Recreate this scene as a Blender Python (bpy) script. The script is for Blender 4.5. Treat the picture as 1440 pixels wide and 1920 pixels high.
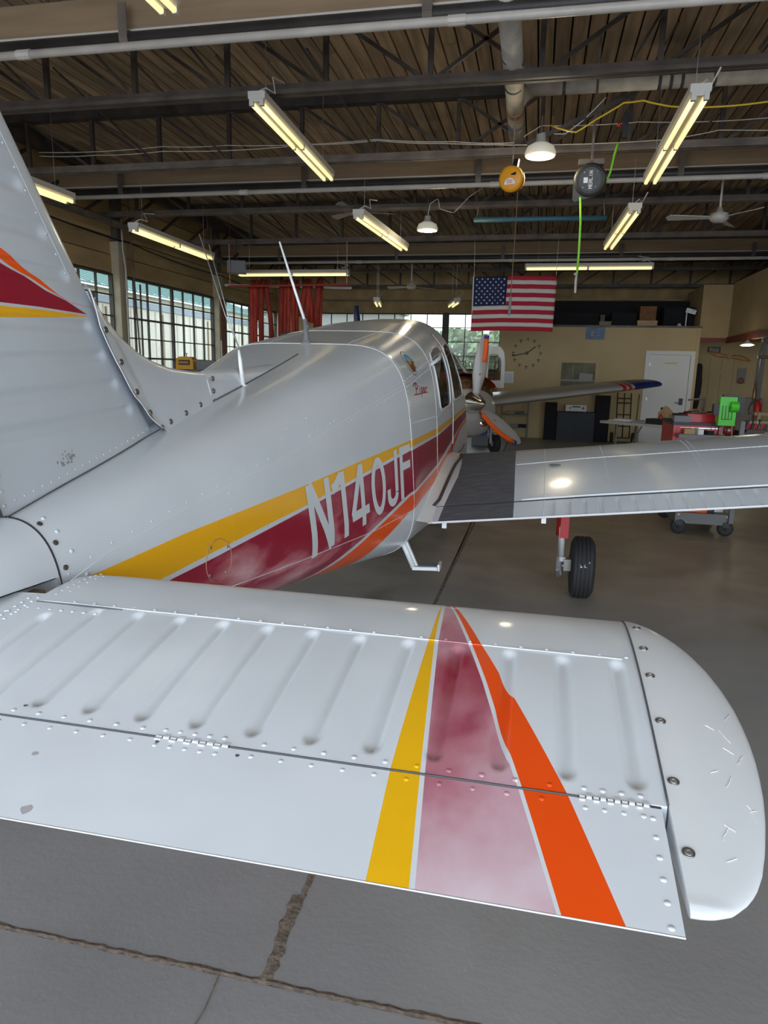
import bpy, math, random
from mathutils import Vector, Matrix
random.seed(7)
for _o in list(bpy.data.objects): bpy.data.objects.remove(_o, do_unlink=True)
SC = bpy.context.scene
COL = SC.collection
R = math.radians

# ------------------------------------------------------------------ camera
cam_d = bpy.data.cameras.new('camera'); cam = bpy.data.objects.new('camera', cam_d); COL.objects.link(cam)
RX = Vector((0.97697846, 0.21219386, 0.02206497)); RD = Vector((0.06344568, -0.19024277, -0.97968481)); RF = Vector((-0.2036854, 0.95853088, -0.19932587))
cam.matrix_world = Matrix(((RX.x, -RD.x, -RF.x, 0.0), (RX.y, -RD.y, -RF.y, 0.0), (RX.z, -RD.z, -RF.z, 1.52), (0, 0, 0, 1)))
cam_d.sensor_fit = 'AUTO'; cam_d.sensor_width = 36.0; cam_d.lens = 36.0 * 1310.0 / 1920.0
cam_d.clip_start = 0.05; cam_d.clip_end = 400
SC.camera = cam

# ------------------------------------------------------------------ world and daylight
w = bpy.data.worlds.new('overcast'); SC.world = w; w.use_nodes = True
nt = w.node_tree; nt.nodes.clear()
bg = nt.nodes.new('ShaderNodeBackground'); out = nt.nodes.new('ShaderNodeOutputWorld')
tc = nt.nodes.new('ShaderNodeTexCoord'); sep = nt.nodes.new('ShaderNodeSeparateXYZ'); rmp = nt.nodes.new('ShaderNodeValToRGB')
nt.links.new(tc.outputs['Generated'], sep.inputs[0]); nt.links.new(sep.outputs['Z'], rmp.inputs[0])
rmp.color_ramp.elements[0].position = 0.0; rmp.color_ramp.elements[0].color = (0.76, 0.86, 0.96, 1)
rmp.color_ramp.elements[1].position = 0.6; rmp.color_ramp.elements[1].color = (0.62, 0.74, 0.92, 1)
nt.links.new(rmp.outputs[0], bg.inputs[0]); bg.inputs[1].default_value = 4.6
nt.links.new(bg.outputs[0], out.inputs[0])
SC.view_settings.view_transform = 'Standard'; SC.view_settings.look = 'None'
SC.view_settings.gamma = 1.0; SC.view_settings.use_curve_mapping = False
SC.view_settings.exposure = -0.20
def area(name, loc, rot, sx, sy, power, color):
    d = bpy.data.lights.new(name, 'AREA'); d.shape = 'RECTANGLE'; d.size = sx; d.size_y = sy; d.energy = power; d.color = color
    o = bpy.data.objects.new(name, d); COL.objects.link(o); o.location = loc; o.rotation_euler = rot; return o
# the daylight that falls through the big open hangar door behind the camera
area('door_daylight', (1.0, -4.3, 2.3), (R(90), 0, 0), 14.0, 4.0, 430, (0.86, 0.93, 1.0))

# ------------------------------------------------------------------ mesh helpers
class MB:
    def __init__(s): s.v = []; s.f = []; s.mi = []; s.m = 0
    def add(s, vs, fs, m=None):
        b = len(s.v); s.v.extend([tuple(p) for p in vs])
        for f in fs: s.f.append(tuple(i + b for i in f)); s.mi.append(s.m if m is None else m)
    def box(s, lo, hi, m=None):
        x0, y0, z0 = lo; x1, y1, z1 = hi
        s.add([(x0, y0, z0), (x1, y0, z0), (x1, y1, z0), (x0, y1, z0), (x0, y0, z1), (x1, y0, z1), (x1, y1, z1), (x0, y1, z1)],
              [(0, 3, 2, 1), (4, 5, 6, 7), (0, 1, 5, 4), (1, 2, 6, 5), (2, 3, 7, 6), (3, 0, 4, 7)], m)
    def rbox(s, c, size, rz=0.0, rx=0.0, ry=0.0, m=None):
        M = Matrix.Rotation(rz, 3, 'Z') @ Matrix.Rotation(ry, 3, 'Y') @ Matrix.Rotation(rx, 3, 'X'); c = Vector(c)
        h = [q / 2 for q in size]
        vs = [c + M @ Vector((a * h[0], b * h[1], d * h[2])) for a, b, d in ((-1, -1, -1), (1, -1, -1), (1, 1, -1), (-1, 1, -1), (-1, -1, 1), (1, -1, 1), (1, 1, 1), (-1, 1, 1))]
        s.add(vs, [(0, 3, 2, 1), (4, 5, 6, 7), (0, 1, 5, 4), (1, 2, 6, 5), (2, 3, 7, 6), (3, 0, 4, 7)], m)
    def bar(s, p0, p1, wd, ht, up=(0, 0, 1), m=None):
        p0 = Vector(p0); p1 = Vector(p1); d = (p1 - p0).normalized(); u = Vector(up)
        a = d.cross(u)
        if a.length < 1e-4: a = d.cross(Vector((0, 1, 0)))
        a.normalize(); b = a.cross(d).normalized(); a *= wd / 2; b *= ht / 2
        vs = [p0 - a - b, p0 + a - b, p0 + a + b, p0 - a + b, p1 - a - b, p1 + a - b, p1 + a + b, p1 - a + b]
        s.add(vs, [(0, 1, 2, 3), (4, 7, 6, 5), (0, 4, 5, 1), (1, 5, 6, 2), (2, 6, 7, 3), (3, 7, 4, 0)], m)
    def tube(s, pts, r, seg=8, m=None, cap=True):
        pts = [Vector(p) for p in pts]; n = len(pts); rs = r if isinstance(r, (list, tuple)) else [r] * n
        b0 = len(s.v); ref = None; vs = []; fs = []
        for i, p in enumerate(pts):
            d = (pts[min(i + 1, n - 1)] - pts[max(i - 1, 0)]).normalized()
            if ref is None:
                ref = Vector((0, 0, 1)) if abs(d.z) < .9 else Vector((1, 0, 0))
            a = d.cross(ref)
            if a.length < 1e-4: a = d.cross(Vector((0, 1, 0)))
            a.normalize(); b = d.cross(a).normalized(); ref = -b if False else ref
            for k in range(seg):
                t = 2 * math.pi * k / seg; vs.append(p + rs[i] * (math.cos(t) * a + math.sin(t) * b))
        for i in range(n - 1):
            for k in range(seg):
                k2 = (k + 1) % seg; fs.append((i * seg + k, i * seg + k2, (i + 1) * seg + k2, (i + 1) * seg + k))
        if cap: fs.append(tuple(range(seg - 1, -1, -1))); fs.append(tuple((n - 1) * seg + k for k in range(seg)))
        s.add(vs, fs, m)
    def lathe(s, prof, c, axis=(0, 0, 1), seg=20, m=None):
        # prof: (radius, height along axis)
        ax = Vector(axis).normalized(); ref = Vector((1, 0, 0)) if abs(ax.x) < .9 else Vector((0, 1, 0))
        a = ax.cross(ref).normalized(); b = ax.cross(a); c = Vector(c); vs = []; fs = []
        for r_, h_ in prof:
            for k in range(seg):
                t = 2 * math.pi * k / seg; vs.append(c + ax * h_ + max(r_, 1e-5) * (math.cos(t) * a + math.sin(t) * b))
        for i in range(len(prof) - 1):
            for k in range(seg):
                k2 = (k + 1) % seg; fs.append((i * seg + k, (i + 1) * seg + k, (i + 1) * seg + k2, i * seg + k2))
        s.add(vs, fs, m)
    def grid(s, rows, m=None, closed=False):
        nr = len(rows); nc = len(rows[0]); vs = [p for r_ in rows for p in r_]; fs = []
        for i in range(nr - 1):
            for j in range(nc if closed else nc - 1):
                j2 = (j + 1) % nc; fs.append((i * nc + j, i * nc + j2, (i + 1) * nc + j2, (i + 1) * nc + j))
        s.add(vs, fs, m)
    def dome(s, c, n, r, h, seg=8, m=None):
        c = Vector(c); n = Vector(n).normalized(); ref = Vector((0, 0, 1)) if abs(n.z) < .9 else Vector((1, 0, 0))
        a = n.cross(ref).normalized(); b = n.cross(a); vs = []; fs = []
        for rr, hh in ((1, -.1), (.86, .55), (.45, .92)):
            for k in range(seg):
                t = 2 * math.pi * k / seg; vs.append(c + n * h * hh + r * rr * (math.cos(t) * a + math.sin(t) * b))
        vs.append(c + n * h)
        for i in range(2):
            for k in range(seg): fs.append((i * seg + k, i * seg + (k + 1) % seg, (i + 1) * seg + (k + 1) % seg, (i + 1) * seg + k))
        for k in range(seg): fs.append((2 * seg + k, 2 * seg + (k + 1) % seg, 3 * seg))
        s.add(vs, fs, m)
    def build(s, name, mats, parent=None, smooth=False, off=None, **props):
        me = bpy.data.meshes.new(name)
        o3 = Vector(off) if off is not None else (Vector(parent['_loc']) if parent is not None and '_loc' in parent else Vector((0, 0, 0)))
        me.from_pydata([(v[0] - o3.x, v[1] - o3.y, v[2] - o3.z) for v in s.v], [], s.f)
        if not isinstance(mats, (list, tuple)): mats = [mats]
        for q in mats: me.materials.append(q)
        if len(mats) > 1: me.polygons.foreach_set('material_index', s.mi)
        if smooth: me.polygons.foreach_set('use_smooth', [True] * len(me.polygons))
        me.update()
        o = bpy.data.objects.new(name, me); COL.objects.link(o)
        if parent is not None:
            o.parent = parent
            if '_loc' in parent: o['_loc'] = parent['_loc']
            else: pass
        elif off is not None: o.location = off; o['_loc'] = tuple(off)
        for k, v in props.items(): o[k] = v
        return o
def thing(name, label, cat, loc, rotz=0.0, group=None, local=False):
    o = bpy.data.objects.new(name, None); COL.objects.link(o); o.location = loc; o.rotation_euler = (0, 0, rotz)
    o.empty_display_size = .1
    o['label'] = label; o['category'] = cat
    if group: o['group'] = group
    o['_loc'] = (0.0, 0.0, 0.0) if local else tuple(loc)
    return o
def struct_empty(name, loc=(0, 0, 0)):
    o = bpy.data.objects.new(name, None); COL.objects.link(o); o.location = loc; o['kind'] = 'structure'; o['_loc'] = tuple(loc); return o
def tag(o, label, cat, group=None):
    o['label'] = label; o['category'] = cat
    if group: o['group'] = group
    return o
def copy_tree(o, loc=None, label=None, parent=None):
    c = o.copy(); COL.objects.link(c)
    if parent is not None: c.parent = parent
    for ch in o.children: copy_tree(ch, parent=c)
    if loc is not None: c.location = loc
    if label: c['label'] = label
    return c

# ------------------------------------------------------------------ materials
def newmat(name):
    m = bpy.data.materials.new(name); m.use_nodes = True; return m, m.node_tree, m.node_tree.nodes['Principled BSDF']
def mat(name, col, rough=.5, metal=0.0, var=0.0, scale=6.0, bump=0.0, bscale=60.0, emit=None, es=0.0, coat=0.0, rand=0.0, stretch=None, col2=None, detail=6):
    m, t, b = newmat(name)
    b.inputs['Roughness'].default_value = rough; b.inputs['Metallic'].default_value = metal
    b.inputs['Base Color'].default_value = (*col, 1)
    if coat: b.inputs['Coat Weight'].default_value = coat; b.inputs['Coat Roughness'].default_value = .12
    if emit: b.inputs['Emission Color'].default_value = (*emit, 1); b.inputs['Emission Strength'].default_value = es
    if var or bump or rand:
        tc = t.nodes.new('ShaderNodeTexCoord'); mp = t.nodes.new('ShaderNodeMapping'); t.links.new(tc.outputs['Object'], mp.inputs[0])
        if stretch: mp.inputs['Scale'].default_value = stretch
    src = None
    if var:
        n = t.nodes.new('ShaderNodeTexNoise'); n.inputs['Scale'].default_value = scale; n.inputs['Detail'].default_value = detail
        t.links.new(mp.outputs[0], n.inputs['Vector'])
        if rand:
            oi = t.nodes.new('ShaderNodeObjectInfo'); ad = t.nodes.new('ShaderNodeVectorMath'); ad.operation = 'SCALE'; ad.inputs[3].default_value = 1
            cb = t.nodes.new('ShaderNodeCombineXYZ'); ml = t.nodes.new('ShaderNodeMath'); ml.operation = 'MULTIPLY'; ml.inputs[1].default_value = 37.0
            t.links.new(oi.outputs['Random'], ml.inputs[0]); t.links.new(ml.outputs[0], cb.inputs[0]); va = t.nodes.new('ShaderNodeVectorMath')
            t.links.new(mp.outputs[0], va.inputs[0]); t.links.new(cb.outputs[0], va.inputs[1]); t.links.new(va.outputs[0], n.inputs['Vector'])
        r = t.nodes.new('ShaderNodeValToRGB'); r.color_ramp.elements[0].position = .3; r.color_ramp.elements[1].position = .7
        c2 = col2 or tuple(min(1, c * (1 + var)) for c in col)
        r.color_ramp.elements[0].color = (*[c * (1 - var) for c in col], 1) if not col2 else (*col, 1); r.color_ramp.elements[1].color = (*c2, 1)
        t.links.new(n.outputs[0], r.inputs[0]); src = r.outputs[0]
    if rand:
        oi = t.nodes.new('ShaderNodeObjectInfo'); hs = t.nodes.new('ShaderNodeHueSaturation'); mr = t.nodes.new('ShaderNodeMapRange')
        mr.inputs['To Min'].default_value = 1 - rand; mr.inputs['To Max'].default_value = 1 + rand
        t.links.new(oi.outputs['Random'], mr.inputs[0]); t.links.new(mr.outputs[0], hs.inputs['Value'])
        if src: t.links.new(src, hs.inputs['Color'])
        else: hs.inputs['Color'].default_value = (*col, 1)
        src = hs.outputs[0]
    if src: t.links.new(src, b.inputs['Base Color'])
    if bump:
        n2 = t.nodes.new('ShaderNodeTexNoise'); n2.inputs['Scale'].default_value = bscale; n2.inputs['Detail'].default_value = 4; t.links.new(mp.outputs[0], n2.inputs['Vector'])
        bp = t.nodes.new('ShaderNodeBump'); bp.inputs['Strength'].default_value = bump; bp.inputs['Distance'].default_value = .01
        t.links.new(n2.outputs[0], bp.inputs['Height']); t.links.new(bp.outputs[0], b.inputs['Normal'])
    return m
def glass(name, tint=(.9, .95, 1), mixv=.12, rough=.05, alpha_col=None):
    m, t, b = newmat(name); t.nodes.remove(b); o = t.nodes['Material Output']
    tr = t.nodes.new('ShaderNodeBsdfTransparent'); tr.inputs[0].default_value = (*tint, 1)
    gl = t.nodes.new('ShaderNodeBsdfGlossy'); gl.inputs['Roughness'].default_value = rough
    mx = t.nodes.new('ShaderNodeMixShader'); mx.inputs[0].default_value = mixv
    t.links.new(tr.outputs[0], mx.inputs[1]); t.links.new(gl.outputs[0], mx.inputs[2]); t.links.new(mx.outputs[0], o.inputs[0]); return m

class Paint:
    """glossy aircraft paint; stripes are bounded by curves  value = f(along)  in the part's own coordinates"""
    def __init__(s, name, a_axis, v_axis, a0, a1, v0, v1, aoff=0.0, base=(.74, .77, .79), rough=.28, coat=.4):
        s.m, s.t, s.b = newmat(name); t = s.t
        s.b.inputs['Roughness'].default_value = rough; s.b.inputs['Coat Weight'].default_value = coat; s.b.inputs['Coat Roughness'].default_value = .1
        s.tc = t.nodes.new('ShaderNodeTexCoord'); s.sep = t.nodes.new('ShaderNodeSeparateXYZ'); t.links.new(s.tc.outputs['Object'], s.sep.inputs[0])
        def norm(ax, lo, hi, off):
            r = t.nodes.new('ShaderNodeMapRange'); r.clamp = False
            r.inputs['From Min'].default_value = lo - off; r.inputs['From Max'].default_value = hi - off
            t.links.new(s.sep.outputs[ax], r.inputs[0]); return r.outputs[0]
        s.A = norm(a_axis, a0, a1, aoff[0] if isinstance(aoff, tuple) else aoff); s.V = norm(v_axis, v0, v1, aoff[1] if isinstance(aoff, tuple) else 0.0)
        s.lim = (a0, a1, v0, v1); s.s = None; s.base = base
        n = t.nodes.new('ShaderNodeTexNoise'); n.inputs['Scale'].default_value = 3.2; n.inputs['Detail'].default_value = 5; t.links.new(s.tc.outputs['Object'], n.inputs['Vector'])
        r = t.nodes.new('ShaderNodeValToRGB'); r.color_ramp.elements[0].position = .35; r.color_ramp.elements[1].position = .7
        r.color_ramp.elements[0].color = (*[c * .93 for c in base], 1); r.color_ramp.elements[1].color = (*base, 1)
        t.links.new(n.outputs[0], r.inputs[0]); s.s = r.outputs[0]
        n3 = t.nodes.new('ShaderNodeTexNoise'); n3.inputs['Scale'].default_value = 5.0; n3.inputs['Detail'].default_value = 3; t.links.new(s.tc.outputs['Object'], n3.inputs['Vector'])
        bp = t.nodes.new('ShaderNodeBump'); bp.inputs['Strength'].default_value = .12; bp.inputs['Distance'].default_value = .02
        t.links.new(n3.outputs[0], bp.inputs['Height']); t.links.new(bp.outputs[0], s.b.inputs['Normal'])
    def curve(s, pts):
        a0, a1, v0, v1 = s.lim; t = s.t
        c = t.nodes.new('ShaderNodeFloatCurve'); cm = c.mapping; cm.use_clip = False; cu = cm.curves[0]
        P = sorted((((a - a0) / (a1 - a0)), (v - v0) / (v1 - v0)) for a, v in pts)
        P = [(max(0, min(1, x)), y) for x, y in P]
        cu.points[0].location = P[0]; cu.points[1].location = P[-1]
        for p in P[1:-1]: cu.points.new(*p)
        for p in cu.points: p.handle_type = 'VECTOR'
        cm.update(); t.links.new(s.A, c.inputs['Value']); return c.outputs[0]
    def below(s, pts):      # 1 where v < f(a)
        g = s.t.nodes.new('ShaderNodeMath'); g.operation = 'LESS_THAN'; s.t.links.new(s.V, g.inputs[0]); s.t.links.new(s.curve(pts), g.inputs[1]); return g.outputs[0]
    def mul(s, *xs):
        o = xs[0]
        for x in xs[1:]:
            g = s.t.nodes.new('ShaderNodeMath'); g.operation = 'MULTIPLY'; s.t.links.new(o, g.inputs[0])
            if isinstance(x, float): g.inputs[1].default_value = x
            else: s.t.links.new(x, g.inputs[1])
            o = g.outputs[0]
        return o
    def inv(s, x):
        g = s.t.nodes.new('ShaderNodeMath'); g.operation = 'SUBTRACT'; g.inputs[0].default_value = 1.0; s.t.links.new(x, g.inputs[1]); return g.outputs[0]
    def band(s, lo, hi): return s.mul(s.below(hi), s.inv(s.below(lo)))
    def cmp(s, sock_axis, val, gt=True):
        g = s.t.nodes.new('ShaderNodeMath'); g.operation = 'GREATER_THAN' if gt else 'LESS_THAN'
        s.t.links.new(s.sep.outputs[sock_axis], g.inputs[0]); g.inputs[1].default_value = val; return g.outputs[0]
    def layer(s, mask, col):
        mx = s.t.nodes.new('ShaderNodeMix'); mx.data_type = 'RGBA'; s.t.links.new(mask, mx.inputs[0]); s.t.links.new(s.s, mx.inputs[6])
        if isinstance(col, tuple): mx.inputs[7].default_value = (*col, 1)
        else: s.t.links.new(col, mx.inputs[7])
        s.s = mx.outputs[2]
    def noisecol(s, stops, scale=3.0, stretch=(1, 1, 1), detail=3, dist=0.0):
        t = s.t; mp = t.nodes.new('ShaderNodeMapping'); mp.inputs['Scale'].default_value = stretch; t.links.new(s.tc.outputs['Object'], mp.inputs[0])
        n = t.nodes.new('ShaderNodeTexNoise'); n.inputs['Scale'].default_value = scale; n.inputs['Detail'].default_value = detail; n.inputs['Distortion'].default_value = dist; t.links.new(mp.outputs[0], n.inputs['Vector'])
        r = t.nodes.new('ShaderNodeValToRGB'); e = r.color_ramp.elements
        e[0].position = stops[0][0]; e[0].color = (*stops[0][1], 1); e[1].position = stops[-1][0]; e[1].color = (*stops[-1][1], 1)
        for p, c in stops[1:-1]: x = e.new(p); x.color = (*c, 1)
        t.links.new(n.outputs[0], r.inputs[0]); return r.outputs[0]
    def done(s): s.t.links.new(s.s, s.b.inputs['Base Color']); return s.m

WHITE = (.74, .77, .79); YEL = (.86, .43, .008); RED = (.30, .008, .03); ORA = (.90, .10, .005)
M_white = mat('white_paint', WHITE, .3, coat=.4, var=.05, scale=4)
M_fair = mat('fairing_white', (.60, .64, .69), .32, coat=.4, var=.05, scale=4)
M_trimw = mat('bright_white_edge', (.80, .82, .84), .45)
M_seam = mat('skin_seam_white', (.72, .74, .76), .45)
M_chrome = mat('chrome', (.8, .79, .77), .12, 1.0)
M_steel = mat('dull_steel', (.42, .42, .42), .4, .8, var=.2, scale=20)
M_screw = mat('screw_metal', (.28, .26, .24), .35, .9)
M_gap = mat('dark_gap', (.02, .02, .022), .8)
M_gapgrey = mat('grey_gap', (.09, .09, .1), .8)
M_rubber = mat('black_rubber', (.022, .022, .024), .7, bump=.2)
M_darksteel = mat('dark_painted_steel', (.060, .048, .042), .6, .2, var=.4, scale=5, bump=.2, rand=.2)
M_darkbrown = mat('dark_brown_steel', (.115, .092, .078), .65, .1, var=.4, scale=4, rand=.3)
M_black = mat('black_plastic', (.012, .012, .013), .45)
M_blackm = mat('black_matte', (.010, .010, .012), .9)
M_cream = mat('cream_wall_paint', (.47, .36, .19), .7, var=.06, scale=1.5, bump=.1)
M_plank = mat('old_cream_planks', (.42, .29, .135), .8, var=.3, scale=2.2, stretch=(1, .3, 1), bump=.3, rand=.12)
M_post = mat('cream_post_paint', (.42, .36, .25), .7, var=.15, scale=4)
M_frame = mat('window_bar_paint', (.07, .06, .045), .7)
M_wood = mat('ceiling_board_wood', (.37, .27, .175), .85, var=.35, scale=3.0, stretch=(5, .35, 5), bump=.35, bscale=30, rand=.2)
M_beam = mat('painted_wood_beam', (.26, .18, .11), .8, var=.2, scale=3, stretch=(.3, 4, 4), bump=.2)
M_pipeb = mat('black_pipe', (.03, .026, .025), .5, var=.3, scale=4)
M_pipew = mat('white_conduit', (.50, .46, .42), .4, var=.12, scale=5)
M_duct = mat('white_pipe_wrap', (.62, .58, .52), .6, var=.2, scale=7, bump=.3)
M_fix = mat('fixture_enamel', (.50, .48, .44), .4)
M_tube = mat('lit_fluorescent_tube', (1, .95, .7), .4, emit=(1.0, .80, .36), es=1.35)
M_lampglow = mat('lit_lamp_lens', (1, .95, .8), .4, emit=(1.0, .93, .72), es=6.0)
M_wire = mat('white_wire', (.6, .57, .52), .6)
M_wood2 = mat('varnished_wood', (.42, .22, .06), .4, var=.3, scale=8, stretch=(1, 6, 6))
M_card = mat('cardboard', (.42, .27, .14), .8, var=.1, scale=9)
M_redtool = mat('red_enamel', (.50, .012, .015), .35, coat=.3)
M_gray = mat('grey_enamel', (.16, .165, .17), .5)
M_paper = mat('paper_white', (.75, .75, .78), .8)
M_cloth = mat('cloth_black', (.012, .012, .016), .95)
# floor
def floor_mat():
    m, t, b = newmat('painted_concrete'); b.inputs['Roughness'].default_value = .42
    tc = t.nodes.new('ShaderNodeTexCoord'); L = t.links.new
    def noise(sc, det=6, stretch=None, dist=0):
        n = t.nodes.new('ShaderNodeTexNoise'); n.inputs['Scale'].default_value = sc; n.inputs['Detail'].default_value = det; n.inputs['Distortion'].default_value = dist
        mp = t.nodes.new('ShaderNodeMapping'); L(tc.outputs['Object'], mp.inputs[0]); L(mp.outputs[0], n.inputs['Vector'])
        if stretch: mp.inputs['Scale'].default_value = stretch
        return n.outputs[0]
    def ramp(src, st):
        r = t.nodes.new('ShaderNodeValToRGB'); e = r.color_ramp.elements
        e[0].position, e[0].color = st[0][0], (*st[0][1], 1); e[1].position, e[1].color = st[-1][0], (*st[-1][1], 1)
        for p, c in st[1:-1]: q = e.new(p); q.color = (*c, 1)
        L(src, r.inputs[0]); return r.outputs[0]
    base = ramp(noise(1.1, 8), [(.3, (.25, .242, .237)), (.55, (.305, .297, .29)), (.75, (.35, .34, .33))])
    brown = ramp(noise(2.3, 8), [(.3, (.27, .225, .175)), (.7, (.38, .325, .26))])
    # brown worn paint in the middle of the hangar
    sp = t.nodes.new('ShaderNodeSeparateXYZ'); L(tc.outputs['Object'], sp.inputs[0])
    mr = t.nodes.new('ShaderNodeMapRange'); mr.inputs['From Min'].default_value = 3.6; mr.inputs['From Max'].default_value = 5.2; L(sp.outputs['Y'], mr.inputs[0])
    mr2 = t.nodes.new('ShaderNodeMapRange'); mr2.inputs['From Min'].default_value = 9.0; mr2.inputs['From Max'].default_value = 12.0; mr2.inputs['To Min'].default_value = 1; mr2.inputs['To Max'].default_value = 0.1; L(sp.outputs['Y'], mr2.inputs[0])
    mr3 = t.nodes.new('ShaderNodeMapRange'); mr3.inputs['From Min'].default_value = 3.2; mr3.inputs['From Max'].default_value = 1.6; mr3.inputs['To Min'].default_value = .35; L(sp.outputs['X'], mr3.inputs[0])
    nb = t.nodes.new('ShaderNodeMath'); nb.operation = 'MULTIPLY'; L(mr.outputs[0], nb.inputs[0]); L(mr2.outputs[0], nb.inputs[1])
    nb2 = t.nodes.new('ShaderNodeMath'); nb2.operation = 'MULTIPLY'; L(nb.outputs[0], nb2.inputs[0]); L(mr3.outputs[0], nb2.inputs[1])
    mx = t.nodes.new('ShaderNodeMix'); mx.data_type = 'RGBA'; L(nb2.outputs[0], mx.inputs[0]); L(base, mx.inputs[6]); L(brown, mx.inputs[7])
    # dark stains and scattered pale specks
    st = ramp(noise(.7, 10, None, .8), [(.0, (1, 1, 1)), (.58, (1, 1, 1)), (.72, (.72, .68, .62))])
    m2 = t.nodes.new('ShaderNodeMix'); m2.data_type = 'RGBA'; m2.blend_type = 'MULTIPLY'; m2.inputs[0].default_value = 1; L(mx.outputs[2], m2.inputs[6]); L(st, m2.inputs[7])
    sp2 = ramp(noise(95, 2), [(.0, (0, 0, 0)), (.73, (0, 0, 0)), (.78, (.2, .19, .18))])
    m3 = t.nodes.new('ShaderNodeMix'); m3.data_type = 'RGBA'; m3.blend_type = 'ADD'; m3.inputs[0].default_value = 1; L(m2.outputs[2], m3.inputs[6]); L(sp2, m3.inputs[7])
    L(m3.outputs[2], b.inputs['Base Color'])
    rr = t.nodes.new('ShaderNodeMapRange'); rr.inputs['To Min'].default_value = .28; rr.inputs['To Max'].default_value = .6; L(noise(3, 5), rr.inputs[0]); L(rr.outputs[0], b.inputs['Roughness'])
    bp = t.nodes.new('ShaderNodeBump'); bp.inputs['Strength'].default_value = .35; bp.inputs['Distance'].default_value = .003; L(noise(40, 8), bp.inputs['Height']); L(bp.outputs[0], b.inputs['Normal'])
    return m
M_floor = floor_mat()
M_crack = mat('crack_dirt', (.17, .13, .10), .9, var=.4, scale=30, bump=.5)
M_winglass = glass('old_window_glass', (.93, .94, .91), .06, .25)
M_acglass = glass('tinted_cabin_glass', (.42, .38, .36), .16, .05)
# ================================================================== BUILDING
XL, XR, YB, YD, ZB = -7.5, 9.0, 19.9, -4.0, 4.62
# floor slabs with open joints between them
fl = struct_empty('floor')
jx = [-7.5, -3.4, -0.58, 3.6, 9.0]; jy = [-26.0, -9, -4.0, 1.40, 6.9, 12.4, 19.9]
def slab(x0, x1, y0, y1):
    m = MB(); g = .008; n = 1
    m.box((x0 + g, y0 + g, -.12), (x1 - g, y1 - g, 0)); m.build('floor_slab', M_floor, fl)
for j in range(2, len(jy) - 1):
    row_x = jx if j > 2 else [-7.5, -3.4, 3.6, 9.0]
    for i in range(len(row_x) - 1): slab(row_x[i], row_x[i + 1], jy[j], jy[j + 1])
M_apron = mat('pale_bounce_apron', (.46, .45, .43), .8, var=.1, scale=1.0)  # unseen apron, made pale to bounce daylight up to the ceiling
for i in range(3):
    for j in range(3):
        m = MB(); m.box((-18 + 12 * i + .01, -34 + 10 * j + .01, -.12), (-6 + 12 * i - .01, -24 + 10 * j - .01, -.005)); m.build('apron_slab', M_apron, fl)
m = MB(); m.box((-30, -40, -.3), (30, 45, -.13)); m.build('ground_bed', M_crack, fl)
# ragged filler in the joints and one hairline crack
def crack(pts, wd, name='floor_joint'):
    m = MB(); rng = random.Random(len(pts) + int(wd * 1e4)); L = []; Rr = []
    for (a, b) in zip(pts[:-1], pts[1:]):
        a = Vector(a); b = Vector(b); n = max(2, int((b - a).length / .02)); d = (b - a).normalized(); nn = Vector((-d.y, d.x, 0))
        for k in range(n):
            p = a.lerp(b, k / n); w1 = wd * (.55 + .6 * rng.random()); w2 = wd * (.55 + .6 * rng.random())
            L.append(p + nn * w1 + Vector((0, 0, .0006))); Rr.append(p - nn * w2 + Vector((0, 0, .0006)))
    m.grid([L, [(p + q) / 2 + Vector((0, 0, .0022)) for p, q in zip(L, Rr)], Rr]); return m.build(name, M_crack, fl)
crack([(-7.4, 1.40, 0), (8.8, 1.40, 0)], .011)
crack([(-.58, 1.40, 0), (-.58, 2.6, 0), (-.59, 3.6, 0), (-.55, 6.9, 0), (-.58, 12.3, 0)], .012)
crack([(-.575, 1.41, 0), (-.60, 1.72, 0)], .022)
crack([(-.70, 1.40, 0), (-.69, 1.30, 0), (-.70, 1.1, 0)], .002)
crack([(-7.4, 6.9, 0), (8.8, 6.9, 0)], .004)
# left wall: low wall, columns and old plank siding over the windows
wl = struct_empty('wall_left')
m = MB(); m.box((XL - .2, YD, 0), (XL, YB, 1.28)); m.build('low_wall', M_cream, wl)
m = MB(); m.box((XL - .2, YD, 3.08), (XL - .03, YB, ZB + .1)); m.build('wall_backing', M_blackm, wl)
for r_ in range(5):
    z0 = 3.09 + r_ * .31
    for y0, y1 in ((-4, -.2), (-.2, 3.8), (3.8, 7.8), (7.8, 11.75), (11.75, 15.75), (15.75, 19.9)):
        m = MB(); m.box((XL - .03, y0 + .006, z0 + .008), (XL + .012 * ((r_ + int(y0)) % 2), y1 - .006, z0 + .302)); m.build('plank', M_plank, wl)
for y in (-.2, 3.8, 7.8, 11.75, 15.75):
    m = MB(); m.box((XL, y - .12, 0), (XL + .16, y + .12, 3.62)); m.build('column', M_post, wl)
    m = MB(); m.box((XL, y - .09, 3.62), (XL + .13, y + .09, ZB)); m.build('column_top', M_darkbrown, wl)
m = MB(); m.box((XL + .16, 15.72, 0), (XL + .19, 15.92, 3.05)); m.build('rusty_door_track', mat('rust_orange', (.20, .06, .02), .8, var=.3, scale=8), wl)
m = MB(); m.box((XL + .01, 12.5, 1.28), (XL + .04, 12.52, 3.0)); m.build('trim_strip', M_frame, wl)
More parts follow.
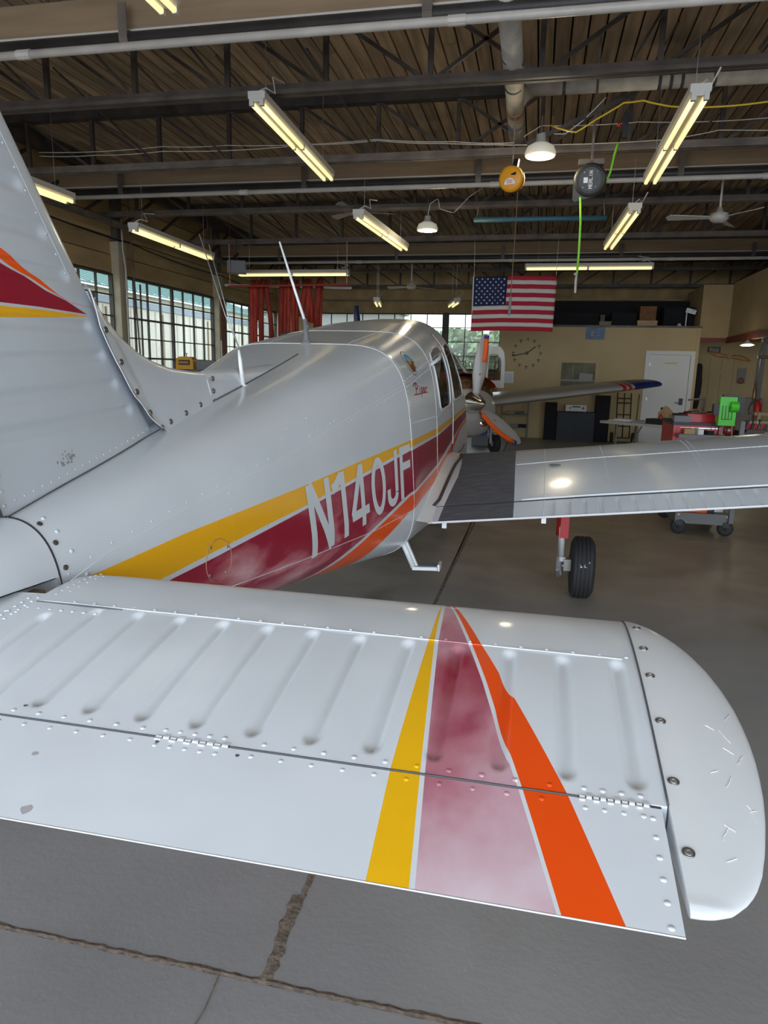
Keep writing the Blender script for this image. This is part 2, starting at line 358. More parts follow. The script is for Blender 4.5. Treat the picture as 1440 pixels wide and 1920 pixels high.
def window(name, axis, fixed, a0, a1, z0, z1, cols, rows, thick=()):
    """steel sash: frame, every bar and every pane"""
    W = struct_empty(name)
    def bx(m, al, ah, zl, zh, d0, d1):
        if axis == 'x': m.box((fixed + d0, al, zl), (fixed + d1, ah, zh))
        else: m.box((al, fixed + d0, zl), (ah, fixed + d1, zh))
    m = MB()
    for q in ((a0, a1, z1 - .03, z1), (a0, a1, z0, z0 + .03), (a0, a0 + .03, z0, z1), (a1 - .03, a1, z0, z1)): bx(m, *q, -.05, .03)
    m.build('window_frame', M_frame, W)
    xs = [a0 + (a1 - a0) * i / cols for i in range(cols + 1)]; zs = [z1 - (z1 - z0) * i / rows for i in range(rows + 1)]
    for i in range(1, cols):
        m = MB(); t = .032 if i in thick else .012; bx(m, xs[i] - t, xs[i] + t, z0, z1, -.03, .02 if i in thick else .01); m.build('mullion', M_frame, W)
    for j in range(1, rows):
        m = MB(); bx(m, a0, a1, zs[j] - .011, zs[j] + .011, -.028, .008); m.build('glazing_bar', M_frame, W)
    if thick:
        m = MB()
        c = thick[0]
        for sgn in (0, 1):
            al, ah = (xs[max(c - 3, 0)], xs[c]) if sgn == 0 else (xs[c], xs[min(c + 3, cols)])
            for zz in (zs[2], zs[4] if rows > 4 else zs[rows - 1]): bx(m, al, ah, zz - .022, zz + .014, -.01, .03)
        m.build('vent_sash', M_frame, W)
    for i in range(cols):
        for j in range(rows):
            m = MB(); bx(m, xs[i] + .012, xs[i + 1] - .012, zs[j + 1] + .011, zs[j] - .011, -.014, -.010); m.build('pane', M_winglass, W)
    return W
window('window_1', 'x', XL, 7.92, 11.63, 1.28, 3.08, 8, 5, (4,))
window('window_2', 'x', XL, 11.87, 15.63, 1.28, 3.08, 8, 5, (4,))
window('window_3', 'x', XL, 15.87, 19.7, 1.28, 3.08, 8, 5, (4,))
window('window_4', 'y', YB, -6.35, -2.66, 1.56, 3.08, 8, 4, ())
window('window_5', 'y', YB, -2.54, -.62, 1.56, 3.08, 4, 4, ())
for i, y in enumerate((3.92, -.08)):
    window('window_%d' % (6 + i), 'x', XL, y, y + 3.7, 1.28, 3.08, 4, 2, ())
# back wall
wb = struct_empty('wall_back')
m = MB(); m.box((XL - .2, YB, 0), (XR, YB + .2, 1.56)); m.box((XL - .2, YB, 3.08), (XR, YB + .2, ZB + .1)); m.box((-.62, YB, 1.5), (XR, YB + .2, 3.1)); m.box((XL - .2, YB, 1.5), (-6.35, YB + .2, 3.1)); m.build('wall_surface', M_cream, wb)
for r_ in range(4):
    m = MB(); m.box((XL, YB - .03 - .008 * (r_ % 2), 3.10 + r_ * .37), (XR, YB, 3.455 + r_ * .37)); m.build('plank', M_plank, wb)
m = MB(); m.box((-2.66, YB - .1, 0), (-2.54, YB + .02, 3.1)); m.build('column', M_darkbrown, wb)
m = MB(); m.box((-6.55, YB - .12, 0), (-6.35, YB + .02, 3.1)); m.build('column', M_post, wb)
m = MB(); m.box((XL, YB - .08, 3.4), (XR, YB - .04, 3.42)); m.build('conduit', M_darkbrown, wb)
# right wall and the wall round the open hangar door behind the camera
m = MB(); m.box((XR, YD, 0), (XR + .2, YB + .2, ZB + .1)); o = m.build('wall_right', M_cream, kind='structure')
m = MB(); m.box((XL - .2, YD - .2, 4.25), (XR + .2, YD, ZB + .1)); m.box((XL - .2, YD - .2, 0), (-6.6, YD, 4.3)); m.box((8.4, YD - .2, 0), (XR + .2, YD, 4.3)); m.build('wall_front', M_cream, kind='structure')
# ceiling boards
ce = struct_empty('ceiling')
m = MB(); m.box((XL - .2, YD - .2, ZB + .03), (XR + .2, YB + .2, ZB + .12)); m.build('roof_deck', M_blackm, ce)
x = XL; i = 0
while x < XR - .02:
    cut = (6.0, 9.55, 7.4, 11.2)[i % 4] + .3 * random.random()
    for y0, y1 in ((YD, cut), (cut, YB)):
        m = MB(); dz = random.random() * .008
        m.box((x + .009, y0 + .004, ZB - dz), (min(x + .143, XR), y1 - .004, ZB + .03)); m.build('ceiling_board', M_wood, ce)
    x += .152; i += 1
# partition room at the back right
PY = 17.2
pt = struct_empty('wall_partition')
m = MB(); m.box((-.95, PY, 0), (2.36, PY + .12, 2.61)); m.box((2.36, PY, 2.08), (3.41, PY + .12, 2.61)); m.box((-.95, PY + .12, 0), (-.85, YB, 2.61)); m.box((3.41, PY, 0), (3.47, 18.9, 2.61)); m.build('wall_surface', M_cream, pt)
m = MB(); m.box((-.98, PY - .02, 2.585), (3.50, YB, 2.63)); m.build('loft_floor', M_darkbrown, pt)
m = MB(); m.box((3.40, PY - .015, 0), (3.475, PY + .0, 2.60)); m.build('corner_trim', M_cream, pt)
m = MB(); m.box((-.9, 18.6, 2.63), (3.5, 18.65, 3.3)); m.build('loft_back_sheet', M_blackm, pt)
# white door
d1 = struct_empty('door_1')
m = MB(); m.box((2.36, PY - .03, 0), (2.45, PY + .06, 2.08)); m.box((3.32, PY - .03, 0), (3.41, PY + .06, 2.08)); m.box((2.45, PY - .03, 1.995), (3.32, PY + .06, 2.08)); M_doorw = mat('white_door_paint', (.62, .63, .62), .45); m.build('door_frame', M_doorw, d1)
m = MB(); m.box((2.455, PY - .005, .01), (3.315, PY + .04, 1.99)); m.build('door_leaf', M_doorw, d1)
m = MB(); m.box((3.16, PY - .02, .88), (3.245, PY - .004, 1.03)); m.bar((3.20, PY - .035, .93), (3.07, PY - .035, .93), .02, .02); m.build('door_handle', M_black, d1)
m = MB(); m.box((2.74, PY - .018, 1.775), (3.06, PY - .006, 1.845)); sp = m.build('name_plate', mat('brass_plate', (.35, .27, .14), .4, .6), d1)
m = MB(); m.box((2.765, PY - .021, 1.79), (3.035, PY - .018, 1.832)); m.build('plate_card', M_paper, sp)
m = MB(); [m.rbox((2.80 + .03 * k, PY - .023, 1.811), (.018, .002, .018)) for k in range(8)]; m.build('plate_lettering', M_black, sp)
m = MB()
for z in (.25, 1.0, 1.78): m.box((2.445, PY - .02, z - .04), (2.47, PY - .004, z + .04))
m.build('hinge', M_steel, d1)
# passage to the right with a cream panelled door
m = MB(); m.box((3.47, 19.0, 0), (XR, 19.12, 3.2)); m.build('wall_passage', M_cream, kind='structure')
d2 = struct_empty('door_2')
m = MB(); m.box((3.78, 18.93, 0), (4.66, 18.99, 2.05)); m.build('door_leaf', M_cream, d2)
for i in range(3):
    for z0, z1 in ((.12, .95), (1.05, 1.60), (1.68, 1.97)):
        m = MB(); m.box((3.86 + i * .26, 18.905, z0), (4.07 + i * .26, 18.931, z1)); m.build('door_panel', M_cream, d2)
m = MB(); m.box((3.72, 18.9, 0), (3.78, 18.99, 2.11)); m.box((4.66, 18.9, 0), (4.72, 18.99, 2.11)); m.box((3.78, 18.9, 2.05), (4.66, 18.99, 2.11)); m.build('door_frame', M_cream, d2)
# upstairs room that overhangs the passage
m = MB(); m.box((3.45, 17.25, 2.38), (XR, 19.0, 3.52)); m.box((4.06, 9.5, 2.40), (XR, 17.25, 3.55)); M_tan = mat('tan_board', (.40, .29, .15), .8, var=.07, scale=3, bump=.1); m.build('wall_upper', M_tan, kind='structure')
m = MB(); m.box((4.03, 9.5, 2.27), (4.09, 17.3, 2.40)); m.box((3.46, 17.22, 2.30), (4.1, 17.26, 2.38)); o = m.build('trim_1', mat('red_steel_beam', (.16, .022, .016), .6, var=.5, scale=4), kind='structure')
m = MB(); m.box((XL, YD, 0), (XL + .02, YB, .1)); m.build('baseboard_left', M_frame, kind='structure')

# ------------------------------------------------------------------ trusses
def truss(y, zc, label, xa=-7.3, xb=8.9, depth=.6, x0=-1.05):
    T = thing('roof_truss', label, 'truss', (x0, y, zc), group='steel roof trusses')
    m = MB()
    for dy in (-.035, .035): m.box((xa, y + dy - .022, zc - .03), (xb, y + dy + .022, zc + .004)); m.box((xa, y + dy * .6 - .004, zc), (xb, y + dy * .6 + .004, zc + .055))
    m.build('bottom_chord', M_darkbrown, T)
    m = MB(); m.box((xa, y - .06, zc + depth - .02), (xb, y + .06, zc + depth + .09)); m.build('top_chord', M_darksteel, T)
    xs = [x0 + .915 * k for k in range(-7, 11)]
    for k, xx in enumerate(xs):
        if xa < xx < xb:
            m = MB(); m.box((xx - .022, y - .022, zc), (xx + .022, y + .022, zc + depth)); m.build('web_post', M_darksteel, T)
    for k in range(len(xs) - 1):
        a, b = xs[k], xs[k + 1]
        if a < xa or b > xb: continue
        if abs(a - x0) < .01: prs = [((a, zc), (b, zc + depth)), ((a, zc + depth), (b, zc))]
        elif a < x0: prs = [((a, zc + depth), (b, zc))]
        else: prs = [((a, zc), (b, zc + depth))]
        for (p, q) in prs:
            m = MB(); m.bar((p[0], y, p[1]), (q[0], y, q[1]), .03, .03); m.build('diagonal', M_darksteel, T)
    return T
TY = [(2.2, 3.9, 'dark steel lattice roof truss above the camera side of the tail'), (6.42, 3.9, 'nearest dark steel lattice roof truss in view, crossing above the first tube lights'),
      (8.47, 3.9, 'second dark steel lattice roof truss from the front, just before the middle brown beam'), (10.95, 3.9, 'dark steel lattice roof truss just behind the middle brown beam'),
      (13.5, 3.9, 'dark steel lattice roof truss above the hanging flag'), (17.6, 3.9, 'dark steel lattice roof truss over the partition wall'), (19.3, 3.72, 'farthest dark steel lattice roof truss, against the back wall')]
for t_ in TY: truss(*t_)
# sway rods between neighbouring trusses
def rod(name, a, b, r_, mt, label, cat, group=None, seg=6):
    m = MB(); m.tube([a, b], r_, seg); return tag(m.build(name, mt, off=a), label, cat, group)
k = 0
for (ya, za, yb, lb) in ((5.64, 4.56, 6.36, 'nearest truss'), (7.2, 4.56, 8.41, 'second nearest truss'), (9.9, 4.56, 10.9, 'truss behind the middle beam'), (12.4, 4.56, 13.44, 'truss above the flag')):
    for xx in (-5.2, -4.25, -3.35, -2.4, 1.0, 1.9, 2.8):
        rod('sway_rod', (xx, ya, za), (xx + .42 * (1 if xx < 0 else -1), yb, 3.97), .012, M_darksteel, 'thin sway rod, ' + ('leftmost', 'second from left', 'third from left', 'middle', 'third from right', 'second from right', 'rightmost')[k % 7] + ', at the ' + lb, 'rod', 'sway rods at the ' + lb); k += 1
# eave girder along the left wall
T = thing('eave_girder', 'long dark steel girder running along the top of the left wall', 'girder', (-6.95, 8, 3.8))
m = MB(); m.box((-7.02, YD, 3.74), (-6.88, YB, 3.80)); m.build('bottom_chord', M_darkbrown, T)
m = MB(); m.box((-7.02, YD, 4.40), (-6.88, YB, 4.60)); m.build('top_chord', M_darksteel, T)
for i in range(22):
    m = MB(); y = -3.5 + i * 1.05
    m.bar((-6.95, y, 3.8), (-6.95, y + 1.05 if y + 1.05 < YB else YB, 4.42), .04, .04); m.build('diagonal', M_darksteel, T)
# wooden beams that carry a black pipe and a white conduit
for i, (yb, zz, tx) in enumerate(((5.42, 3.9, 'nearest'), (9.62, 3.88, 'middle'), (15.9, 3.9, 'farthest'))):
    m = MB(); m.box((-7.4, yb - .05, zz + .10), (8.9, yb + .17, zz + .34)); tag(m.build('ceiling_beam', M_beam, off=(0, yb, zz)), tx + ' light brown beam crossing under the roof boards', 'beam', 'brown roof beams')
    m = MB(); m.tube([(-7.3, yb - .09, zz + .02), (8.8, yb - .09, zz + .02)], .052, 12); P_ = m.build('black_pipe', M_pipeb, off=(0, yb, zz), smooth=True); tag(P_, 'black pipe hung below the ' + tx + ' brown beam', 'pipe', 'black pipes under beams')
    for xx in (-5.9, -3.2, -.9, 1.5, 4.0): m = MB(); m.tube([(xx - .035, yb - .09, zz + .02), (xx + .035, yb - .09, zz + .02)], .060, 10); m.box((xx - .035, yb - .148, zz + .01), (xx + .035, yb - .142, zz + .25)); m.build('pipe_clamp', M_darkbrown, P_)
    m = MB(); m.tube([(-7.0 if i else -7.3, yb - .16, zz - .055), (8.8, yb - .16, zz - .055)], .030, 10)
    Q = m.build('white_pipe', M_pipew, off=(0, yb, zz), smooth=True); tag(Q, 'white painted pipe clipped under the ' + tx + ' brown beam', 'pipe', 'white pipes under beams')
    for xx in (-4.1, -.75, 2.4): m = MB(); m.tube([(xx, yb - .16, zz - .055), (xx + .12, yb - .16, zz - .055)], .036, 10); m.build('pipe_coupling', M_pipew, Q)
    m = MB(); m.tube([(-7.3, yb - .08, zz + .10), (-3.1, yb - .075, zz + .09), (2, yb - .08, zz + .095), (8.8, yb - .08, zz + .1)], .009, 6); tag(m.build('thin_conduit', M_wire, off=(0, yb, zz)), 'thin white cable stapled to the lower edge of the ' + tx + ' brown beam', 'cable', 'thin cables on beams')
# white wrapped pipe running from front to back, with its branch
m = MB(); m.tube([(-.36, 4.6, 4.02), (-.37, 6.6, 4.03), (-.40, 8.42, 4.06)], .085, 18); D = m.build('drain_pipe', M_duct, off=(-.4, 6, 4.02), smooth=True); tag(D, 'thick white wrapped pipe running towards the back under the roof boards', 'pipe')
for yy, mm in ((5.6, M_gapgrey), (6.3, M_gapgrey), (6.9, M_gapgrey), (7.5, mat('old_tape', (.30, .18, .09), .7)), (7.9, M_gapgrey)):
    m = MB(); m.tube([(-.368 - (yy - 6) * .012, yy, 4.035), (-.369 - (yy - 6) * .012, yy + .035 + (.06 if mm is not M_gapgrey else 0), 4.035)], .088, 18); m.build('pipe_band', mm, D)
m = MB(); m.tube([(-.30, 7.62, 4.24), (8.6, 7.62, 4.24)], .072, 16); D = m.build('branch_pipe', M_duct, off=(2, 7.6, 4.24), smooth=True); tag(D, 'white wrapped branch pipe running right behind the nearest truss', 'pipe')
for xx in (.05, .92, 1.02, 1.12, 1.4):
    m = MB(); m.tube([(xx, 7.62, 4.24), (xx + .03, 7.62, 4.24)], .0745, 16); m.build('pipe_band', M_gapgrey, D)
m = MB(); m.tube([(-.38, 7.5, 4.06), (-.30, 7.62, 4.22)], .075, 14); m.build('pipe_elbow', M_duct, D, smooth=True)
# hanging blue pole
m = MB(); m.tube([(-1.03, 10.5, 3.62), (.77, 10.5, 3.61)], .035, 12); D = m.build('blue_pole', mat('blue_paint', (.045, .14, .20), .5), off=(0, 10.5, 3.6), smooth=True); tag(D, 'pale blue pole hung level below the roof trusses', 'pole')
m = MB()
for xx in (-1.0, .74): m.tube([(xx, 10.5, 3.62), (xx, 10.9, 3.92)], .006, 5)
m.build('hanging_wire', M_wire, D)

# ------------------------------------------------------------------ lights that hang from the roof
def tube_fixture(loc, rz, label, length=2.44, group='fluorescent tube fixtures'):
    T = thing('fluorescent_fixture', label, 'light', loc, rz, group=group, local=True); h = length / 2
    m = MB(); m.box((-.075, -h, .03), (.075, h, .085))
    vs = []; m.add([(-.075, -h, .03), (-.02, -h, .0), (.02, -h, .0), (.075, -h, .03), (-.075, h, .03), (-.02, h, .0), (.02, h, .0), (.075, h, .03)], [(0, 1, 5, 4), (1, 2, 6, 5), (2, 3, 7, 6), (0, 3, 2, 1), (4, 5, 6, 7)])
    m.build('housing', M_fix, T)
    for sx in (-.045, .045):
        for (a, b) in ((-h + .03, -.02), (.02, h - .03)):
            m = MB(); m.tube([(sx, a, -.012), (sx, b, -.012)], .019, 10); m.build('tube', M_tube, T, smooth=True)
    m = MB()
    for yy in (-h + .012, -.0, h - .012):
        for sx in (-.045, .045): m.box((sx - .018, yy - .016, -.03), (sx + .018, yy + .016, .03))
    m.build('tube_socket', M_fix, T)
    top = ZB - loc[2] - .005
    for yy in (-h + .25, h - .25): m = MB(); m.tube([(0, yy, .085), (0.0, yy, top)], .003, 5); m.build('hanging_chain', M_steel, T)
    m = MB(); m.tube([(.0, -h + .03, .085), (.05, -h + .1, .14), (.10, -h + .2, .13), (.13, -h + .05, .2), (.16, -h + .28, .24)], .007, 5); m.build('power_cord', M_wire, T)
    return T
tube_fixture((-2.53, 7.32, 3.72), R(2.3), 'long twin tube light hanging left of centre below the nearest truss')
tube_fixture((1.04, 7.26, 3.56), 0, 'long twin tube light at upper right, left of the yellow cord junction')
tube_fixture((-2.27, 10.25, 3.40), R(-3), 'smaller looking twin tube light left of the further round lamp')
tube_fixture((.91, 10.01, 3.34), R(1.5), 'smaller looking twin tube light right of the black hose reel')
tube_fixture((-5.37, 10.03, 3.26), R(2), 'twin tube light hanging close to the left wall windows')
tube_fixture((-5.17, 14.6, 3.44), R(90), 'twin tube light set crosswise above the red hanging sleeves')
tube_fixture((.82, 15.0, 3.58), R(90), 'twin tube light set crosswise above and right of the flag')
tube_fixture((-5.42, 6.44, 3.35), 0, 'twin tube light mostly hidden behind the tail fin')
tube_fixture((-2.44, 3.36, 3.73), 0, 'nearest twin tube light, its end just showing at the top edge')
tube_fixture((1.04, 2.8, 3.73), 0, 'twin tube light over the camera, out of the picture')
tube_fixture((-3.79, 16.6, 3.04), R(10), 'short tube light seen end on above the aircraft cabin roof', 1.2)
tube_fixture((-2.0, 16.6, 3.03), R(14), 'short tube light seen end on left of the flag', 1.2)
def pt_light(loc, e, c=(1, .86, .6), s=.25):
    d = bpy.data.lights.new('lamp_light', 'POINT'); d.energy = e; d.color = c; d.shadow_soft_size = s; o = bpy.data.objects.new('lamp_light', d); COL.objects.link(o); o.location = loc
def bay(loc, label, r_=.15, ztop=3.95):
    T = thing('high_bay_lamp', label, 'lamp', loc, local=True, group='round glass bay lamps')
    m = MB(); m.lathe([(.02, .17), (.045, .165), (.05, .10), (.075, .09), (.10, .07), (.0, .07)], (0, 0, 0), seg=18); m.build('housing', M_fix, T, smooth=True)
    m = MB(); m.lathe([(.06, .08), (r_ * .85, .055), (r_, .0), (r_, -.02), (r_ * .92, -.035), (r_ * .9, -.01), (r_ * .8, .045), (.05, .07)], (0, 0, 0), seg=26); m.build('ribbed_shade', mat('frosted_shade', (.62, .60, .50), .3, emit=(1, .9, .7), es=.25), T, smooth=True)
    m = MB(); m.lathe([(.001, .03), (.07, .03), (.08, .01), (.07, -.01), (.001, -.015)], (0, 0, 0), seg=16); m.build('bulb', M_lampglow, T, smooth=True)
    m = MB(); m.tube([(0, 0, .17), (0, 0, ztop - loc[2])], .008, 6); m.build('hanging_rod', M_darkbrown, T)
    pt_light((loc[0], loc[1], loc[2] - .12), 22, s=.1)
bay((-.12, 7.5, 3.62), 'nearer round bay lamp hanging right of the white pipe end')
bay((-1.69, 10.5, 3.52), 'farther round bay lamp hanging at the centre of the roof')
# ceiling fans
def fan(loc, label, rz, pitch=0):
    T = thing('ceiling_fan', label, 'fan', loc, rz, local=True, group='white ceiling fans')
    m = MB(); m.lathe([(.0, .12), (.03, .12), (.05, .06), (.11, .04), (.12, -.02), (.08, -.06), (.0, -.07)], (0, 0, 0), seg=16); m.build('motor', M_fix, T, smooth=True)
    m = MB(); m.tube([(0, 0, .1), (0, 0, min(.5, 4.5 - loc[2]))], .013, 8); m.build('down_rod', M_wire, T)
    for k in range(3):
        a = k * 2 * math.pi / 3; m = MB(); c, s_ = math.cos(a), math.sin(a)
        P = [(r_ * c - w_ * s_, r_ * s_ + w_ * c, -.01 + z_) for r_, w_, z_ in ((.12, -.03, -.01), (.12, .03, .01), (.62, .065, .02), (.66, .0, 0), (.62, -.065, -.02))]
        m.add(P + [(x, y, z + .008) for x, y, z in P], [(4, 3, 2, 1, 0), (5, 6, 7, 8, 9), (0, 1, 6, 5), (1, 2, 7, 6), (2, 3, 8, 7), (3, 4, 9, 8), (4, 0, 5, 9)]); m.build('blade', M_fix, T)
fan((-3.05, 11.65, 4.02), 'white ceiling fan above and left of the farther bay lamp', R(20))
fan((2.15, 10.3, 3.55), 'white ceiling fan at the right edge below the second truss', R(65))
fan((-3.0, 16.6, 3.42), 'white ceiling fan behind the crosswise tube light, above the cabin roof', R(40))
# reels
T = thing('cord_reel', 'round yellow cord reel hanging on a hook, cord running down', 'reel', (-.37, 7.3, 3.34))
c = Vector((-.37, 7.3, 3.34)); ax = (-.35, -1, -.1)
m = MB(); m.lathe([(.001, -.055), (.09, -.055), (.115, -.045), (.12, -.01), (.12, .01), (.115, .045), (.09, .055), (.001, .055)], c, ax, 28); m.build('drum', mat('reel_yellow', (.72, .30, .01), .4), T, smooth=True)
m = MB(); m.lathe([(.122, -.008), (.126, 0), (.122, .008)], c, ax, 28); m.build('rim_band', M_black, T)
m = MB(); m.bar(c + Vector((.02, -.06, .02)), c + Vector((.04, -.02, .17)), .05, .03); m.bar(c + Vector((.04, -.02, .17)), c + Vector((.02, .05, .1)), .04, .02); m.build('bracket', M_black, T)
AX = Vector(ax).normalized(); RT = Vector((0, 0, 1)).cross(AX).normalized() * -1; UPV = AX.cross(RT) * -1
if UPV.z < 0: UPV = -UPV
if RT.x < 0: RT = -RT
m = MB(); q = c + AX * .058
vs = [q - UPV * .05 + RT * (.055 * math.cos(t)) + UPV * (.055 * math.sin(t)) for t in [math.pi * k / 10 for k in range(11)]]
m.add(vs, [tuple(range(11))]); L_ = m.build('round_label', M_paper, T)
m = MB(); q2 = q + AX * .002
for k in range(3): m.add([q2 + RT * a_ + UPV * b_ for a_, b_ in ((-.03 + .0 * k, -.04 + .012 * k), (.03, -.04 + .012 * k), (.03, -.035 + .012 * k), (-.03, -.035 + .012 * k))], [(0, 1, 2, 3)])
m.build('label_print', M_redtool, L_)
m = MB(); m.tube([c + Vector((0, 0, .12)), c + Vector((0, 0, .30)), (-.37, 7.3, 3.95)], .006, 6); m.build('hook_wire', M_steel, T)
m = MB(); m.tube([c + Vector((.06, .02, -.1)), (-.31, 7.32, 2.9), (-.32, 7.32, 2.26)], .005, 6); m.build('hanging_cord', mat('cord_brown', (.12, .08, .05), .6), T)
m = MB(); m.tube([(-.32, 7.32, 2.26), (-.325, 7.32, 2.08)], .013, 8); m.build('cord_handle', M_gray, T)
T = thing('hose_reel', 'big round black hose reel with MERLIN lettering under the roof', 'reel', (.37, 7.6, 3.38))
c = Vector((.37, 7.6, 3.38)); ax = Vector((-.05, -1, -.18)).normalized(); RT = Vector((1, -.05, 0)).normalized(); UPV = RT.cross(ax).normalized(); UPV = UPV if UPV.z > 0 else -UPV
m = MB(); m.lathe([(.001, .07), (.105, .07), (.108, .06), (.118, .06), (.122, .07), (.138, .065), (.155, .045), (.155, -.06), (.001, -.06)], c, ax, 36); m.build('drum_cover', mat('reel_black', (.022, .022, .020), .45), T, smooth=False)
m = MB(); m.rbox(c + Vector((0, 0, .16)), (.24, .10, .05)); m.box((.36, 7.49, 3.53), (.38, 7.52, 4.6)); m.build('mounting_bracket', M_darkbrown, T)
m = MB(); P = [c + RT * a + UPV * b for a, b in ((-.155, .02), (-.155, -.17), (-.13, -.19), (.05, -.145))]
m.add([p + ax * .05 for p in P] + [p - ax * .05 for p in P], [(0, 1, 2, 3), (7, 6, 5, 4), (0, 4, 5, 1), (1, 5, 6, 2), (2, 6, 7, 3)]); m.build('hose_guide', mat('reel_black2', (.035, .034, .030), .5), T)
for a, b in ((-.055, .07), (.065, .075), (.055, -.06), (-.06, -.065)):
    m = MB(); m.dome(c + ax * .07 + RT * a + UPV * b, ax, .006, .004); m.build('bolt', M_steel, T)
m = MB(); m.add([c + ax * .072 + RT * a + UPV * b for a, b in ((-.06, -.025), (-.02, -.025), (-.02, .025), (-.06, .025))], [(0, 1, 2, 3)]); m.build('maker_label', M_paper, T)
def letters(strokes_list, org, u, v, w_, h_, gap, th, name, mt, parent, proj=None):
    m = MB()
    for i, st in enumerate(strokes_list):
        ox = i * (w_ + gap)
        for (a, b) in st:
            p = Vector((ox + a[0] * w_, a[1] * h_)); q = Vector((ox + b[0] * w_, b[1] * h_)); d = (q - p).normalized(); n = Vector((-d.y, d.x)) * th / 2; e = d * th / 2
            n_ = 1 if proj is None else max(1, int((q - p).length / .02))
            pts = [[(p - e).lerp(q + e, k / n_) + n * s_ for k in range(n_ + 1)] for s_ in (1, -1)]
            f = (lambda t: org + u * t.x + v * t.y) if proj is None else proj
            m.grid([[f(t) for t in row] for row in pts])
    return m.build(name, mt, parent)
GL = {'M': [((0, 0), (0, 1)), ((0, 1), (.5, .4)), ((.5, .4), (1, 1)), ((1, 1), (1, 0))], 'E': [((0, 0), (0, 1)), ((0, 1), (1, 1)), ((0, .5), (.85, .5)), ((0, 0), (1, 0))],
      'R': [((0, 0), (0, 1)), ((0, 1), (.9, 1)), ((.9, 1), (1, .75)), ((1, .75), (.9, .5)), ((.9, .5), (0, .5)), ((.4, .5), (1, 0))], 'L': [((0, 1), (0, 0)), ((0, 0), (1, 0))],
      'I': [((.5, 0), (.5, 1))], 'N': [((0, 0), (0, 1)), ((0, 1), (1, 0)), ((1, 0), (1, 1))]}
letters([GL[ch] for ch in 'MERLIN'], c + ax * .0735 + RT * .022 - UPV * .075, UPV, -RT, .019, .030, .008, .006, 'reel_lettering', M_paper, T)
M_green = mat('green_hose', (.22, .62, .03), .45)
m = MB(); m.tube([(.29, 7.56, 3.22), (.31, 7.56, 2.98), (.315, 7.56, 2.70), (.31, 7.56, 2.50)], .011, 8); m.tube([(.52, 7.62, 3.36), (.555, 7.62, 3.45), (.58, 7.62, 3.6), (.61, 7.62, 3.72)], .011, 8); m.build('air_hose', M_green, T, smooth=True)
m = MB(); m.tube([(.31, 7.56, 2.52), (.305, 7.56, 2.44), (.308, 7.56, 2.32)], [.010, .014, .012], 8); m.lathe([(.0, .015), (.02, .01), (.02, -.01), (0, -.015)], (.30, 7.56, 2.50), seg=8); m.build('hose_coupling', M_steel, T)
m = MB(); m.rbox((.66, 7.6, 3.86), (.05, .06, .22)); o = m.build('control_box', M_black, off=(.66, 7.6, 3.8)); tag(o, 'small black control box with red knob near the hose reel', 'box')
m = MB(); m.dome((.60, 7.57, 3.86), (0, -1, 0), .02, .03); m.build('red_knob', M_redtool, o)
# cables
def cable(pts, r_, mt, label, name='cable', group=None, y=None):
    m = MB(); P = []
    for i in range(len(pts) - 1):
        a = Vector(pts[i]); b = Vector(pts[i + 1])
        for k in range(6):
            t = k / 6; p = a.lerp(b, t); p.z -= .04 * (b - a).length * 4 * t * (1 - t) * .35; P.append(p)
    P.append(Vector(pts[-1])); m.tube(P, r_, 6); return tag(m.build(name, mt, off=P[0], smooth=True), label, 'cable', group)
cable([(-.04, 7.3, 3.80), (.19, 7.0, 3.64), (.36, 7.0, 3.74), (.58, 7.0, 3.86), (.74, 7.0, 3.87), (.98, 7.0, 3.81), (1.29, 7.0, 3.79), (1.75, 7.0, 3.81), (3.2, 7.0, 3.9)], .008, mat('yellow_cord', (.62, .42, .02), .5), 'bright yellow power cord looping between the two nearest trusses')
cable([(-6.31, 8.35, 4.10), (-4.61, 8.35, 4.10), (-3.79, 8.35, 4.08), (-1.95, 8.35, 4.07), (-1.08, 8.35, 4.01), (-.44, 8.35, 3.97), (-.14, 8.35, 4.13), (.86, 8.35, 4.12), (2.09, 8.35, 4.10), (5, 8.35, 4.1)], .005, M_wire, 'upper thin white wire strung along the second truss', group='thin wires along the truss')
cable([(-6.31, 8.36, 4.06), (-5.51, 8.36, 4.04), (-4.61, 8.36, 4.05), (-2.8, 8.36, 4.05), (-1.95, 8.36, 4.06), (-1.2, 8.36, 4.0), (1.14, 8.36, 3.94), (1.65, 8.36, 4.01), (5, 8.36, 4.0)], .005, M_wire, 'lower thin white wire strung along the second truss', group='thin wires along the truss')
cable([(-1.69, 10.5, 3.68), (-1.66, 10.5, 3.85), (-1.55, 10.5, 3.92), (-1.52, 10.5, 3.78), (-1.32, 10.5, 3.72), (-1.11, 10.5, 3.93), (-.86, 10.5, 4.09)], .006, M_wire, 'loose white cord tangled above the farther bay lamp')
cable([(-.12, 7.5, 3.80), (.1, 7.5, 3.78), (.27, 7.5, 3.9), (.45, 7.4, 4.05)], .005, M_wire, 'thin white lamp cord beside the yellow cord')
m = MB(); m.bar((-.25, 7.5, 3.70), (.70, 7.5, 4.10), .03, .04); tag(m.build('steel_angle', M_darksteel, off=(0, 7.5, 3.7)), 'dark steel angle slanting up behind the nearer bay lamp', 'brace')
cable([(XL + .2, 9.0, 3.72), (XL + .2, 12, 3.64), (XL + .2, 15.7, 3.57), (XL + .2, 19, 3.5)], .012, M_blackm, 'thick black cable strung along the plank wall over the windows')
m = MB(); m.tube([(XL + .25, 11.85, 4.6), (XL + .24, 12.15, 0)], .014, 8); tag(m.build('drop_pipe', M_darkbrown, off=(XL + .25, 12, 1.3)), 'dark vertical pipe hanging in front of the big left window', 'pipe')
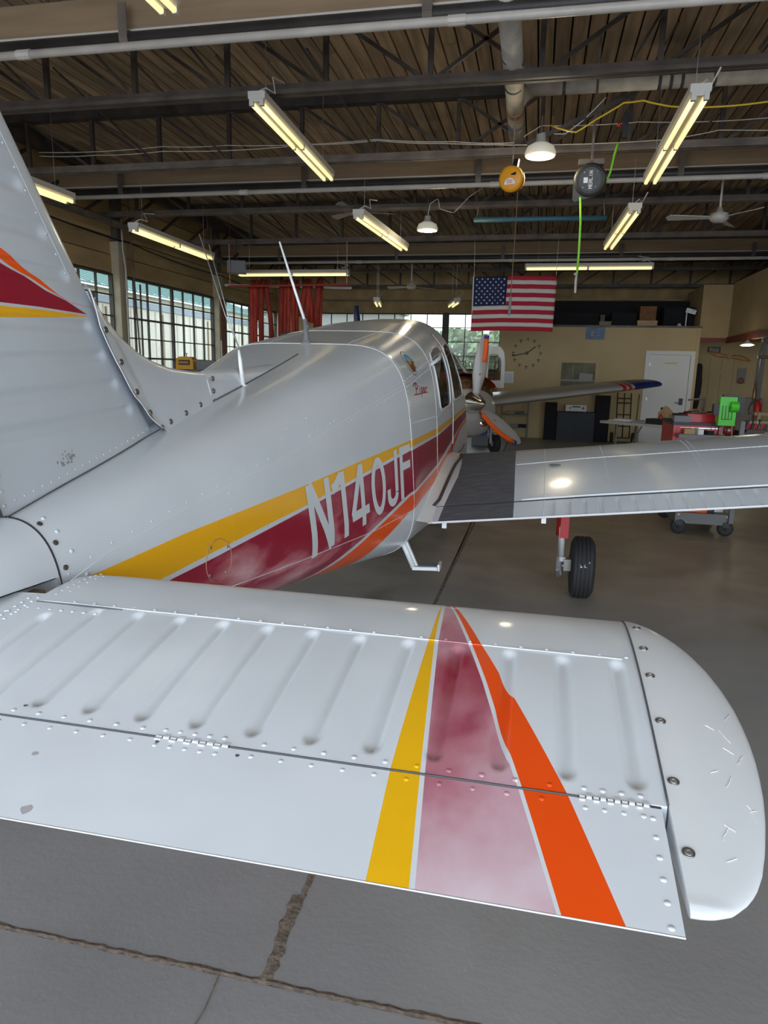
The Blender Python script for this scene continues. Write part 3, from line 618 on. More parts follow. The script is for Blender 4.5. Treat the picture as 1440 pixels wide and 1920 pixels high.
m = MB(); m.tube([(XL + .2, 11.7, 4.0), (XL + .2, 11.7, 3.5), (XL + .23, 11.72, 3.2), (XL + .23, 11.72, 0)], .018, 8); tag(m.build('conduit_pipe', M_pipew, off=(XL + .2, 11.7, 0), smooth=True), 'pale conduit running down the cream column', 'pipe')
m = MB(); m.tube([(XL + .28, 15.45, 2.1), (XL + .25, 15.55, 0.0)], .02, 8); tag(m.build('leaning_pole', M_pipew, off=(XL + .2, 15.5, 0)), 'white pole leaning by the rusty door track', 'pole')
# speaker box near the left wall
m = MB(); m.rbox((-5.9, 13.4, 3.42), (.35, .3, .22), rz=R(20)); o = m.build('heater_box', M_gray, off=(-5.9, 13.4, 3.4)); tag(o, 'grey box heater hung near the roof by the left wall', 'heater')
m = MB(); m.tube([(-5.9, 13.4, 3.5), (-5.9, 13.4, 3.95)], .01, 6); m.build('hanger', M_darksteel, o)
# ================================================================== THE WHITE AIRCRAFT
XC = -1.2; OY = 4.0
AC = thing('airplane', 'white low wing airplane with yellow, red and orange stripes, tail towards the viewer', 'airplane', (XC, OY, 0))
ST = [(0.55, 1.03, .985, .03, 1.0, .0, 2, 2), (.95, 1.085, .88, .095, .97, .02, 2.2, 2.4), (1.36, 1.165, .80, .150, .97, .06, 2.6, 2.6), (2.40, 1.390, .66, .375, .90, .09, 3.6, 3.0), (3.60, 1.650, .50, .605, .85, .10, 5.2, 3.6),
      (4.35, 1.755, .47, .622, .84, .07, 4.8, 4.2), (5.00, 1.850, .49, .622, .84, .07, 4.0, 4.2), (5.80, 1.930, .49, .612, .84, .06, 3.2, 4.2), (6.40, 1.74, .49, .60, .84, .06, 3.0, 4.0),
      (6.85, 1.30, .50, .56, .84, .05, 3.0, 3.5), (7.9, 1.16, .60, .40, .86, .0, 2.6, 3.0), (8.1, 1.08, .66, .30, .86, 0, 2.3, 2.3)]
def par(y):
    if y <= ST[0][0]: return ST[0][1:]
    for a, b in zip(ST[:-1], ST[1:]):
        if y <= b[0]:
            t = (y - a[0]) / (b[0] - a[0]); return tuple(p + (q - p) * t for p, q in zip(a[1:], b[1:]))
    return ST[-1][1:]
def hw(y, z):
    zt, zb, w_, zm, k, nu, nl = par(y)
    if z >= zm:
        t = min((z - zm) / (zt - zm), .9999); return w_ * (1 - k * t) * (1 - t ** nu) ** (1 / nu)
    t = min((zm - z) / (zm - zb), .9999); return w_ * (1 - t ** nl) ** (1 / nl)
def ring(y, N):
    zt, zb, w_, zm, k, nu, nl = par(y); P = []
    for i in range(2 * N + 1):
        th = -math.pi / 2 + math.pi * i / (2 * N)
        n = nu if th >= 0 else nl; c = max(math.cos(th), 0) ** (2 / n); s_ = abs(math.sin(th)) ** (2 / n)
        z = zm + (zt - zm) * s_ if th >= 0 else zm - (zm - zb) * s_
        x = w_ * c * ((1 - k * s_) if th >= 0 else 1)
        if y < 1.352: z = max(z, 1.034)
        P.append((x, z))
    return P
def fpt(y, z, off=0.0, side=1): return Vector((XC + side * (hw(y, z) + off), y, z))
def fnorm(y, z):
    e = .01; a = fpt(y + e, z) - fpt(y - e, z); b = fpt(y, z + e) - fpt(y, z - e); n = b.cross(a) * -1; n.normalize(); return n if n.x > 0 else -n
def topz(y, u):
    """height of the upper skin at half width u"""
    lo, hi = par(y)[3], par(y)[0]
    for _ in range(24):
        mid = (lo + hi) / 2
        if hw(y, mid) > u: lo = mid
        else: hi = mid
    return lo
# paint of the fuselage
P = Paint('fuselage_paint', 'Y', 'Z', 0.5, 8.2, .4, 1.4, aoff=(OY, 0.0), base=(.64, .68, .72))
Yt = [(.5, .98), (1.37, 1.006), (1.544, 1.022), (1.804, 1.047), (2.224, 1.074), (2.49, 1.091), (2.984, 1.128), (3.568, 1.166), (4.364, 1.172), (4.884, 1.186), (5.74, 1.209), (8.2, 1.26)]
Yb = [(.5, .90), (1.37, .915), (1.692, .942), (1.872, .961), (2.208, .993), (2.48, 1.016), (3.572, 1.131), (4.36, 1.138), (4.876, 1.153), (5.728, 1.179), (8.2, 1.23)]
Rt = [(.5, .885), (1.37, .890), (1.72, .930), (1.916, .947), (2.208, .976), (2.476, 1.003), (3.56, 1.113), (4.36, 1.124), (4.876, 1.143), (5.72, 1.169), (8.2, 1.22)]
Rb = [(.5, .4), (2.2, .59), (2.6, .69), (2.808, .744), (3.08, .806), (3.4, .875), (3.524, .895), (4.34, .948), (4.784, .999), (5.708, 1.09), (8.2, 1.2)]
Ot = [(.5, .4), (2.3, .59), (2.6, .672), (2.852, .734), (3.084, .790), (3.524, .881), (4.34, .928), (4.856, .973), (5.708, 1.080), (8.2, 1.19)]
Ob = [(.5, .4), (2.85, .55), (3.152, .69), (3.284, .735), (3.504, .797), (4.308, .862), (4.7, .905), (5.104, .945), (5.704, 1.056), (8.2, 1.18)]
P.layer(P.mul(P.below(Yt), P.inv(P.below(Yb)), P.cmp('Y', 1.42 - OY)), YEL)
redc = P.noisecol([(.36, RED), (.47, (.33, .02, .05)), (.57, (.52, .17, .20)), (.68, (.66, .38, .40))], 2.6, (1, 1.1, 3.0), 5, .4)
redm = P.s
# the sprayed red fades to pink clouds towards the tail only
t = P.t; mr = t.nodes.new('ShaderNodeMapRange'); mr.inputs['From Min'].default_value = 3.6 - OY; mr.inputs['From Max'].default_value = 2.9 - OY; t.links.new(P.sep.outputs['Y'], mr.inputs[0])
mz = t.nodes.new('ShaderNodeMapRange'); mz.inputs['From Min'].default_value = 1.04; mz.inputs['From Max'].default_value = .86; t.links.new(P.sep.outputs['Z'], mz.inputs[0])
fade = t.nodes.new('ShaderNodeMath'); fade.operation = 'MULTIPLY'; t.links.new(mr.outputs[0], fade.inputs[0]); t.links.new(mz.outputs[0], fade.inputs[1])
mx = t.nodes.new('ShaderNodeMix'); mx.data_type = 'RGBA'; t.links.new(fade.outputs[0], mx.inputs[0]); mx.inputs[6].default_value = (*RED, 1); t.links.new(redc, mx.inputs[7])
P.layer(P.band(Rb, Rt), mx.outputs[2])
P.layer(P.band(Ob, Ot), ORA)
M_fus = P.done()
# fuselage skin, window openings left out of it
N = 70
ys = [0.55 + .025 * i for i in range(int((8.1 - .55) / .025) + 1)]
rows = []
for y in ys:
    pr = ring(y, N); full = [(XC + x, y, z) for x, z in pr] + [(XC - x, y, z) for x, z in reversed(pr[1:-1])]; rows.append(full)
REARW = [(4.46, 1.585), (4.50, 1.625), (4.72, 1.668), (5.02, 1.690), (5.075, 1.66), (5.065, 1.40), (5.04, 1.305), (4.98, 1.285), (4.56, 1.272), (4.50, 1.30), (4.46, 1.42)]
FRONTW = [(5.24, 1.655), (5.30, 1.70), (5.65, 1.74), (5.80, 1.72), (6.05, 1.58), (6.16, 1.46), (6.16, 1.36), (6.08, 1.325), (5.36, 1.305), (5.28, 1.33), (5.24, 1.42)]
def inpoly(p, poly):
    x, y = p; c = False; j = len(poly) - 1
    for i in range(len(poly)):
        xi, yi = poly[i]; xj, yj = poly[j]
        if (yi > y) != (yj > y) and x < (xj - xi) * (y - yi) / (yj - yi) + xi: c = not c
        j = i
    return c
skin = MB(); wsh = MB(); nc = len(rows[0]); vs = [p for r_ in rows for p in r_]
skin.v = list(vs); wsh.v = list(vs); panes = {}
for i in range(len(rows) - 1):
    for j in range(nc):
        j2 = (j + 1) % nc; f = (i * nc + j, (i + 1) * nc + j, (i + 1) * nc + j2, i * nc + j2)
        c = [sum(vs[q][k] for q in f) / 4 for k in range(3)]; u = c[0] - XC
        hit = None
        if 4.3 < c[1] < 6.3 and abs(u) > .3:
            if inpoly((c[1], c[2]), REARW): hit = 'rear'
            elif inpoly((c[1], c[2]), FRONTW): hit = 'front'
        if 5.98 < c[1] < 6.78 and c[2] > 1.24 and abs(u) < .50: hit = 'shield'
        if hit is None: skin.f.append(f); skin.mi.append(0)
        elif hit == 'shield': wsh.f.append(f); wsh.mi.append(0)
        else:
            k = (hit, u > 0); panes.setdefault(k, []).append(f)
fus = skin.build('fuselage', M_fus, AC, smooth=True)
wsh.build('windshield', M_acglass, AC, smooth=True)
for (kk, rs) in panes.items():
    m = MB(); used = {}
    for f in rs:
        g = []
        for q in f:
            if q not in used: used[q] = len(m.v); v = vs[q]; m.v.append((v[0] + (-.004 if v[0] > XC else .004), v[1], v[2]))
            g.append(used[q])
        m.f.append(tuple(g)); m.mi.append(0)
    poly = REARW if kk[0] == 'rear' else FRONTW; sd = 1 if kk[1] else -1
    pn = m.build('side_window', M_acglass, AC, smooth=True)
    m = MB(); L_ = []
    for i in range(len(poly)):
        a = poly[i]; b = poly[(i + 1) % len(poly)]; n_ = max(1, int(math.dist(a, b) / .04))
        for k in range(n_): t_ = k / n_; L_.append(fpt(a[0] + (b[0] - a[0]) * t_, a[1] + (b[1] - a[1]) * t_, .001, sd))
    L_ += [L_[0], L_[1]]; m.tube(L_, .007, 6, cap=False); m.build('window_frame', M_white, pn, smooth=True)
# cabin inside: floor, seats
m = MB(); m.box((XC - .5, 4.2, .55), (XC + .5, 6.9, .60)); m.box((XC - .5, 4.15, .6), (XC + .5, 4.2, 1.5)); m.box((XC - .5, 6.75, .6), (XC + .5, 6.85, 1.22)); m.build('cabin_interior', mat('tan_cabin_trim', (.20, .13, .07), .8), AC)
M_seat = mat('brown_seat_fabric', (.26, .14, .07), .85)
for x in (-.27, .27):
    for y in (4.55, 5.45):
        m = MB(); m.rbox((XC + x, y + .3, .85), (.44, .5, .14)); m.rbox((XC + x, y + .02, 1.15), (.42, .12, .62), rx=R(-10)); m.rbox((XC + x, y - .04, 1.50), (.22, .09, .14)); m.build('seat', M_seat, AC)
# lap seams that run round and along the skin
def seam_ring(y, r_=.0021, z0=None, mt=M_seam, name='skin_seam', both=True):
    pr = ring(y, 60); m = MB(); P_ = [Vector((XC + x, y, z)) for x, z in pr if z0 is None or z > z0]
    if both: P_ = P_ + [Vector((2 * XC - p.x, p.y, p.z)) for p in reversed(P_)]
    m.tube(P_, r_, 5, cap=False); return m.build(name, mt, AC, smooth=True)
seam_ring(3.58); seam_ring(4.33)
seam_ring(1.365, .0028, .99, M_gap, 'tail_cone_joint')
def seam_line(pts, r_=.0016, mt=M_seam, name='skin_seam', off=.0):
    L_ = []
    for a, b in zip(pts[:-1], pts[1:]):
        n_ = max(1, int(math.dist(a, b) / .06))
        for k in range(n_): t_ = k / n_; L_.append(fpt(a[0] + (b[0] - a[0]) * t_, a[1] + (b[1] - a[1]) * t_, off))
    L_.append(fpt(*pts[-1], off)); m = MB(); m.tube(L_, r_, 5); return m.build(name, mt, AC, smooth=True)
CH = [(1.39, 1.016), (1.512, 1.055), (1.96, 1.135), (2.492, 1.229), (2.876, 1.309), (3.58, 1.447), (4.33, 1.565)]
seam_line(CH, .0014); seam_line([(1.98, .827), (2.21, .817), (3.08, .787), (3.58, .80)], .0016, M_white)
seam_line([(3.585, 1.265), (4.33, 1.258)], .0015, M_white)
seam_line([(4.36, 1.24), (5.1, 1.30)], .002, M_white)
# door outline: dark joint
seam_line([(5.17, 1.78), (5.17, 1.5), (5.13, 1.2), (5.08, .98), (5.10, .92), (5.16, .89), (5.9, .88), (6.1, .90)], .0045, M_gap, 'door_joint')
seam_line([(5.205, 1.78), (5.205, 1.5), (5.165, 1.2), (5.12, 1.0)], .005, M_white, 'door_edge', .002)
# roof door sill / top latch and rear window scoop
m = MB(); m.tube([fpt(4.38, 1.56, .004), fpt(4.62, 1.60, .03), fpt(5.0, 1.66, .012)], [.008, .014, .007], 8); m.build('air_scoop', M_white, AC, smooth=True)
m = MB(); m.tube([fpt(4.40, 1.555, .01), fpt(4.55, 1.575, .03)], .004, 6); m.build('scoop_lip', M_chrome, AC)
# rivets
rv = MB()
def rivets(pts, sp, r_=.0036, h_=.0016):
    acc = 0.0
    for a, b in zip(pts[:-1], pts[1:]):
        L_ = math.dist(a, b); t_ = acc
        while t_ < L_:
            y = a[0] + (b[0] - a[0]) * t_ / L_; z = a[1] + (b[1] - a[1]) * t_ / L_
            rv.dome(fpt(y, z), fnorm(y, z), r_, h_, 6); t_ += sp
        acc = t_ - L_
rivets([(y + .0, z + .018) for y, z in CH], .075); rivets([(3.58, 1.462), (4.33, 1.575), (5.1, 1.66)], .03); rivets([(3.58, 1.43), (4.33, 1.54)], .03)
rivets([(2.9, 1.30), (3.58, 1.43)], .035)
rivets([(2.02, 1.127), (2.008, .90), (2.0, .84)], .05); rivets([(2.856, 1.304), (2.856, 1.0)], .05); rivets([(3.625, 1.25), (4.30, 1.245)], .022, .003)
rivets([(2.0, .812), (2.21, .803), (3.08, .773), (3.55, .785)], .045); rivets([(3.62, 1.2), (3.62, .65)], .04); rivets([(4.40, 1.2), (4.40, .9)], .05)
rivets([(3.60, .76), (3.9, .80)], .02, .003)
for yy in (3.62, 4.29, 4.37, 3.98):
    pr = ring(yy, 60)
    for i_, (x, z) in enumerate(pr):
        if z > 1.35 and i_ % 2 == 0: rv.dome((XC + x, yy, z), (x, 0, max(0, z - 1.2)), .0032, .0015, 6); rv.dome((XC - x, yy, z), (-x, 0, max(0, z - 1.2)), .0032, .0015, 6)
for u in (.22, -.22):
    yy = 3.62
    while yy < 5.6: rv.dome((XC + u, yy, topz(yy, abs(u))), (0, -.1, 1), .0034, .0016, 6); yy += .03
for (y_, z_) in ((1.376, 1.159), (1.376, 1.13), (1.385, 1.082), (1.41, 1.02)): rv.dome(fpt(y_ + .03, z_ - .0), fnorm(y_, z_ - .02), .006, .003, 8)
for (a, b) in ((2.6, 1.33), (2.75, 1.30), (2.95, 1.40), (2.4, 1.27), (2.45, 1.30), (3.1, 1.47), (3.2, 1.46)): rv.dome(fpt(a, b), fnorm(a, b), .004, .002, 6)
rv.build('rivet_rows', M_fus, AC, smooth=True, kind='stuff')
# round inspection cover low on the side
m = MB(); C0 = (1.93, .932); L_ = [fpt(C0[0] + .062 * math.cos(a), C0[1] + .068 * math.sin(a), .0012) for a in [2 * math.pi * k / 40 for k in range(42)]]
m.tube(L_, .0014, 5, cap=False); ic = m.build('inspection_cover', mat('cover_edge', (.45, .25, .16), .5), AC, smooth=True)
for a in (.6, 2.2, 3.8, 5.4):
    m = MB(); p = (C0[0] + .055 * math.cos(a), C0[1] + .06 * math.sin(a)); m.dome(fpt(*p), fnorm(*p), .0055, .002, 8); m.build('cover_screw', M_steel, ic)
# tail cone screws
for (y_, z_) in ((1.385, 1.150), (1.385, 1.108), (1.385, 1.050)):
    m = MB(); n = fnorm(y_, z_); p = fpt(y_, z_); m.lathe([(.007, 0), (.0065, .0028), (.002, .0034), (.0018, .001), (0, .001)], p, n, 12); m.build('screw', M_screw, AC)
m = MB(); p = fpt(1.40, 1.004, .003); m.rbox(p, (.006, .022, .018)); o = m.build('ground_tab', M_gap, AC)
m = MB(); m.dome(p + Vector((.003, -.002, 0)), (1, -.4, .1), .005, .003); m.build('tab_screw', M_trimw, o)
# registration letters on the side
M_let = mat('registration_white', (.62, .66, .68), .4)
def regpt(t_):
    # t_: x along the fuselage (metres from 2.46), y = 0..1 height of a letter
    zb_ = .797 + t_.x * .088; zt_ = 1.086 + t_.x * .058; a = t_.x + 2.46; y = a + (1 - t_.y) * .035 * max(0, 1 - t_.x / .9); z = zb_ + (zt_ - zb_) * t_.y
    return fpt(y, z, .0022)
def regstrip(m, pts, th):
    """stroke of constant width along a polyline given in (metres, fraction) coordinates"""
    H = .28; Q = [Vector((p[0], p[1] * H)) for p in pts]; out = [[], []]
    fine = []
    for a, b in zip(Q[:-1], Q[1:]):
        n_ = max(1, int((b - a).length / .015)); fine += [a.lerp(b, k / n_) for k in range(n_)]
    fine.append(Q[-1])
    for i, p in enumerate(fine):
        d = (fine[min(i + 1, len(fine) - 1)] - fine[max(i - 1, 0)]).normalized(); n = Vector((-d.y, d.x)) * th / 2
        for s_, row in ((1, out[0]), (-1, out[1])): q = p + n * s_; row.append(regpt(Vector((q.x, q.y / H))))
    m.grid(out)
def arc(cx, cy, rx, ry, a0, a1, n=24): return [(cx + rx * math.cos(R(a0 + (a1 - a0) * k / n)), cy + ry * math.sin(R(a0 + (a1 - a0) * k / n))) for k in range(n + 1)]
LET = [('N', [[(.022, 0), (.022, 1)], [(.028, 1.0), (.165, .0)], [(.165, 0), (.165, 1)]], .044), ('1', [[(.300, 0), (.300, 1)], [(.205, .80), (.235, .83), (.290, .96)]], .042),
       ('4', [[(.482, 0), (.482, 1)], [(.478, .98), (.372, .245)], [(.362, .235), (.545, .235)]], .040), ('0', [arc(.664, .5, .064, .435, 0, 372)], .038),
       ('J', [[(.885, 1), (.885, .22)] + arc(.834, .22, .051, .16, 0, -180, 16) + [(.783, .34)]], .040), ('F', [[(.957, 0), (.957, 1)], [(.945, .935), (1.085, .935)], [(.95, .62), (1.078, .62)]], .042)]
for nm, st, th in LET:
    m = MB()
    for s_ in st: regstrip(m, s_, th)
    m.build('registration_letter', M_let, AC, smooth=True)
# maker script on the cabin side
M_script = mat('script_red', (.35, .02, .03), .5)
m = MB()
def script(pts, th=.005):
    P_ = [Vector(p) for p in pts]; rr = [[], []]
    fine = []
    for a, b in zip(P_[:-1], P_[1:]):
        n_ = max(1, int((b - a).length / .01)); fine += [a.lerp(b, k / n_) for k in range(n_)]
    fine.append(P_[-1])
    for i, p in enumerate(fine):
        d = (fine[min(i + 1, len(fine) - 1)] - fine[max(i - 1, 0)]).normalized(); n = Vector((-d.y, d.x)) * th / 2
        for s_, row in ((1, rr[0]), (-1, rr[1])): q = p + n * s_; row.append(fpt(q.x, q.y, .0022))
    m.grid(rr)
sy, sz = 3.74, 1.392
def sc_(pts, dy=0, th=.0085): script([(sy + dy + a * .36, sz + b * .06) for a, b in pts], th)
sc_([(.0, .0), (1.0, .12)], 0, .006)                                   # underline
sc_([(.16, .12), (.20, .95)]); sc_([(.04, .75), (.14, 1.0), (.28, .98), (.33, .75), (.26, .52), (.17, .50)])   # P
sc_([(.42, .15), (.43, .55)]); sc_([(.432, .68), (.434, .76)])           # i
sc_([(.52, -.35), (.53, .55)]); sc_([(.53, .5), (.60, .6), (.65, .4), (.60, .2), (.53, .25)])  # p
sc_([(.70, .38), (.79, .42), (.78, .58), (.72, .56), (.70, .35), (.74, .18), (.82, .25)])      # e
sc_([(.87, .18), (.88, .55)]); sc_([(.88, .42), (.94, .58), (1.0, .52)])                        # r
m.build('script_lettering', M_script, AC)
# shield decal
DC = (3.875, 1.568)
def shield(scale, off, keep=None, name='shield_decal', mt=None, parent=None):
    pts = []
    for k in range(36):
        a = 2 * math.pi * k / 36; x = math.cos(a) * .088; y = math.sin(a) * .070
        if y > 0: y *= .72; x *= 1.0
        pts.append((x * scale, y * scale))
    if keep: pts = [(x, max(keep[0], min(keep[1], y))) for x, y in pts]
    m = MB(); N_ = 8; cy_ = (min(p[1] for p in pts) + max(p[1] for p in pts)) / 2
    ring_ = [[fpt(DC[0] + x * k / N_, DC[1] + (cy_ + (y - cy_) * k / N_), off) for x, y in pts] for k in range(1, N_ + 1)]
    m.grid(ring_, closed=True); m.add(ring_[0], [tuple(range(len(pts)))]); return m.build(name, mt, parent or AC)
dcl = shield(1.06, .0016, None, 'shield_decal', M_gap)
shield(1.0, .0024, None, 'decal_field', mat('decal_white', (.7, .7, .68), .5), dcl)
shield(.80, .0032, (-.2, .004), 'decal_lower_field', mat('decal_brown', (.16, .05, .02), .5), dcl)
shield(.80, .0034, (.002, .2), 'decal_upper_field', mat('decal_blue', (.02, .28, .46), .5), dcl)
m = MB()
for a in ((-.035, -.022), (-.005, .012), (.0, -.03), (.025, .014), (.055, -.02)): pass
ML = [(-.045, -.028), (-.02, .015), (.0, -.01), (.022, .018), (.05, -.022)]
rr = [[fpt(DC[0] + a, DC[1] + b + s_ * .007, .0042) for a, b in ML] for s_ in (1, -1)]; m.grid(rr); m.build('decal_emblem', mat('decal_yellow', (.8, .6, .03), .5), dcl)
m = MB()
for k in range(5):
    a = R(-120 + 15 * k * 2); m.add([fpt(DC[0] + .078 * math.cos(a) + dx, DC[1] + .060 * math.sin(a) + dz, .0042) for dx, dz in ((-.004, -.004), (.004, -.004), (.004, .004), (-.004, .004))], [(0, 1, 2, 3)])
m.build('decal_lettering', M_gap, dcl)
# ---------------------------------------------------------------- antennas and step
def rodpart(name, pts, r_, mt, par_=AC, seg=8):
    m = MB(); m.tube(pts, r_, seg); return m.build(name, mt, par_, smooth=True)
z0 = par(3.6)[0]
a1 = rodpart('roof_antenna', [(XC, 3.60, z0 + .08), (XC - .07, 3.60, z0 + .28), (XC - .147, 3.6, z0 + .505)], [.008, .007, .005], M_white)
m = MB(); m.tube([(XC, 3.60, z0 - .01), (XC, 3.6, z0 + .005), (XC - .001, 3.6, z0 + .03), (XC - .01, 3.6, z0 + .12)], [.040, .028, .014, .011], 12); m.build('antenna_base', M_gray, a1, smooth=True)
zs = par(2.75)[0]
a2 = rodpart('spine_antenna', [(XC + .055, 2.66, 1.435), (XC + .045, 2.66, 1.45), (XC + .035, 2.66, 1.55), (XC + .03, 2.66, 1.585)], [.017, .010, .008, .005], M_white)
for dx, dy, zz in ((-.145, .0, 2.03), (-.105, 0, 1.99)):
    rodpart('whip_wire', [(XC + .032, 2.67, 1.58), (XC + .01 + dx * .3, 2.68, 1.72), (XC + .0 + dx, 2.70 + dy, zz)], .0019, M_steel, a2, 6)
st = rodpart('cabin_step', [(XC + .52, 3.62, .64), (XC + .60, 3.62, .475)], .014, M_white)
m = MB(); m.bar((XC + .52, 3.64, .65), (XC + .605, 3.64, .470), .04, .02, (0, 1, 0)); m.build('step_strut', M_white, st)
m = MB(); m.rbox((XC + .665, 3.66, .468), (.14, .085, .018), ry=R(-3)); m.rbox((XC + .738, 3.66, .478), (.012, .085, .035)); m.build('step_plate', M_white, st)
m = MB(); m.rbox((XC + .665, 3.66, .479), (.12, .07, .004), ry=R(-3)); m.build('step_grip', M_gray, st)
# ---------------------------------------------------------------- fin
def lerp_pts(pts, x):
    if x <= pts[0][0]: return pts[0][1]
    for a, b in zip(pts[:-1], pts[1:]):
        if x <= b[0]: return a[1] + (b[1] - a[1]) * (x - a[0]) / (b[0] - a[0])
    return pts[-1][1]
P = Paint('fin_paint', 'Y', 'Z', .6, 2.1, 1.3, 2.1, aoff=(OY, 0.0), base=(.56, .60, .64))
fot = [(.6, 2.02), (1.383, 1.779), (1.478, 1.741), (1.548, 1.708), (1.60, 1.685), (1.645, 1.672), (2.1, 1.65)]
fob = [(.6, 1.99), (1.38, 1.758), (1.476, 1.723), (1.547, 1.698), (1.60, 1.683), (1.645, 1.671), (2.1, 1.65)]
frt = [(.6, 1.97), (1.379, 1.749), (1.479, 1.716), (1.553, 1.690), (1.628, 1.674), (1.713, 1.648), (2.1, 1.56)]
frb = [(.6, 1.648), (1.367, 1.649), (1.522, 1.650), (1.713, 1.647), (2.1, 1.64)]
fyt = [(.6, 1.639), (1.366, 1.641), (1.522, 1.644), (1.706, 1.643), (2.1, 1.64)]
fyb = [(.6, 1.60), (1.363, 1.614), (1.52, 1.625), (1.706, 1.640), (2.1, 1.66)]
P.layer(P.band(fob, fot), ORA); P.layer(P.mul(P.band(frb, frt), P.cmp('Y', 1.716 - OY, False)), P.noisecol([(.3, RED), (.6, RED), (.8, (.42, .06, .09))], 4)); P.layer(P.mul(P.band(fyb, fyt), P.cmp('Y', 1.712 - OY, False)), YEL)
M_fin = P.done()
def fin_aft(z): return 1.357 - .40 * (z - 1.16)
def fin_le(z): return 1.728 + .753 * (1.716 - z)
def fin_t(d, z):      # half thickness, d behind the leading edge
    c = max(.2, .95 - .45 * (z - 1.2)); x = min(max(d / c, 0), 1)
    return 5 * .5 * .105 * c * (.2969 * math.sqrt(x) - .126 * x - .3516 * x * x + .2843 * x ** 3 - .1015 * x ** 4) * 1.0
BEADS = [(2.10, 1.30, 1.36), (2.005, 1.20, 1.41), (1.915, 1.20, 1.475), (1.823, 1.20, 1.545), (1.735, 1.2, 1.62), (1.612, 1.2, 1.700), (1.527, 1.2, 1.755), (1.444, 1.2, 1.805), (1.362, 1.2, 1.875)]
def bead(v, v0, u, u0, u1, wd, dep):
    d = abs(v - v0)
    if u < u0: d = math.hypot(d, (u0 - u) * .6)
    if u > u1: d = math.hypot(d, (u - u1) * .6)
    return dep * (1 - (d / wd) ** 2.4) ** 1.6 if d < wd else 0.0
m = MB()
zs_ = [1.10 + .005 * i for i in range(235)]
for sd in (1, -1):
    rows = []
    for z in zs_:
        a, b = fin_aft(z), fin_le(z); row = []
        for k in range(61):
            s_ = 1 - (1 - k / 60) ** 1.8; y = a + (b - a) * s_
            t_ = fin_t(b - y, z); dd = max([bead(z, bz + (y - 1.5) * slope_, y, y0, y1, .021, .0085) for (bz, y0, y1), slope_ in zip(BEADS, (0, 0, 0, 0, 0, .02, .05, .06, .06))] + [0]) if b - y > .05 else 0
            row.append((XC + sd * (t_ - dd), y, z))
        rows.append(row if sd > 0 else row[::-1])
    m.grid([r_[::-1] for r_ in rows])
zt_ = zs_[-1]; m.build('vertical_fin', M_fin, AC, smooth=True)
m = MB(); L_ = [(XC + s_ * fin_t(fin_le(zt_) - y, zt_), y, zt_ ) for s_ in (1, -1) for y in [fin_aft(zt_) + (fin_le(zt_) - fin_aft(zt_)) * k / 12 for k in range(13)][::s_]]
m.add(L_, [tuple(range(len(L_)))]); m.add([(x, y, z + .03) for x, y, z in L_], [tuple(range(len(L_)))]); m.grid([L_ + [L_[0]], [(XC + (x - XC) * .6, y - .01, z + .03) for x, y, z in L_ + [L_[0]]]]); m.build('fin_tip', M_white, AC)
# rudder behind it
m = MB()
for sd in (1, -1):
    rows = [[(XC + sd * .028 * (1 - k / 8) * (1 - .3 * (z - 1.1)), fin_aft(z) - .05 - k / 8 * .34 * (1 - .15 * (z - 1.1)), z) for k in range(9)] for z in [1.20 + .05 * i for i in range(23)]]
    m.grid([r_ if sd > 0 else r_[::-1] for r_ in rows])
m.build('rudder', M_white, AC, smooth=True)
m = MB(); m.grid([[(XC + sd * .03, fin_aft(z) - .012, z) for sd in (1, -1)] for z in (1.17, 2.27)]); m.build('rudder_gap', M_gap, AC)
frv = MB()
for z in [1.74 + .042 * i for i in range(12)]:
    y = 1.640 - .725 * (z - 1.735); frv.dome((XC + fin_t(fin_le(z) - y, z), y, z), (1, .1, 0), .0035, .002, 6)
for k in range(20):
    y = 1.40 + .031 * k; z = topz(y, .04) + .028 - .008 * k / 20; frv.dome((XC + fin_t(fin_le(z) - y, z), y, z), (1, 0, 0), .0035, .002, 6)
for (y, z) in ((1.352, 1.262), (1.357, 1.226), (1.362, 1.192)): frv.dome((XC + fin_t(fin_le(z) - y, z), y + .004, z), (1, 0, 0), .006, .003, 8)
frv.build('fin_rivets', M_fin, AC, smooth=True, kind='stuff')
m = MB(); m.tube([(XC + fin_t(fin_le(z) - y, z) + .0002, y, z) for y, z in [(1.652 - .725 * (z - 1.735), z) for z in [1.735 + .03 * i for i in range(17)]]], .0012, 5); m.build('fin_seam', M_fin, AC)
# fin root joint with the fuselage
m = MB(); m.tube([(XC + max(.02, fin_t(fin_le(topz(y, .03)) - y, topz(y, .03))) + .002, y, topz(y, max(.02, fin_t(fin_le(topz(y, .03)) - y, topz(y, .03)))) + .003) for y in [1.36 + .03 * k for k in range(24)]], .0017, 5); m.build('fin_root_joint', M_gapgrey, AC)
# chipped paint low on the fin
rng = random.Random(3); m = MB()
for k in range(26):
    y = 1.585 + rng.gauss(0, .016); z = 1.262 + abs(rng.gauss(0, .018)) + (y - 1.585) * .15; r_ = .0015 + .003 * rng.random(); x = XC + fin_t(fin_le(z) - y, z) + .0006
    m.add([(x, y + r_ * math.cos(a) * (.7 + .5 * rng.random()), z + r_ * math.sin(a) * (.7 + .6 * rng.random())) for a in [k_ * math.pi / 3.5 for k_ in range(7)]], [tuple(range(7))])
m.build('paint_chips', mat('bare_metal_chip', (.30, .29, .29), .6), AC, kind='stuff')
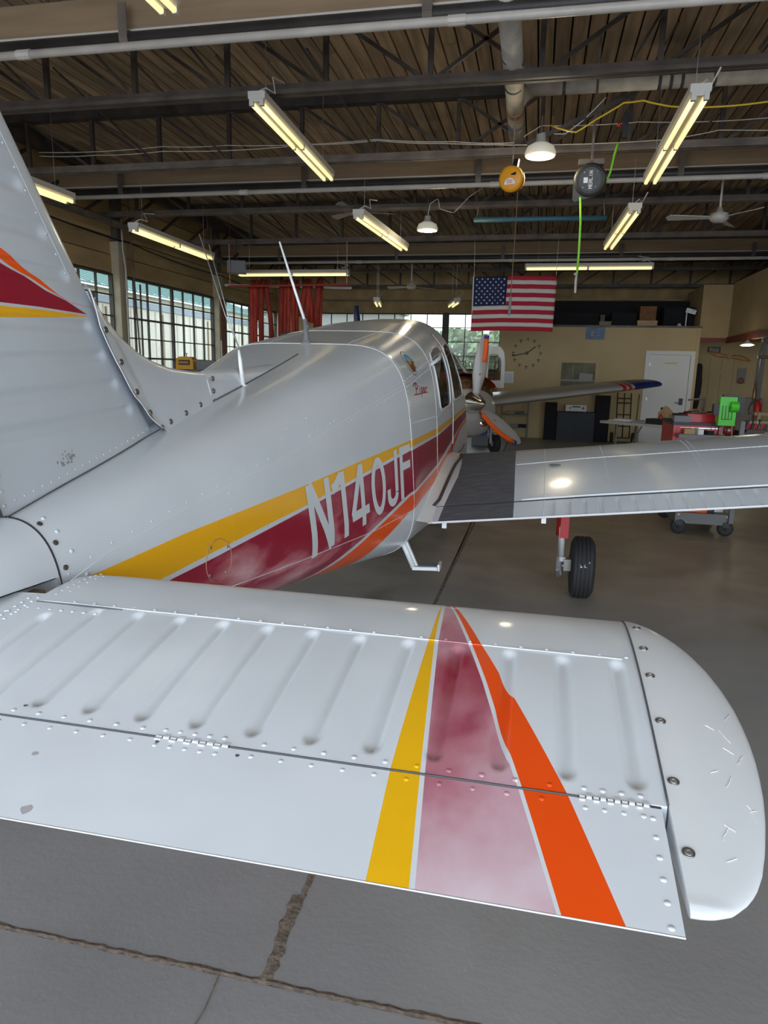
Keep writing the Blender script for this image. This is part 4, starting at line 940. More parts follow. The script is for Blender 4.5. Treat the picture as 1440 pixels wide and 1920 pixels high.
# dorsal fairing (the curved piece ahead of the fin) and its low extension
EDGE = [(1.715, 1.735), (1.74, 1.713), (1.783, 1.666), (1.868, 1.602), (1.963, 1.557), (2.054, 1.530), (2.154, 1.511), (2.324, 1.499), (2.40, 1.499)]
SEAMP = [(1.715, 1.725), (1.73, 1.62), (1.794, 1.523), (1.883, 1.425), (2.00, 1.335), (2.06, 1.305)]
def fair_top(y): return lerp_pts(EDGE, y)
def fair_half(y, z):
    zt = fair_top(y); zb = par(y)[0] - .02; E_ = .16; e = max(0.0, zt - z); a = .030 + .012 * max(0, (zb + .1 - z) / .1)
    x = min(e / E_, 1); return a * math.sqrt(max(0, 1 - (1 - x) ** 2)) + .004
m = MB()
for sd in (1, -1):
    rows = []
    for k in range(46):
        y = 1.722 + (2.395 - 1.722) * k / 45; zt = fair_top(y); zb = lerp_pts(SEAMP, y) if y < 2.06 else par(y)[0] - .03
        wv = .0035 * math.sin(k * 1.3) if y < 2.06 else 0
        rows.append([(XC + sd * (fair_half(y, z_) + (.004 if j == 0 else 0) + (fin_t(fin_le(z_) - y, z_) * (1 if y < 2.06 else 0)) * .6), y, z_) for j, z_ in enumerate([zb + wv + (zt - zb - wv) * (1 - (1 - q / 18) ** 1.6) for q in range(19)])])
    m.grid([r_ if sd > 0 else r_[::-1] for r_ in rows])
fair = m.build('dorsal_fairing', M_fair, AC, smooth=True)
m = MB(); m.tube([(XC + fair_half(y, z) + fin_t(fin_le(z) - y, z) * .6 + .003, y - .003, z + .003 * math.sin(y * 60)) for y, z in [(lerp_pts([(b, a) for a, b in SEAMP[::-1]], z), z) for z in [1.32 + .0135 * k for k in range(30)]]], .0018, 5); m.build('fairing_edge', M_trimw, fair, smooth=True)
m = MB(); m.tube([(XC + fair_half(y, z) + fin_t(fin_le(z) - y, z) * .6 - .001, y - .005, z) for y, z in [(lerp_pts([(b, a) for a, b in SEAMP[::-1]], z), z) for z in [1.315 + .0135 * k for k in range(30)]]], .0016, 5); m.build('fairing_gap', M_gapgrey, fair, smooth=True)
for (y, z) in ((1.735, 1.700), (1.760, 1.610), (1.822, 1.525), (1.893, 1.440), (1.965, 1.375), (2.03, 1.325), (2.085, 1.340), (2.19, 1.362), (2.30, 1.385), (2.415, 1.475), (2.42, 1.43), (2.425, 1.392)):
    x = fair_half(y, z) + (fin_t(fin_le(z) - y, z) * .6 if y < 2.06 else 0) if y < 2.39 else .033
    m = MB(); m.lathe([(.0095, 0), (.0095, .002), (.008, .0035), (.003, .003), (.0025, .0015), (0, .0015)], (XC + x, y, z), (1, -.05, .1), 14); m.build('fairing_screw', M_screw, AC)
m = MB(); DT = [(2.395, 1.500), (2.816, 1.519), (3.05, 1.533), (3.285, 1.560), (3.33, 1.578)]
for sd in (1, -1):
    rows = []
    for k in range(40):
        y = 2.392 + (3.32 - 2.392) * k / 39; zt = lerp_pts(DT, y); zb = par(y)[0] - .012; h_ = max(zt - zb, .002); b_ = .034 + .03 * (k / 39) * (1 - k / 39) + .02 * k / 39
        rows.append([(XC + sd * (b_ * (1 - q ** 1.8) ** .7 if q < 1 else 0), y, zb + h_ * q) for q in [j / 12 for j in range(13)]])
    m.grid([r_ if sd > 0 else r_[::-1] for r_ in rows])
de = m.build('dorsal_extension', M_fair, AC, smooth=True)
m = MB(); m.tube([(XC + .037 * (1 - q ** 1.8) ** .7 if q < 1 else XC, 2.394, 1.375 + .125 * q) for q in [j / 12 for j in range(13)]], .0035, 5); m.build('extension_edge', M_trimw, de, smooth=True)
m = MB(); m.tube([(XC + .036 + .03 * (k / 30) * (1 - k / 30) + .02 * k / 30, 2.40 + .9 * k / 30, topz(2.40 + .9 * k / 30, .05) + .002) for k in range(31)], .0022, 5); m.build('extension_joint', M_gapgrey, de, smooth=True)
# ---------------------------------------------------------------- stabilator
def foil(x, t_): return 5 * t_ * (.2969 * math.sqrt(max(x, 0)) - .126 * x - .3516 * x * x + .2843 * x ** 3 - .1036 * x ** 4)
SC_, SI, SY, SZ, STK = .762, R(5.5), .695, .935, .11
def stab(y, up=1, c=SC_):
    s_ = (y - SY) / (c * math.cos(SI)); x = min(max(1 - s_, 0), 1)
    return SZ + s_ * c * math.sin(SI) + up * foil(x, STK) * c
def stab_mid(y): return SZ + (y - SY) * math.tan(SI)
SLE = SY + SC_ * math.cos(SI)
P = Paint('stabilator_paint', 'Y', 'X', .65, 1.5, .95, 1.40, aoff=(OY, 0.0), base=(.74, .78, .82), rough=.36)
c_yl = [(.65, 1.041), (.699, 1.040), (.875, 1.032), (1.223, 1.031), (1.42, 1.0295), (1.5, 1.029)]
c_yr = [(.65, 1.095), (.701, 1.091), (.875, 1.074), (1.225, 1.042), (1.42, 1.0305), (1.5, 1.029)]
c_rl = [(.65, 1.102), (.699, 1.098), (.873, 1.081), (1.227, 1.049), (1.42, 1.038), (1.5, 1.036)]
c_rr = [(.65, 1.27), (.703, 1.255), (.873, 1.207), (1.0, 1.168), (1.101, 1.141), (1.235, 1.101), (1.42, 1.047), (1.5, 1.04)]
c_ol = [(.65, 1.277), (.699, 1.261), (.873, 1.213), (.987, 1.179), (1.101, 1.148), (1.231, 1.109), (1.42, 1.052), (1.5, 1.045)]
c_or = [(.65, 1.345), (.699, 1.329), (.873, 1.272), (1.065, 1.1955), (1.107, 1.177), (1.229, 1.127), (1.42, 1.058), (1.5, 1.048)]
pink = P.noisecol([(.28, (.36, .06, .10)), (.40, (.50, .19, .24)), (.53, (.62, .36, .42)), (.66, (.70, .54, .60))], 4.2, (1.6, .9, 1), 7, .2)
# deeper red along one bead near the front
def grad(sock, a, b):
    r_ = P.t.nodes.new('ShaderNodeMapRange'); r_.inputs['From Min'].default_value = a; r_.inputs['From Max'].default_value = b; P.t.links.new(sock, r_.inputs[0]); return r_.outputs[0]
P.layer(P.band(c_rl, c_rr), pink)
n1 = P.noisecol([(.42, (0, 0, 0)), (.66, (1, 1, 1))], 6.5, (1.2, .8, 1), 4)
g1 = P.mul(P.band(c_rl, c_rr), grad(P.sep.outputs['Y'], .93 - OY, 1.12 - OY), grad(P.sep.outputs['Y'], 1.27 - OY, 1.20 - OY), n1, 1.0)
P.layer(g1, (.33, .012, .04))
P.layer(P.mul(P.band(c_rl, c_rr), grad(P.sep.outputs['Y'], .84 - OY, .69 - OY), .45), (.78, .70, .74))
P.layer(P.band(c_yl, c_yr), (.92, .50, .006)); P.layer(P.band(c_ol, c_or), (.92, .085, .004))
M_stab = P.done()
SB = [(.26, .918, 1.150)] + [(.351 + .0922 * k, .921, 1.192) for k in range(12)]
def stab_z(u, y):
    z = stab(y); dd = max([bead(abs(u), bu, y, y0, y1, .0150, .0088) for bu, y0, y1 in SB if abs(abs(u) - bu) < .0152] + [0])
    # faint oil canning between the beads
    return z - dd + .0012 * math.sin(u * 34) * math.sin(y * 11)
ysS = [.874 + .006 * k for k in range(60)] + [SY + SC_ * math.cos(SI) * (1 - q * q * .28) for q in [1 - j / 26 for j in range(27)]]
ysS = sorted(set(round(v, 5) for v in ysS if v >= .874 and v <= SLE))
def inner_u(y):   # rounded inboard front corner and the notch for the tail cone
    if y < 1.245: return .0
    t_ = (y - 1.245) / (SLE - 1.245); return .19 + .16 * max(0, (t_ - .55) / .45) ** 2.2
for sd in (1, -1):
    m = MB(); us = [0.0 + .0036 * k for k in range(390)]; us = [u for u in us if u <= 1.399] + [1.399]
    idx = {}; rows = []
    for y in ysS:
        row = []
        for u in us:
            uu = max(u, inner_u(y)); row.append((XC + sd * uu, y, stab_z(uu, y)))
        rows.append(row if sd > 0 else row[::-1])
    m.grid(rows)
    rows = [[(XC + sd * max(u, inner_u(y)), y, stab(y, -1)) for u in [0, .2, .5, .8, 1.1, 1.399]] for y in ysS]
    m.grid([r_[::-1] if sd > 0 else r_ for r_ in rows])
    m.grid([[(XC + sd * u, .874, stab(.874, s_)) for u in (0, .7, 1.399)] for s_ in (1, -1)])
    if sd > 0: stb = m.build('stabilator', M_stab, AC, smooth=True)
    else: m.build('stabilator', M_white, AC, smooth=True)
    m = MB(); yt = [SY + .0245 * k for k in range(8)]; yt[-1] = .8675
    m.grid([[(XC + sd * u, y, stab(y) + .0004) for u in [(-1 if sd > 0 else 0) * .0 + 1.391 * k / 40 for k in range(41)][::sd]] for y in yt])
    m.grid([[(XC + sd * u, y, stab(y, -1) - .0004) for u in [1.391 * k / 4 for k in range(5)][::-sd]] for y in yt])
    for yy, e in ((SY, 1), (.8675, 1)): m.grid([[(XC + sd * u, yy, stab(yy, s_)) for u in (0, 1.391)] for s_ in (1, -1)])
    m.grid([[(XC + sd * 1.391, y, stab(y, s_)) for y in yt] for s_ in (1, -1)])
    tab = m.build('trim_tab', M_stab if sd > 0 else M_white, AC, smooth=False)
    # rounded bottom lip of the trailing edge
    m = MB(); m.tube([(XC + sd * 0.0, SY - .001, SZ - .0005), (XC + sd * 1.391, SY - .001, SZ - .0005)], .0011, 6); m.build('trailing_edge', M_white, tab)
    # tip cap
    def umax(y):
        T_ = [(.727, 1.408), (.732, 1.440), (.745, 1.457), (.767, 1.477), (.823, 1.503), (.893, 1.524), (.983, 1.541), (1.061, 1.549), (1.151, 1.548), (1.253, 1.533), (1.337, 1.503), (1.393, 1.470), (1.43, 1.435), (SLE, 1.404)]
        return lerp_pts(T_, y)
    _T = [(.722, 1.402), (.7245, 1.418), (.727, 1.430), (.735, 1.448), (.748, 1.463), (.770, 1.480), (.80, 1.4945), (.84, 1.5085), (.893, 1.5235), (.94, 1.534), (.983, 1.541), (1.02, 1.5455), (1.061, 1.5485), (1.105, 1.5493), (1.151, 1.548), (1.20, 1.5425), (1.253, 1.5325), (1.30, 1.5185), (1.337, 1.503), (1.37, 1.4845), (1.393, 1.469), (1.42, 1.446), (1.437, 1.427), (SLE, 1.404)]
    def umax(y): return lerp_pts(_T, y)
    m = MB(); yc = [.7225, .7245] + [.727 + .002 * k for k in range(5)] + [.74 + .012 * k for k in range(56)]; yc = [y for y in yc if y < SLE - .03] + [SLE - .03 * q * q for q in [1 - j / 12 for j in range(13)]]
    for up in (1, -1):
        rows = []
        for y in yc:
            um = umax(y); u0_ = 1.401 if y > .87 else 1.401 + .0
            rows.append([(XC + sd * (u0_ + (um - u0_) * (1 - (1 - q) ** 2)), y, stab_mid(y) + up * (max((stab(y) - stab(y, -1)) / 2, .006) + .0015) * min(1, math.sqrt(max(0, (y - .7225) / .012))) * math.sqrt(max(0, 1 - (1 - (1 - q) ** 2) ** 3.2))) for q in [j / 20 for j in range(21)]])
        m.grid([r_ if sd * up > 0 else r_[::-1] for r_ in rows])
    tp = m.build('stabilator_tip', M_white, AC, smooth=True)
    m = MB(); rows = [[(XC + sd * 1.401, y, stab_mid(y) + s_ * (max((stab(y) - stab(y, -1)) / 2, .006) + .0015) * min(1, math.sqrt(max(0, (y - .7225) / .012)))) for y in yc] for s_ in (1, -1)]; m.grid(rows); m.build('tip_inner_wall', M_trimw, tp)
    if sd > 0:
        m = MB(); m.tube([(XC + 1.400, y, stab(y) + .0012) for y in [.875 + (SLE - .012 - .875) * k / 40 for k in range(41)]], .0018, 5); m.build('tip_edge', M_gapgrey, tp, smooth=True)
        for (y, u) in ((1.373, 1.419), (1.271, 1.418), (1.173, 1.416), (1.047, 1.4145), (.919, 1.413), (.803, 1.412)):
            e = .01; n = Vector((0, -(stab(y + e) - stab(y - e)) / (2 * e), 1)); zt = stab(y) + .0016
            m = MB(); m.lathe([(.0078, 0), (.0078, .0012), (.0066, .0022), (.0056, .0016)], (XC + u, y, zt), n, 18); sc1 = m.build('tip_screw', M_screw, AC, smooth=True)
            m = MB(); m.lathe([(.0056, .0012), (.005, .0022), (.0026, .0028), (.0022, .0014), (0, .0012)], (XC + u, y, zt), n, 14); m.build('screw_head', M_steel, sc1)
# seam between nose skin and rear skin
m = MB(); L_ = [(XC + u, 1.222, stab(1.222) + .0012) for u in [.205 + .0239 * k for k in range(51)]]; m.tube([p for p in L_ if p[0] < XC + 1.40], .0012, 5); m.build('nose_skin_seam', M_stab, stb, smooth=True)
m = MB(); m.tube([(XC + .20, 1.2165, stab(1.2165) + .0006), (XC + .40, 1.2165, stab(1.2165) + .0006)], .0018, 5); m.build('seam_gap', M_gapgrey, stb)
# hinges
for (u0_, u1_, n_) in ((.673, .791, 5), (1.288, 1.378, 5)):
    hg = MB(); y = .8705; zc = stab(y) + .001
    hg.tube([(XC + u0_, y, zc - .002), (XC + u1_, y, zc - .002)], .0022, 6); h0 = hg.build('tab_hinge', M_gapgrey, AC)
    for k in range(n_ * 2):
        a = u0_ + (u1_ - u0_) * k / (n_ * 2); b = a + (u1_ - u0_) / (n_ * 2) - .002
        m = MB(); m.tube([(XC + a, y, zc - .002), (XC + b, y, zc - .002)], .0032, 8)
        if k % 2: m.box((XC + a, y, zc), (XC + b, y + .007, zc + .0012))
        else: m.box((XC + a, y - .007, zc - .002), (XC + b, y, zc + .0002))
        m.build('hinge_knuckle', M_seam, h0)
m = MB(); m.grid([[(XC + u, yy, stab(.871) - .0008) for u in (0, .7, 1.391)] for yy in (.8672, .8745)]); m.tube([(XC, .8705, stab(.871) - .001), (XC + .672, .8705, stab(.871) - .001)], .0022, 5); m.tube([(XC + .792, .8705, stab(.871) - .001), (XC + 1.287, .8705, stab(.871) - .001)], .0022, 5); m.build('tab_gap', M_gapgrey, stb)
# stabilator rivets
srv = MB()
def srow(u0_, u1_, y, sp, r_=.0042, h_=.0016):
    u = u0_
    while u <= u1_: srv.dome((XC + u, y, stab(y)), (0, -.1, 1), r_, h_, 8); u += sp
srow(.28, 1.39, 1.232, .046, .0038, .002); srow(.20, .36, 1.19, .026); srow(.415, .67, .884, .0455); srow(.84, 1.28, .884, .0455); srow(.41, .66, .857, .0455); srow(.83, 1.28, .857, .0455)
srow(.68, .80, .886, .024); srow(.68, .80, .853, .024); srow(1.295, 1.39, .886, .024); srow(1.295, 1.38, .852, .024)
for k in range(6): y = .85 - k * .0295; srv.dome((XC + 1.378, y, stab(y)), (0, 0, 1), .0042, .0022, 8)
for k in range(9): y = 1.26 + k * .02; srv.dome((XC + .215 + .0 * k, y, stab(y)), (0, .2, 1), .004, .002, 8)
for k in range(7): y = 1.235 - k * .02; u = .19 - k * .0; srv.dome((XC + u - .0, y, stab(y)), (0, 0, 1), .004, .002, 8); srv.dome((XC + u - .016, y - .01, stab(y)), (0, 0, 1), .004, .002, 8)
for k in range(9): u = .0 + k * .024; srv.dome((XC + u, 1.165, stab(1.165)), (0, 0, 1), .004, .002, 8)
for k in range(5): y = 1.40 - k * .03; srv.dome((XC + .235, y, stab(y)), (0, .2, 1), .004, .002, 8)
srv.build('stabilator_rivets', M_stab, stb, smooth=True, kind='stuff')
rng = random.Random(9)
for (y, u, s_) in ((.803, .516, .006), (.711, .573, .009), (.896, .427, .004), (.86, .68, .004), (.855, .81, .0035)):
    m = MB(); n_ = 9; pts = [(XC + u + s_ * (.6 + .6 * rng.random()) * math.cos(a), y + s_ * (.5 + .5 * rng.random()) * math.sin(a)) for a in [2 * math.pi * k / n_ for k in range(n_)]]
    m.add([(x, yy, stab(yy) + .0009) for x, yy in pts], [tuple(range(n_))]); m.build('paint_chip', mat('primer_grey', (.42, .40, .40), .6) if s_ > .005 else M_gapgrey, stb)
# hairline cracks in the tip gelcoat
m = MB()
for k in range(12):
    y = .80 + .025 * k + .01 * rng.random(); u = 1.47 + .05 * rng.random() - (.02 if y < .86 else 0); P_ = []
    for q in range(5):
        yy = y + (q * .006 if k % 2 else -q * .002); uu = u + (q * .003 * (1 if k % 3 else -1)) + .002 * rng.random()
        uu = min(uu, umax(yy) - .012 - .002 * q)
        f_ = 1 - math.sqrt(max(0, 1 - (uu - 1.401) / max(umax(yy) - 1.401, .01))) if uu < umax(yy) else 1
        qq = min(f_, .9); P_.append((XC + uu, yy, stab_mid(yy) + (max((stab(yy) - stab(yy, -1)) / 2, .006) + .0015) * math.sqrt(max(0, 1 - (1 - (1 - qq) ** 2) ** 3.2)) + .0004))
    m.tube(P_, .0005, 4)
m.build('gelcoat_cracks', M_trimw, AC, kind='stuff')
# torque tube opening under the tail cone
m = MB(); m.box((XC - .12, 1.12, .985), (XC + .10, 1.34, .992)); m.build('tail_opening', M_gap, AC)
m = MB(); m.tube([(XC - .2, 1.30, .985), (XC + .2, 1.30, .985)], .02, 12); m.build('torque_tube', M_steel, AC)
m = MB(); m.rbox((XC + .125, 1.30, 1.0), (.03, .04, .03)); m.build('hinge_bracket', mat('zinc_primer', (.35, .25, .14), .6), AC)
# ---------------------------------------------------------------- wings
WI, WC, WY, WTK = R(2.6), 1.60, 3.68, .15
DIH = math.tan(R(6.8))
def cam_(x, m_=.04, p_=.4): return m_ / p_ ** 2 * (2 * p_ * x - x * x) if x < p_ else m_ / (1 - p_) ** 2 * ((1 - 2 * p_) + 2 * p_ * x - x * x)
def wing(u, y, up=1):
    ext = .38 * max(0, (1.5 - u) / .9) if u < 1.5 else 0
    c = WC + ext * .6; s_ = (y - WY) / (c * math.cos(WI)); x = min(max(1 - s_, 0), 1)
    z0_ = .7654 + (u - 1.1164) * DIH
    return z0_ + s_ * c * math.sin(WI) + (cam_(x) + up * foil(x, WTK * WC / c)) * WC
def wle(u): return WY + (WC + (.38 * max(0, (1.5 - u) / .9) if u < 1.5 else 0) * .6) * math.cos(WI)
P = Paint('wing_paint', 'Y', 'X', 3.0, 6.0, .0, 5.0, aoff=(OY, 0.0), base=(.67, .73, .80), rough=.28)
wl_ = [(3.0, .60), (3.686, .716), (3.87, .724), (4.32, .750), (4.63, .738), (6, .60)]; wr_ = [(3.0, 1.10), (3.68, 1.116), (3.87, 1.112), (4.45, 1.092), (6, 1.06)]
wk = P.noisecol([(.3, (.075, .080, .095)), (.55, (.10, .105, .12)), (.72, (.14, .14, .15)), (.85, (.24, .24, .25))], 5, (2, 9, 1), 8, .5)
wkm = P.band(wl_, wr_); P.layer(wkm, wk)
wr3 = P.t.nodes.new('ShaderNodeMapRange'); wr3.inputs['To Min'].default_value = .26; wr3.inputs['To Max'].default_value = .85; P.t.links.new(wkm, wr3.inputs[0]); P.t.links.new(wr3.outputs[0], P.b.inputs['Roughness'])
wr4 = P.t.nodes.new('ShaderNodeMapRange'); wr4.inputs['To Min'].default_value = .4; wr4.inputs['To Max'].default_value = .0; P.t.links.new(wkm, wr4.inputs[0]); P.t.links.new(wr4.outputs[0], P.b.inputs['Coat Weight'])
M_wing = P.done()
HY = 3.872; WB = [(1.315 + .0835 * k) for k in range(38)]
for sd in (1, -1):
    m = MB(); us = [.50 + .05 * k for k in range(81)]
    q_ = [j / 40 for j in range(41)]
    def yy_(u, q): return HY + (wle(u) - HY) * (1 - (1 - q) ** 1.9)
    rows = [[(XC + sd * u, yy_(u, q), wing(u, yy_(u, q))) for u in us[::sd]] for q in q_]; m.grid(rows)
    rows = [[(XC + sd * u, yy_(u, q), wing(u, yy_(u, q), -1)) for u in us[::-sd]] for q in q_]; m.grid(rows)
    um = us[-1]
    rows = []
    for k in range(9):
        a = k / 8 * math.pi / 2; rows.append([(XC + sd * (um + .12 * math.sin(a)), yy_(um, q), (wing(um, yy_(um, q)) + wing(um, yy_(um, q), -1)) / 2 + .12 * math.sin(a) * DIH + (wing(um, yy_(um, q)) - wing(um, yy_(um, q), -1)) / 2 * math.cos(a)) for q in q_])
    m.grid([r_ for r_ in rows]); m.grid([[(2 * 0 + p[0], p[1], p[2] - 2 * (p[2] - ((wing(um, p[1]) + wing(um, p[1], -1)) / 2 + abs(p[0] - XC - sd * um) * DIH))) for p in r_] for r_ in rows])
    m.grid([[(XC + sd * u, HY, wing(u, HY, s_)) for u in us] for s_ in (1, -1)])
    wg = m.build('wing', M_wing if sd > 0 else M_white, AC, smooth=True)
    # flap (inboard) and aileron (outboard), with pressed beads
    for nm, ua, ub in (('flap', .665, 2.69), ('aileron', 2.70, 4.4)):
        m = MB(); n_u = int((ub - ua) / .0065); yf = [WY + .018 * k for k in range(10)] + [HY - .014]
        def fz(u, y):
            dd = max([bead(u, bu, y, WY + .018, HY - .05, .012, .009) for bu in WB if abs(bu - u) < .012] + [0]) if u > 1.28 and sd > 0 else 0
            return wing(u, y) - dd - .001
        m.grid([[(XC + sd * (ua + (ub - ua) * k / n_u), y, fz(ua + (ub - ua) * k / n_u, y)) for k in range(n_u + 1)][::sd] for y in yf])
        m.grid([[(XC + sd * (ua + (ub - ua) * k / 4), y, wing(ua + (ub - ua) * k / 4, y, -1)) for k in range(5)][::-sd] for y in yf])
        m.grid([[(XC + sd * u, yf[-1], wing(u, yf[-1], s_)) for u in (ua, ub)] for s_ in (1, -1)]); m.grid([[(XC + sd * ua, y, wing(ua, y, s_)) for y in yf] for s_ in (1, -1)])
        fp = m.build(nm, M_wing if sd > 0 else M_white, AC, smooth=True)
        m = MB(); m.tube([(XC + sd * ua, WY - .002, wing(ua, WY, 0) - .001), (XC + sd * ub, WY - .002, wing(ub, WY, 0) - .001)], .006, 6); m.build('trailing_edge', M_trimw, fp)
    m = MB(); m.tube([(XC + sd * u, HY - .006, wing(u, HY) - .006) for u in us], .006, 5); m.build('flap_gap', M_gap, wg)
    if sd > 0:
        m = MB(); m.tube([(XC + u, HY + .008, wing(u, HY + .008) + .002) for u in us if u > 1.12], .0045, 6); m.build('rear_lip', M_trimw, wg, smooth=True)
        rvw = MB()
        for u, ya, yb_ in ((1.273, 3.72, 4.9), (1.622, 3.90, 4.8), (2.115, 3.92, 4.8), (2.60, 3.9, 4.8), (2.145, 4.35, 4.8)):
            y = ya
            while y < yb_:
                if abs(y - HY) > .03: rvw.dome((XC + u, y, wing(u, y)), (0, 0, 1), .0042, .0018, 6)
                y += .03
        u = 1.10
        while u < 2.9:
            rvw.dome((XC + u, 4.45, wing(u, 4.45)), (0, 0, 1), .0042, .0018, 6); rvw.dome((XC + u, HY + .05, wing(u, HY + .05)), (0, 0, 1), .0035, .0015, 6)
            if u > 1.3: rvw.dome((XC + u, HY - .03, wing(u, HY - .03)), (0, 0, 1), .0035, .0015, 6)
            u += .032
        rvw.build('wing_rivets', M_wing, wg, smooth=True, kind='stuff')
        m = MB(); m.tube([(XC + u, 4.452, wing(u, 4.452) + .0008) for u in [1.10 + .04 * k for k in range(60)]], .0022, 5); m.build('wing_skin_seam', M_trimw, wg, smooth=True)
        m = MB(); m.tube([(XC + 1.273, y, wing(1.273, y) + .0006) for y in [3.70 + .04 * k for k in range(30)] if abs(y - HY) > .02], .0014, 5); m.build('skin_seam', M_white, wg, smooth=True)
        m = MB(); n = Vector((0, .05, 1)); m.lathe([(.035, 0), (.034, .004), (.02, .006), (0, .006)], (XC + 1.335, 4.37, wing(1.335, 4.37)), n, 18); m.build('fuel_cap', M_gray, wg, smooth=True)
        # rubber seal between wing root and fuselage
        m = MB(); m.tube([(XC + u, y, wing(u, y) + .002) for u, y in ((.665, 3.87), (.685, 3.95), (.69, 4.1), (.695, 4.3), (.70, 4.6), (.715, 4.8), (.70, 4.95))], .010, 8); m.build('root_seal', mat('seal_brown_rubber', (.05, .042, .035), .7), wg, smooth=True)
        m = MB(); rows = []
        for y in [3.66 + .06 * k for k in range(27)]:
            zz = wing(.68, min(max(y, WY), 5.2)) - .004; rows.append([(XC + hw(y, zz + .014) - .004, y, zz + .014), (XC + hw(y, zz + .014) + .01, y, zz + .010), (XC + .668, y, zz + .006), (XC + .695, y, zz)])
        m.grid(rows); m.build('wing_root_fairing', M_white, wg, smooth=True)
        for uu in (.75, 1.275):
            m = MB(); m.box((XC + uu - .012, WY + .02, wing(uu, WY) - .04), (XC + uu + .012, WY + .04, wing(uu, WY) - .003)); m.build('hinge_bracket', M_trimw, wg)
# ---------------------------------------------------------------- undercarriage
TP = [(.075, -.070), (.13, -.078), (.175, -.075), (.200, -.062), (.212, -.050)]
grooves = []
for a, b in ((-.050, -.034), (-.028, -.010), (-.004, .014), (.020, .036)):
    pass
prof = [(.075, -.070), (.13, -.080), (.175, -.076), (.198, -.064)]
for k, xx in enumerate((-.044, -.018, .010, .036)):
    prof += [(.2145 - .05 * xx * xx * 40 * .05, xx - .005), (.208, xx - .0035), (.208, xx + .0035), (.2145 - .05 * xx * xx * 40 * .05, xx + .005)]
prof += [(.198, .062), (.175, .076), (.13, .080), (.075, .070)]
def gear(u, y, nose=False, sd=1):
    x = XC + u; zc = .214
    tr = MB(); tr.lathe(prof, (x, y, zc), (1, 0, 0), 48); t_ = tr.build('tire', M_rubber, AC, smooth=False)
    for p in t_.data.polygons: p.use_smooth = True
    m = MB(); m.lathe([(.0, -.062), (.03, -.062), (.035, -.05), (.075, -.045), (.082, -.062), (.086, -.05), (.086, .05), (.082, .062), (.075, .045), (.03, .05), (0, .055)], (x, y, zc), (1, 0, 0), 24); m.build('wheel_hub', M_redtool if not nose else M_steel, t_, smooth=True)
    return t_
tL = gear(1.575, 4.85); gear(-1.575, 4.85); gear(0, 6.85, True)
rng = random.Random(5); m = MB()
for (du, dz, s_) in ((-.018, .055, .008), (-.024, .068, .004), (.004, .058, .006), (.006, .070, .004), (.012, .055, .005), (.034, .085, .006)):
    yy = 4.85 - math.sqrt(.2155 ** 2 - dz ** 2) - .0015; m.add([(XC + 1.575 + du + s_ * (.5 + rng.random() * .6) * math.cos(a), yy, .214 + dz + s_ * (.5 + .6 * rng.random()) * math.sin(a)) for a in [k * math.pi / 4 for k in range(8)]], [tuple(range(8))[::-1]])
m.build('tire_scuffs', mat('scuff_white', (.5, .47, .47), .8), tL, kind='stuff')
for sd in (1, -1):
    u = 1.42
    m = MB(); m.tube([(XC + sd * u, 4.85, .43), (XC + sd * u, 4.85, .80)], .035, 14); leg = m.build('gear_leg', M_redtool, AC, smooth=True)
    m = MB(); m.box((XC + sd * (u + .02) - .028, 4.80, .42), (XC + sd * (u + .02) + .028, 4.87, .72)); m.build('leg_fairing', M_redtool, leg)
    m = MB(); m.tube([(XC + sd * (u), 4.84, .50), (XC + sd * (u + .005), 4.83, .48), (XC + sd * (u + .008), 4.83, .28)], .024, 12); m.build('oleo_strut', mat('bright_strut', (.72, .71, .69), .35, .4), leg, smooth=True)
    m = MB(); m.tube([(XC + sd * (u + .01), 4.84, .30), (XC + sd * (u + .012), 4.84, .15)], .018, 10); m.box((XC + sd * (u + .012) - .028, 4.80, .255), (XC + sd * (u + .012) + .028, 4.86, .285)); m.tube([(XC + sd * (u + .01), 4.85, .214), (XC + sd * (u + .10), 4.85, .214)], .022, 10); m.build('axle_fork', M_steel, leg, smooth=False)
    m = MB(); m.bar((XC + sd * (u - .01), 4.79, .28), (XC + sd * (u - .012), 4.74, .21), .018, .014); m.bar((XC + sd * (u - .012), 4.74, .21), (XC + sd * (u), 4.80, .15), .018, .014); m.build('torque_link', M_steel, leg)
    m = MB(); m.lathe([(.02, -.01), (.078, -.01), (.078, -.004), (.02, -.004)], (XC + sd * (u + .075), 4.85, .214), (1, 0, 0), 24); m.rbox((XC + sd * (u + .055), 4.80, .24), (.05, .06, .08)); m.build('brake_disc', M_screw, leg)
m = MB(); m.tube([(XC, 6.85, .22), (XC, 6.9, .62)], .028, 10); m.build('nose_leg', M_white, AC)
m = MB(); m.lathe([(.0, .34), (.05, .30), (.11, .18), (.15, .05), (.155, 0), (.0, 0)], (XC, 8.1, .86), (0, 1, 0), 24); spn = m.build('spinner', M_white, AC, smooth=True)
for a in (88, 268):
    m = MB(); m.bar((XC + .1 * math.cos(R(a)), 8.17, .86 + .1 * math.sin(R(a))), (XC + .92 * math.cos(R(a)), 8.18, .86 + .92 * math.sin(R(a))), .13, .02, (0, 1, 0)); m.build('propeller_blade', M_steel, AC)
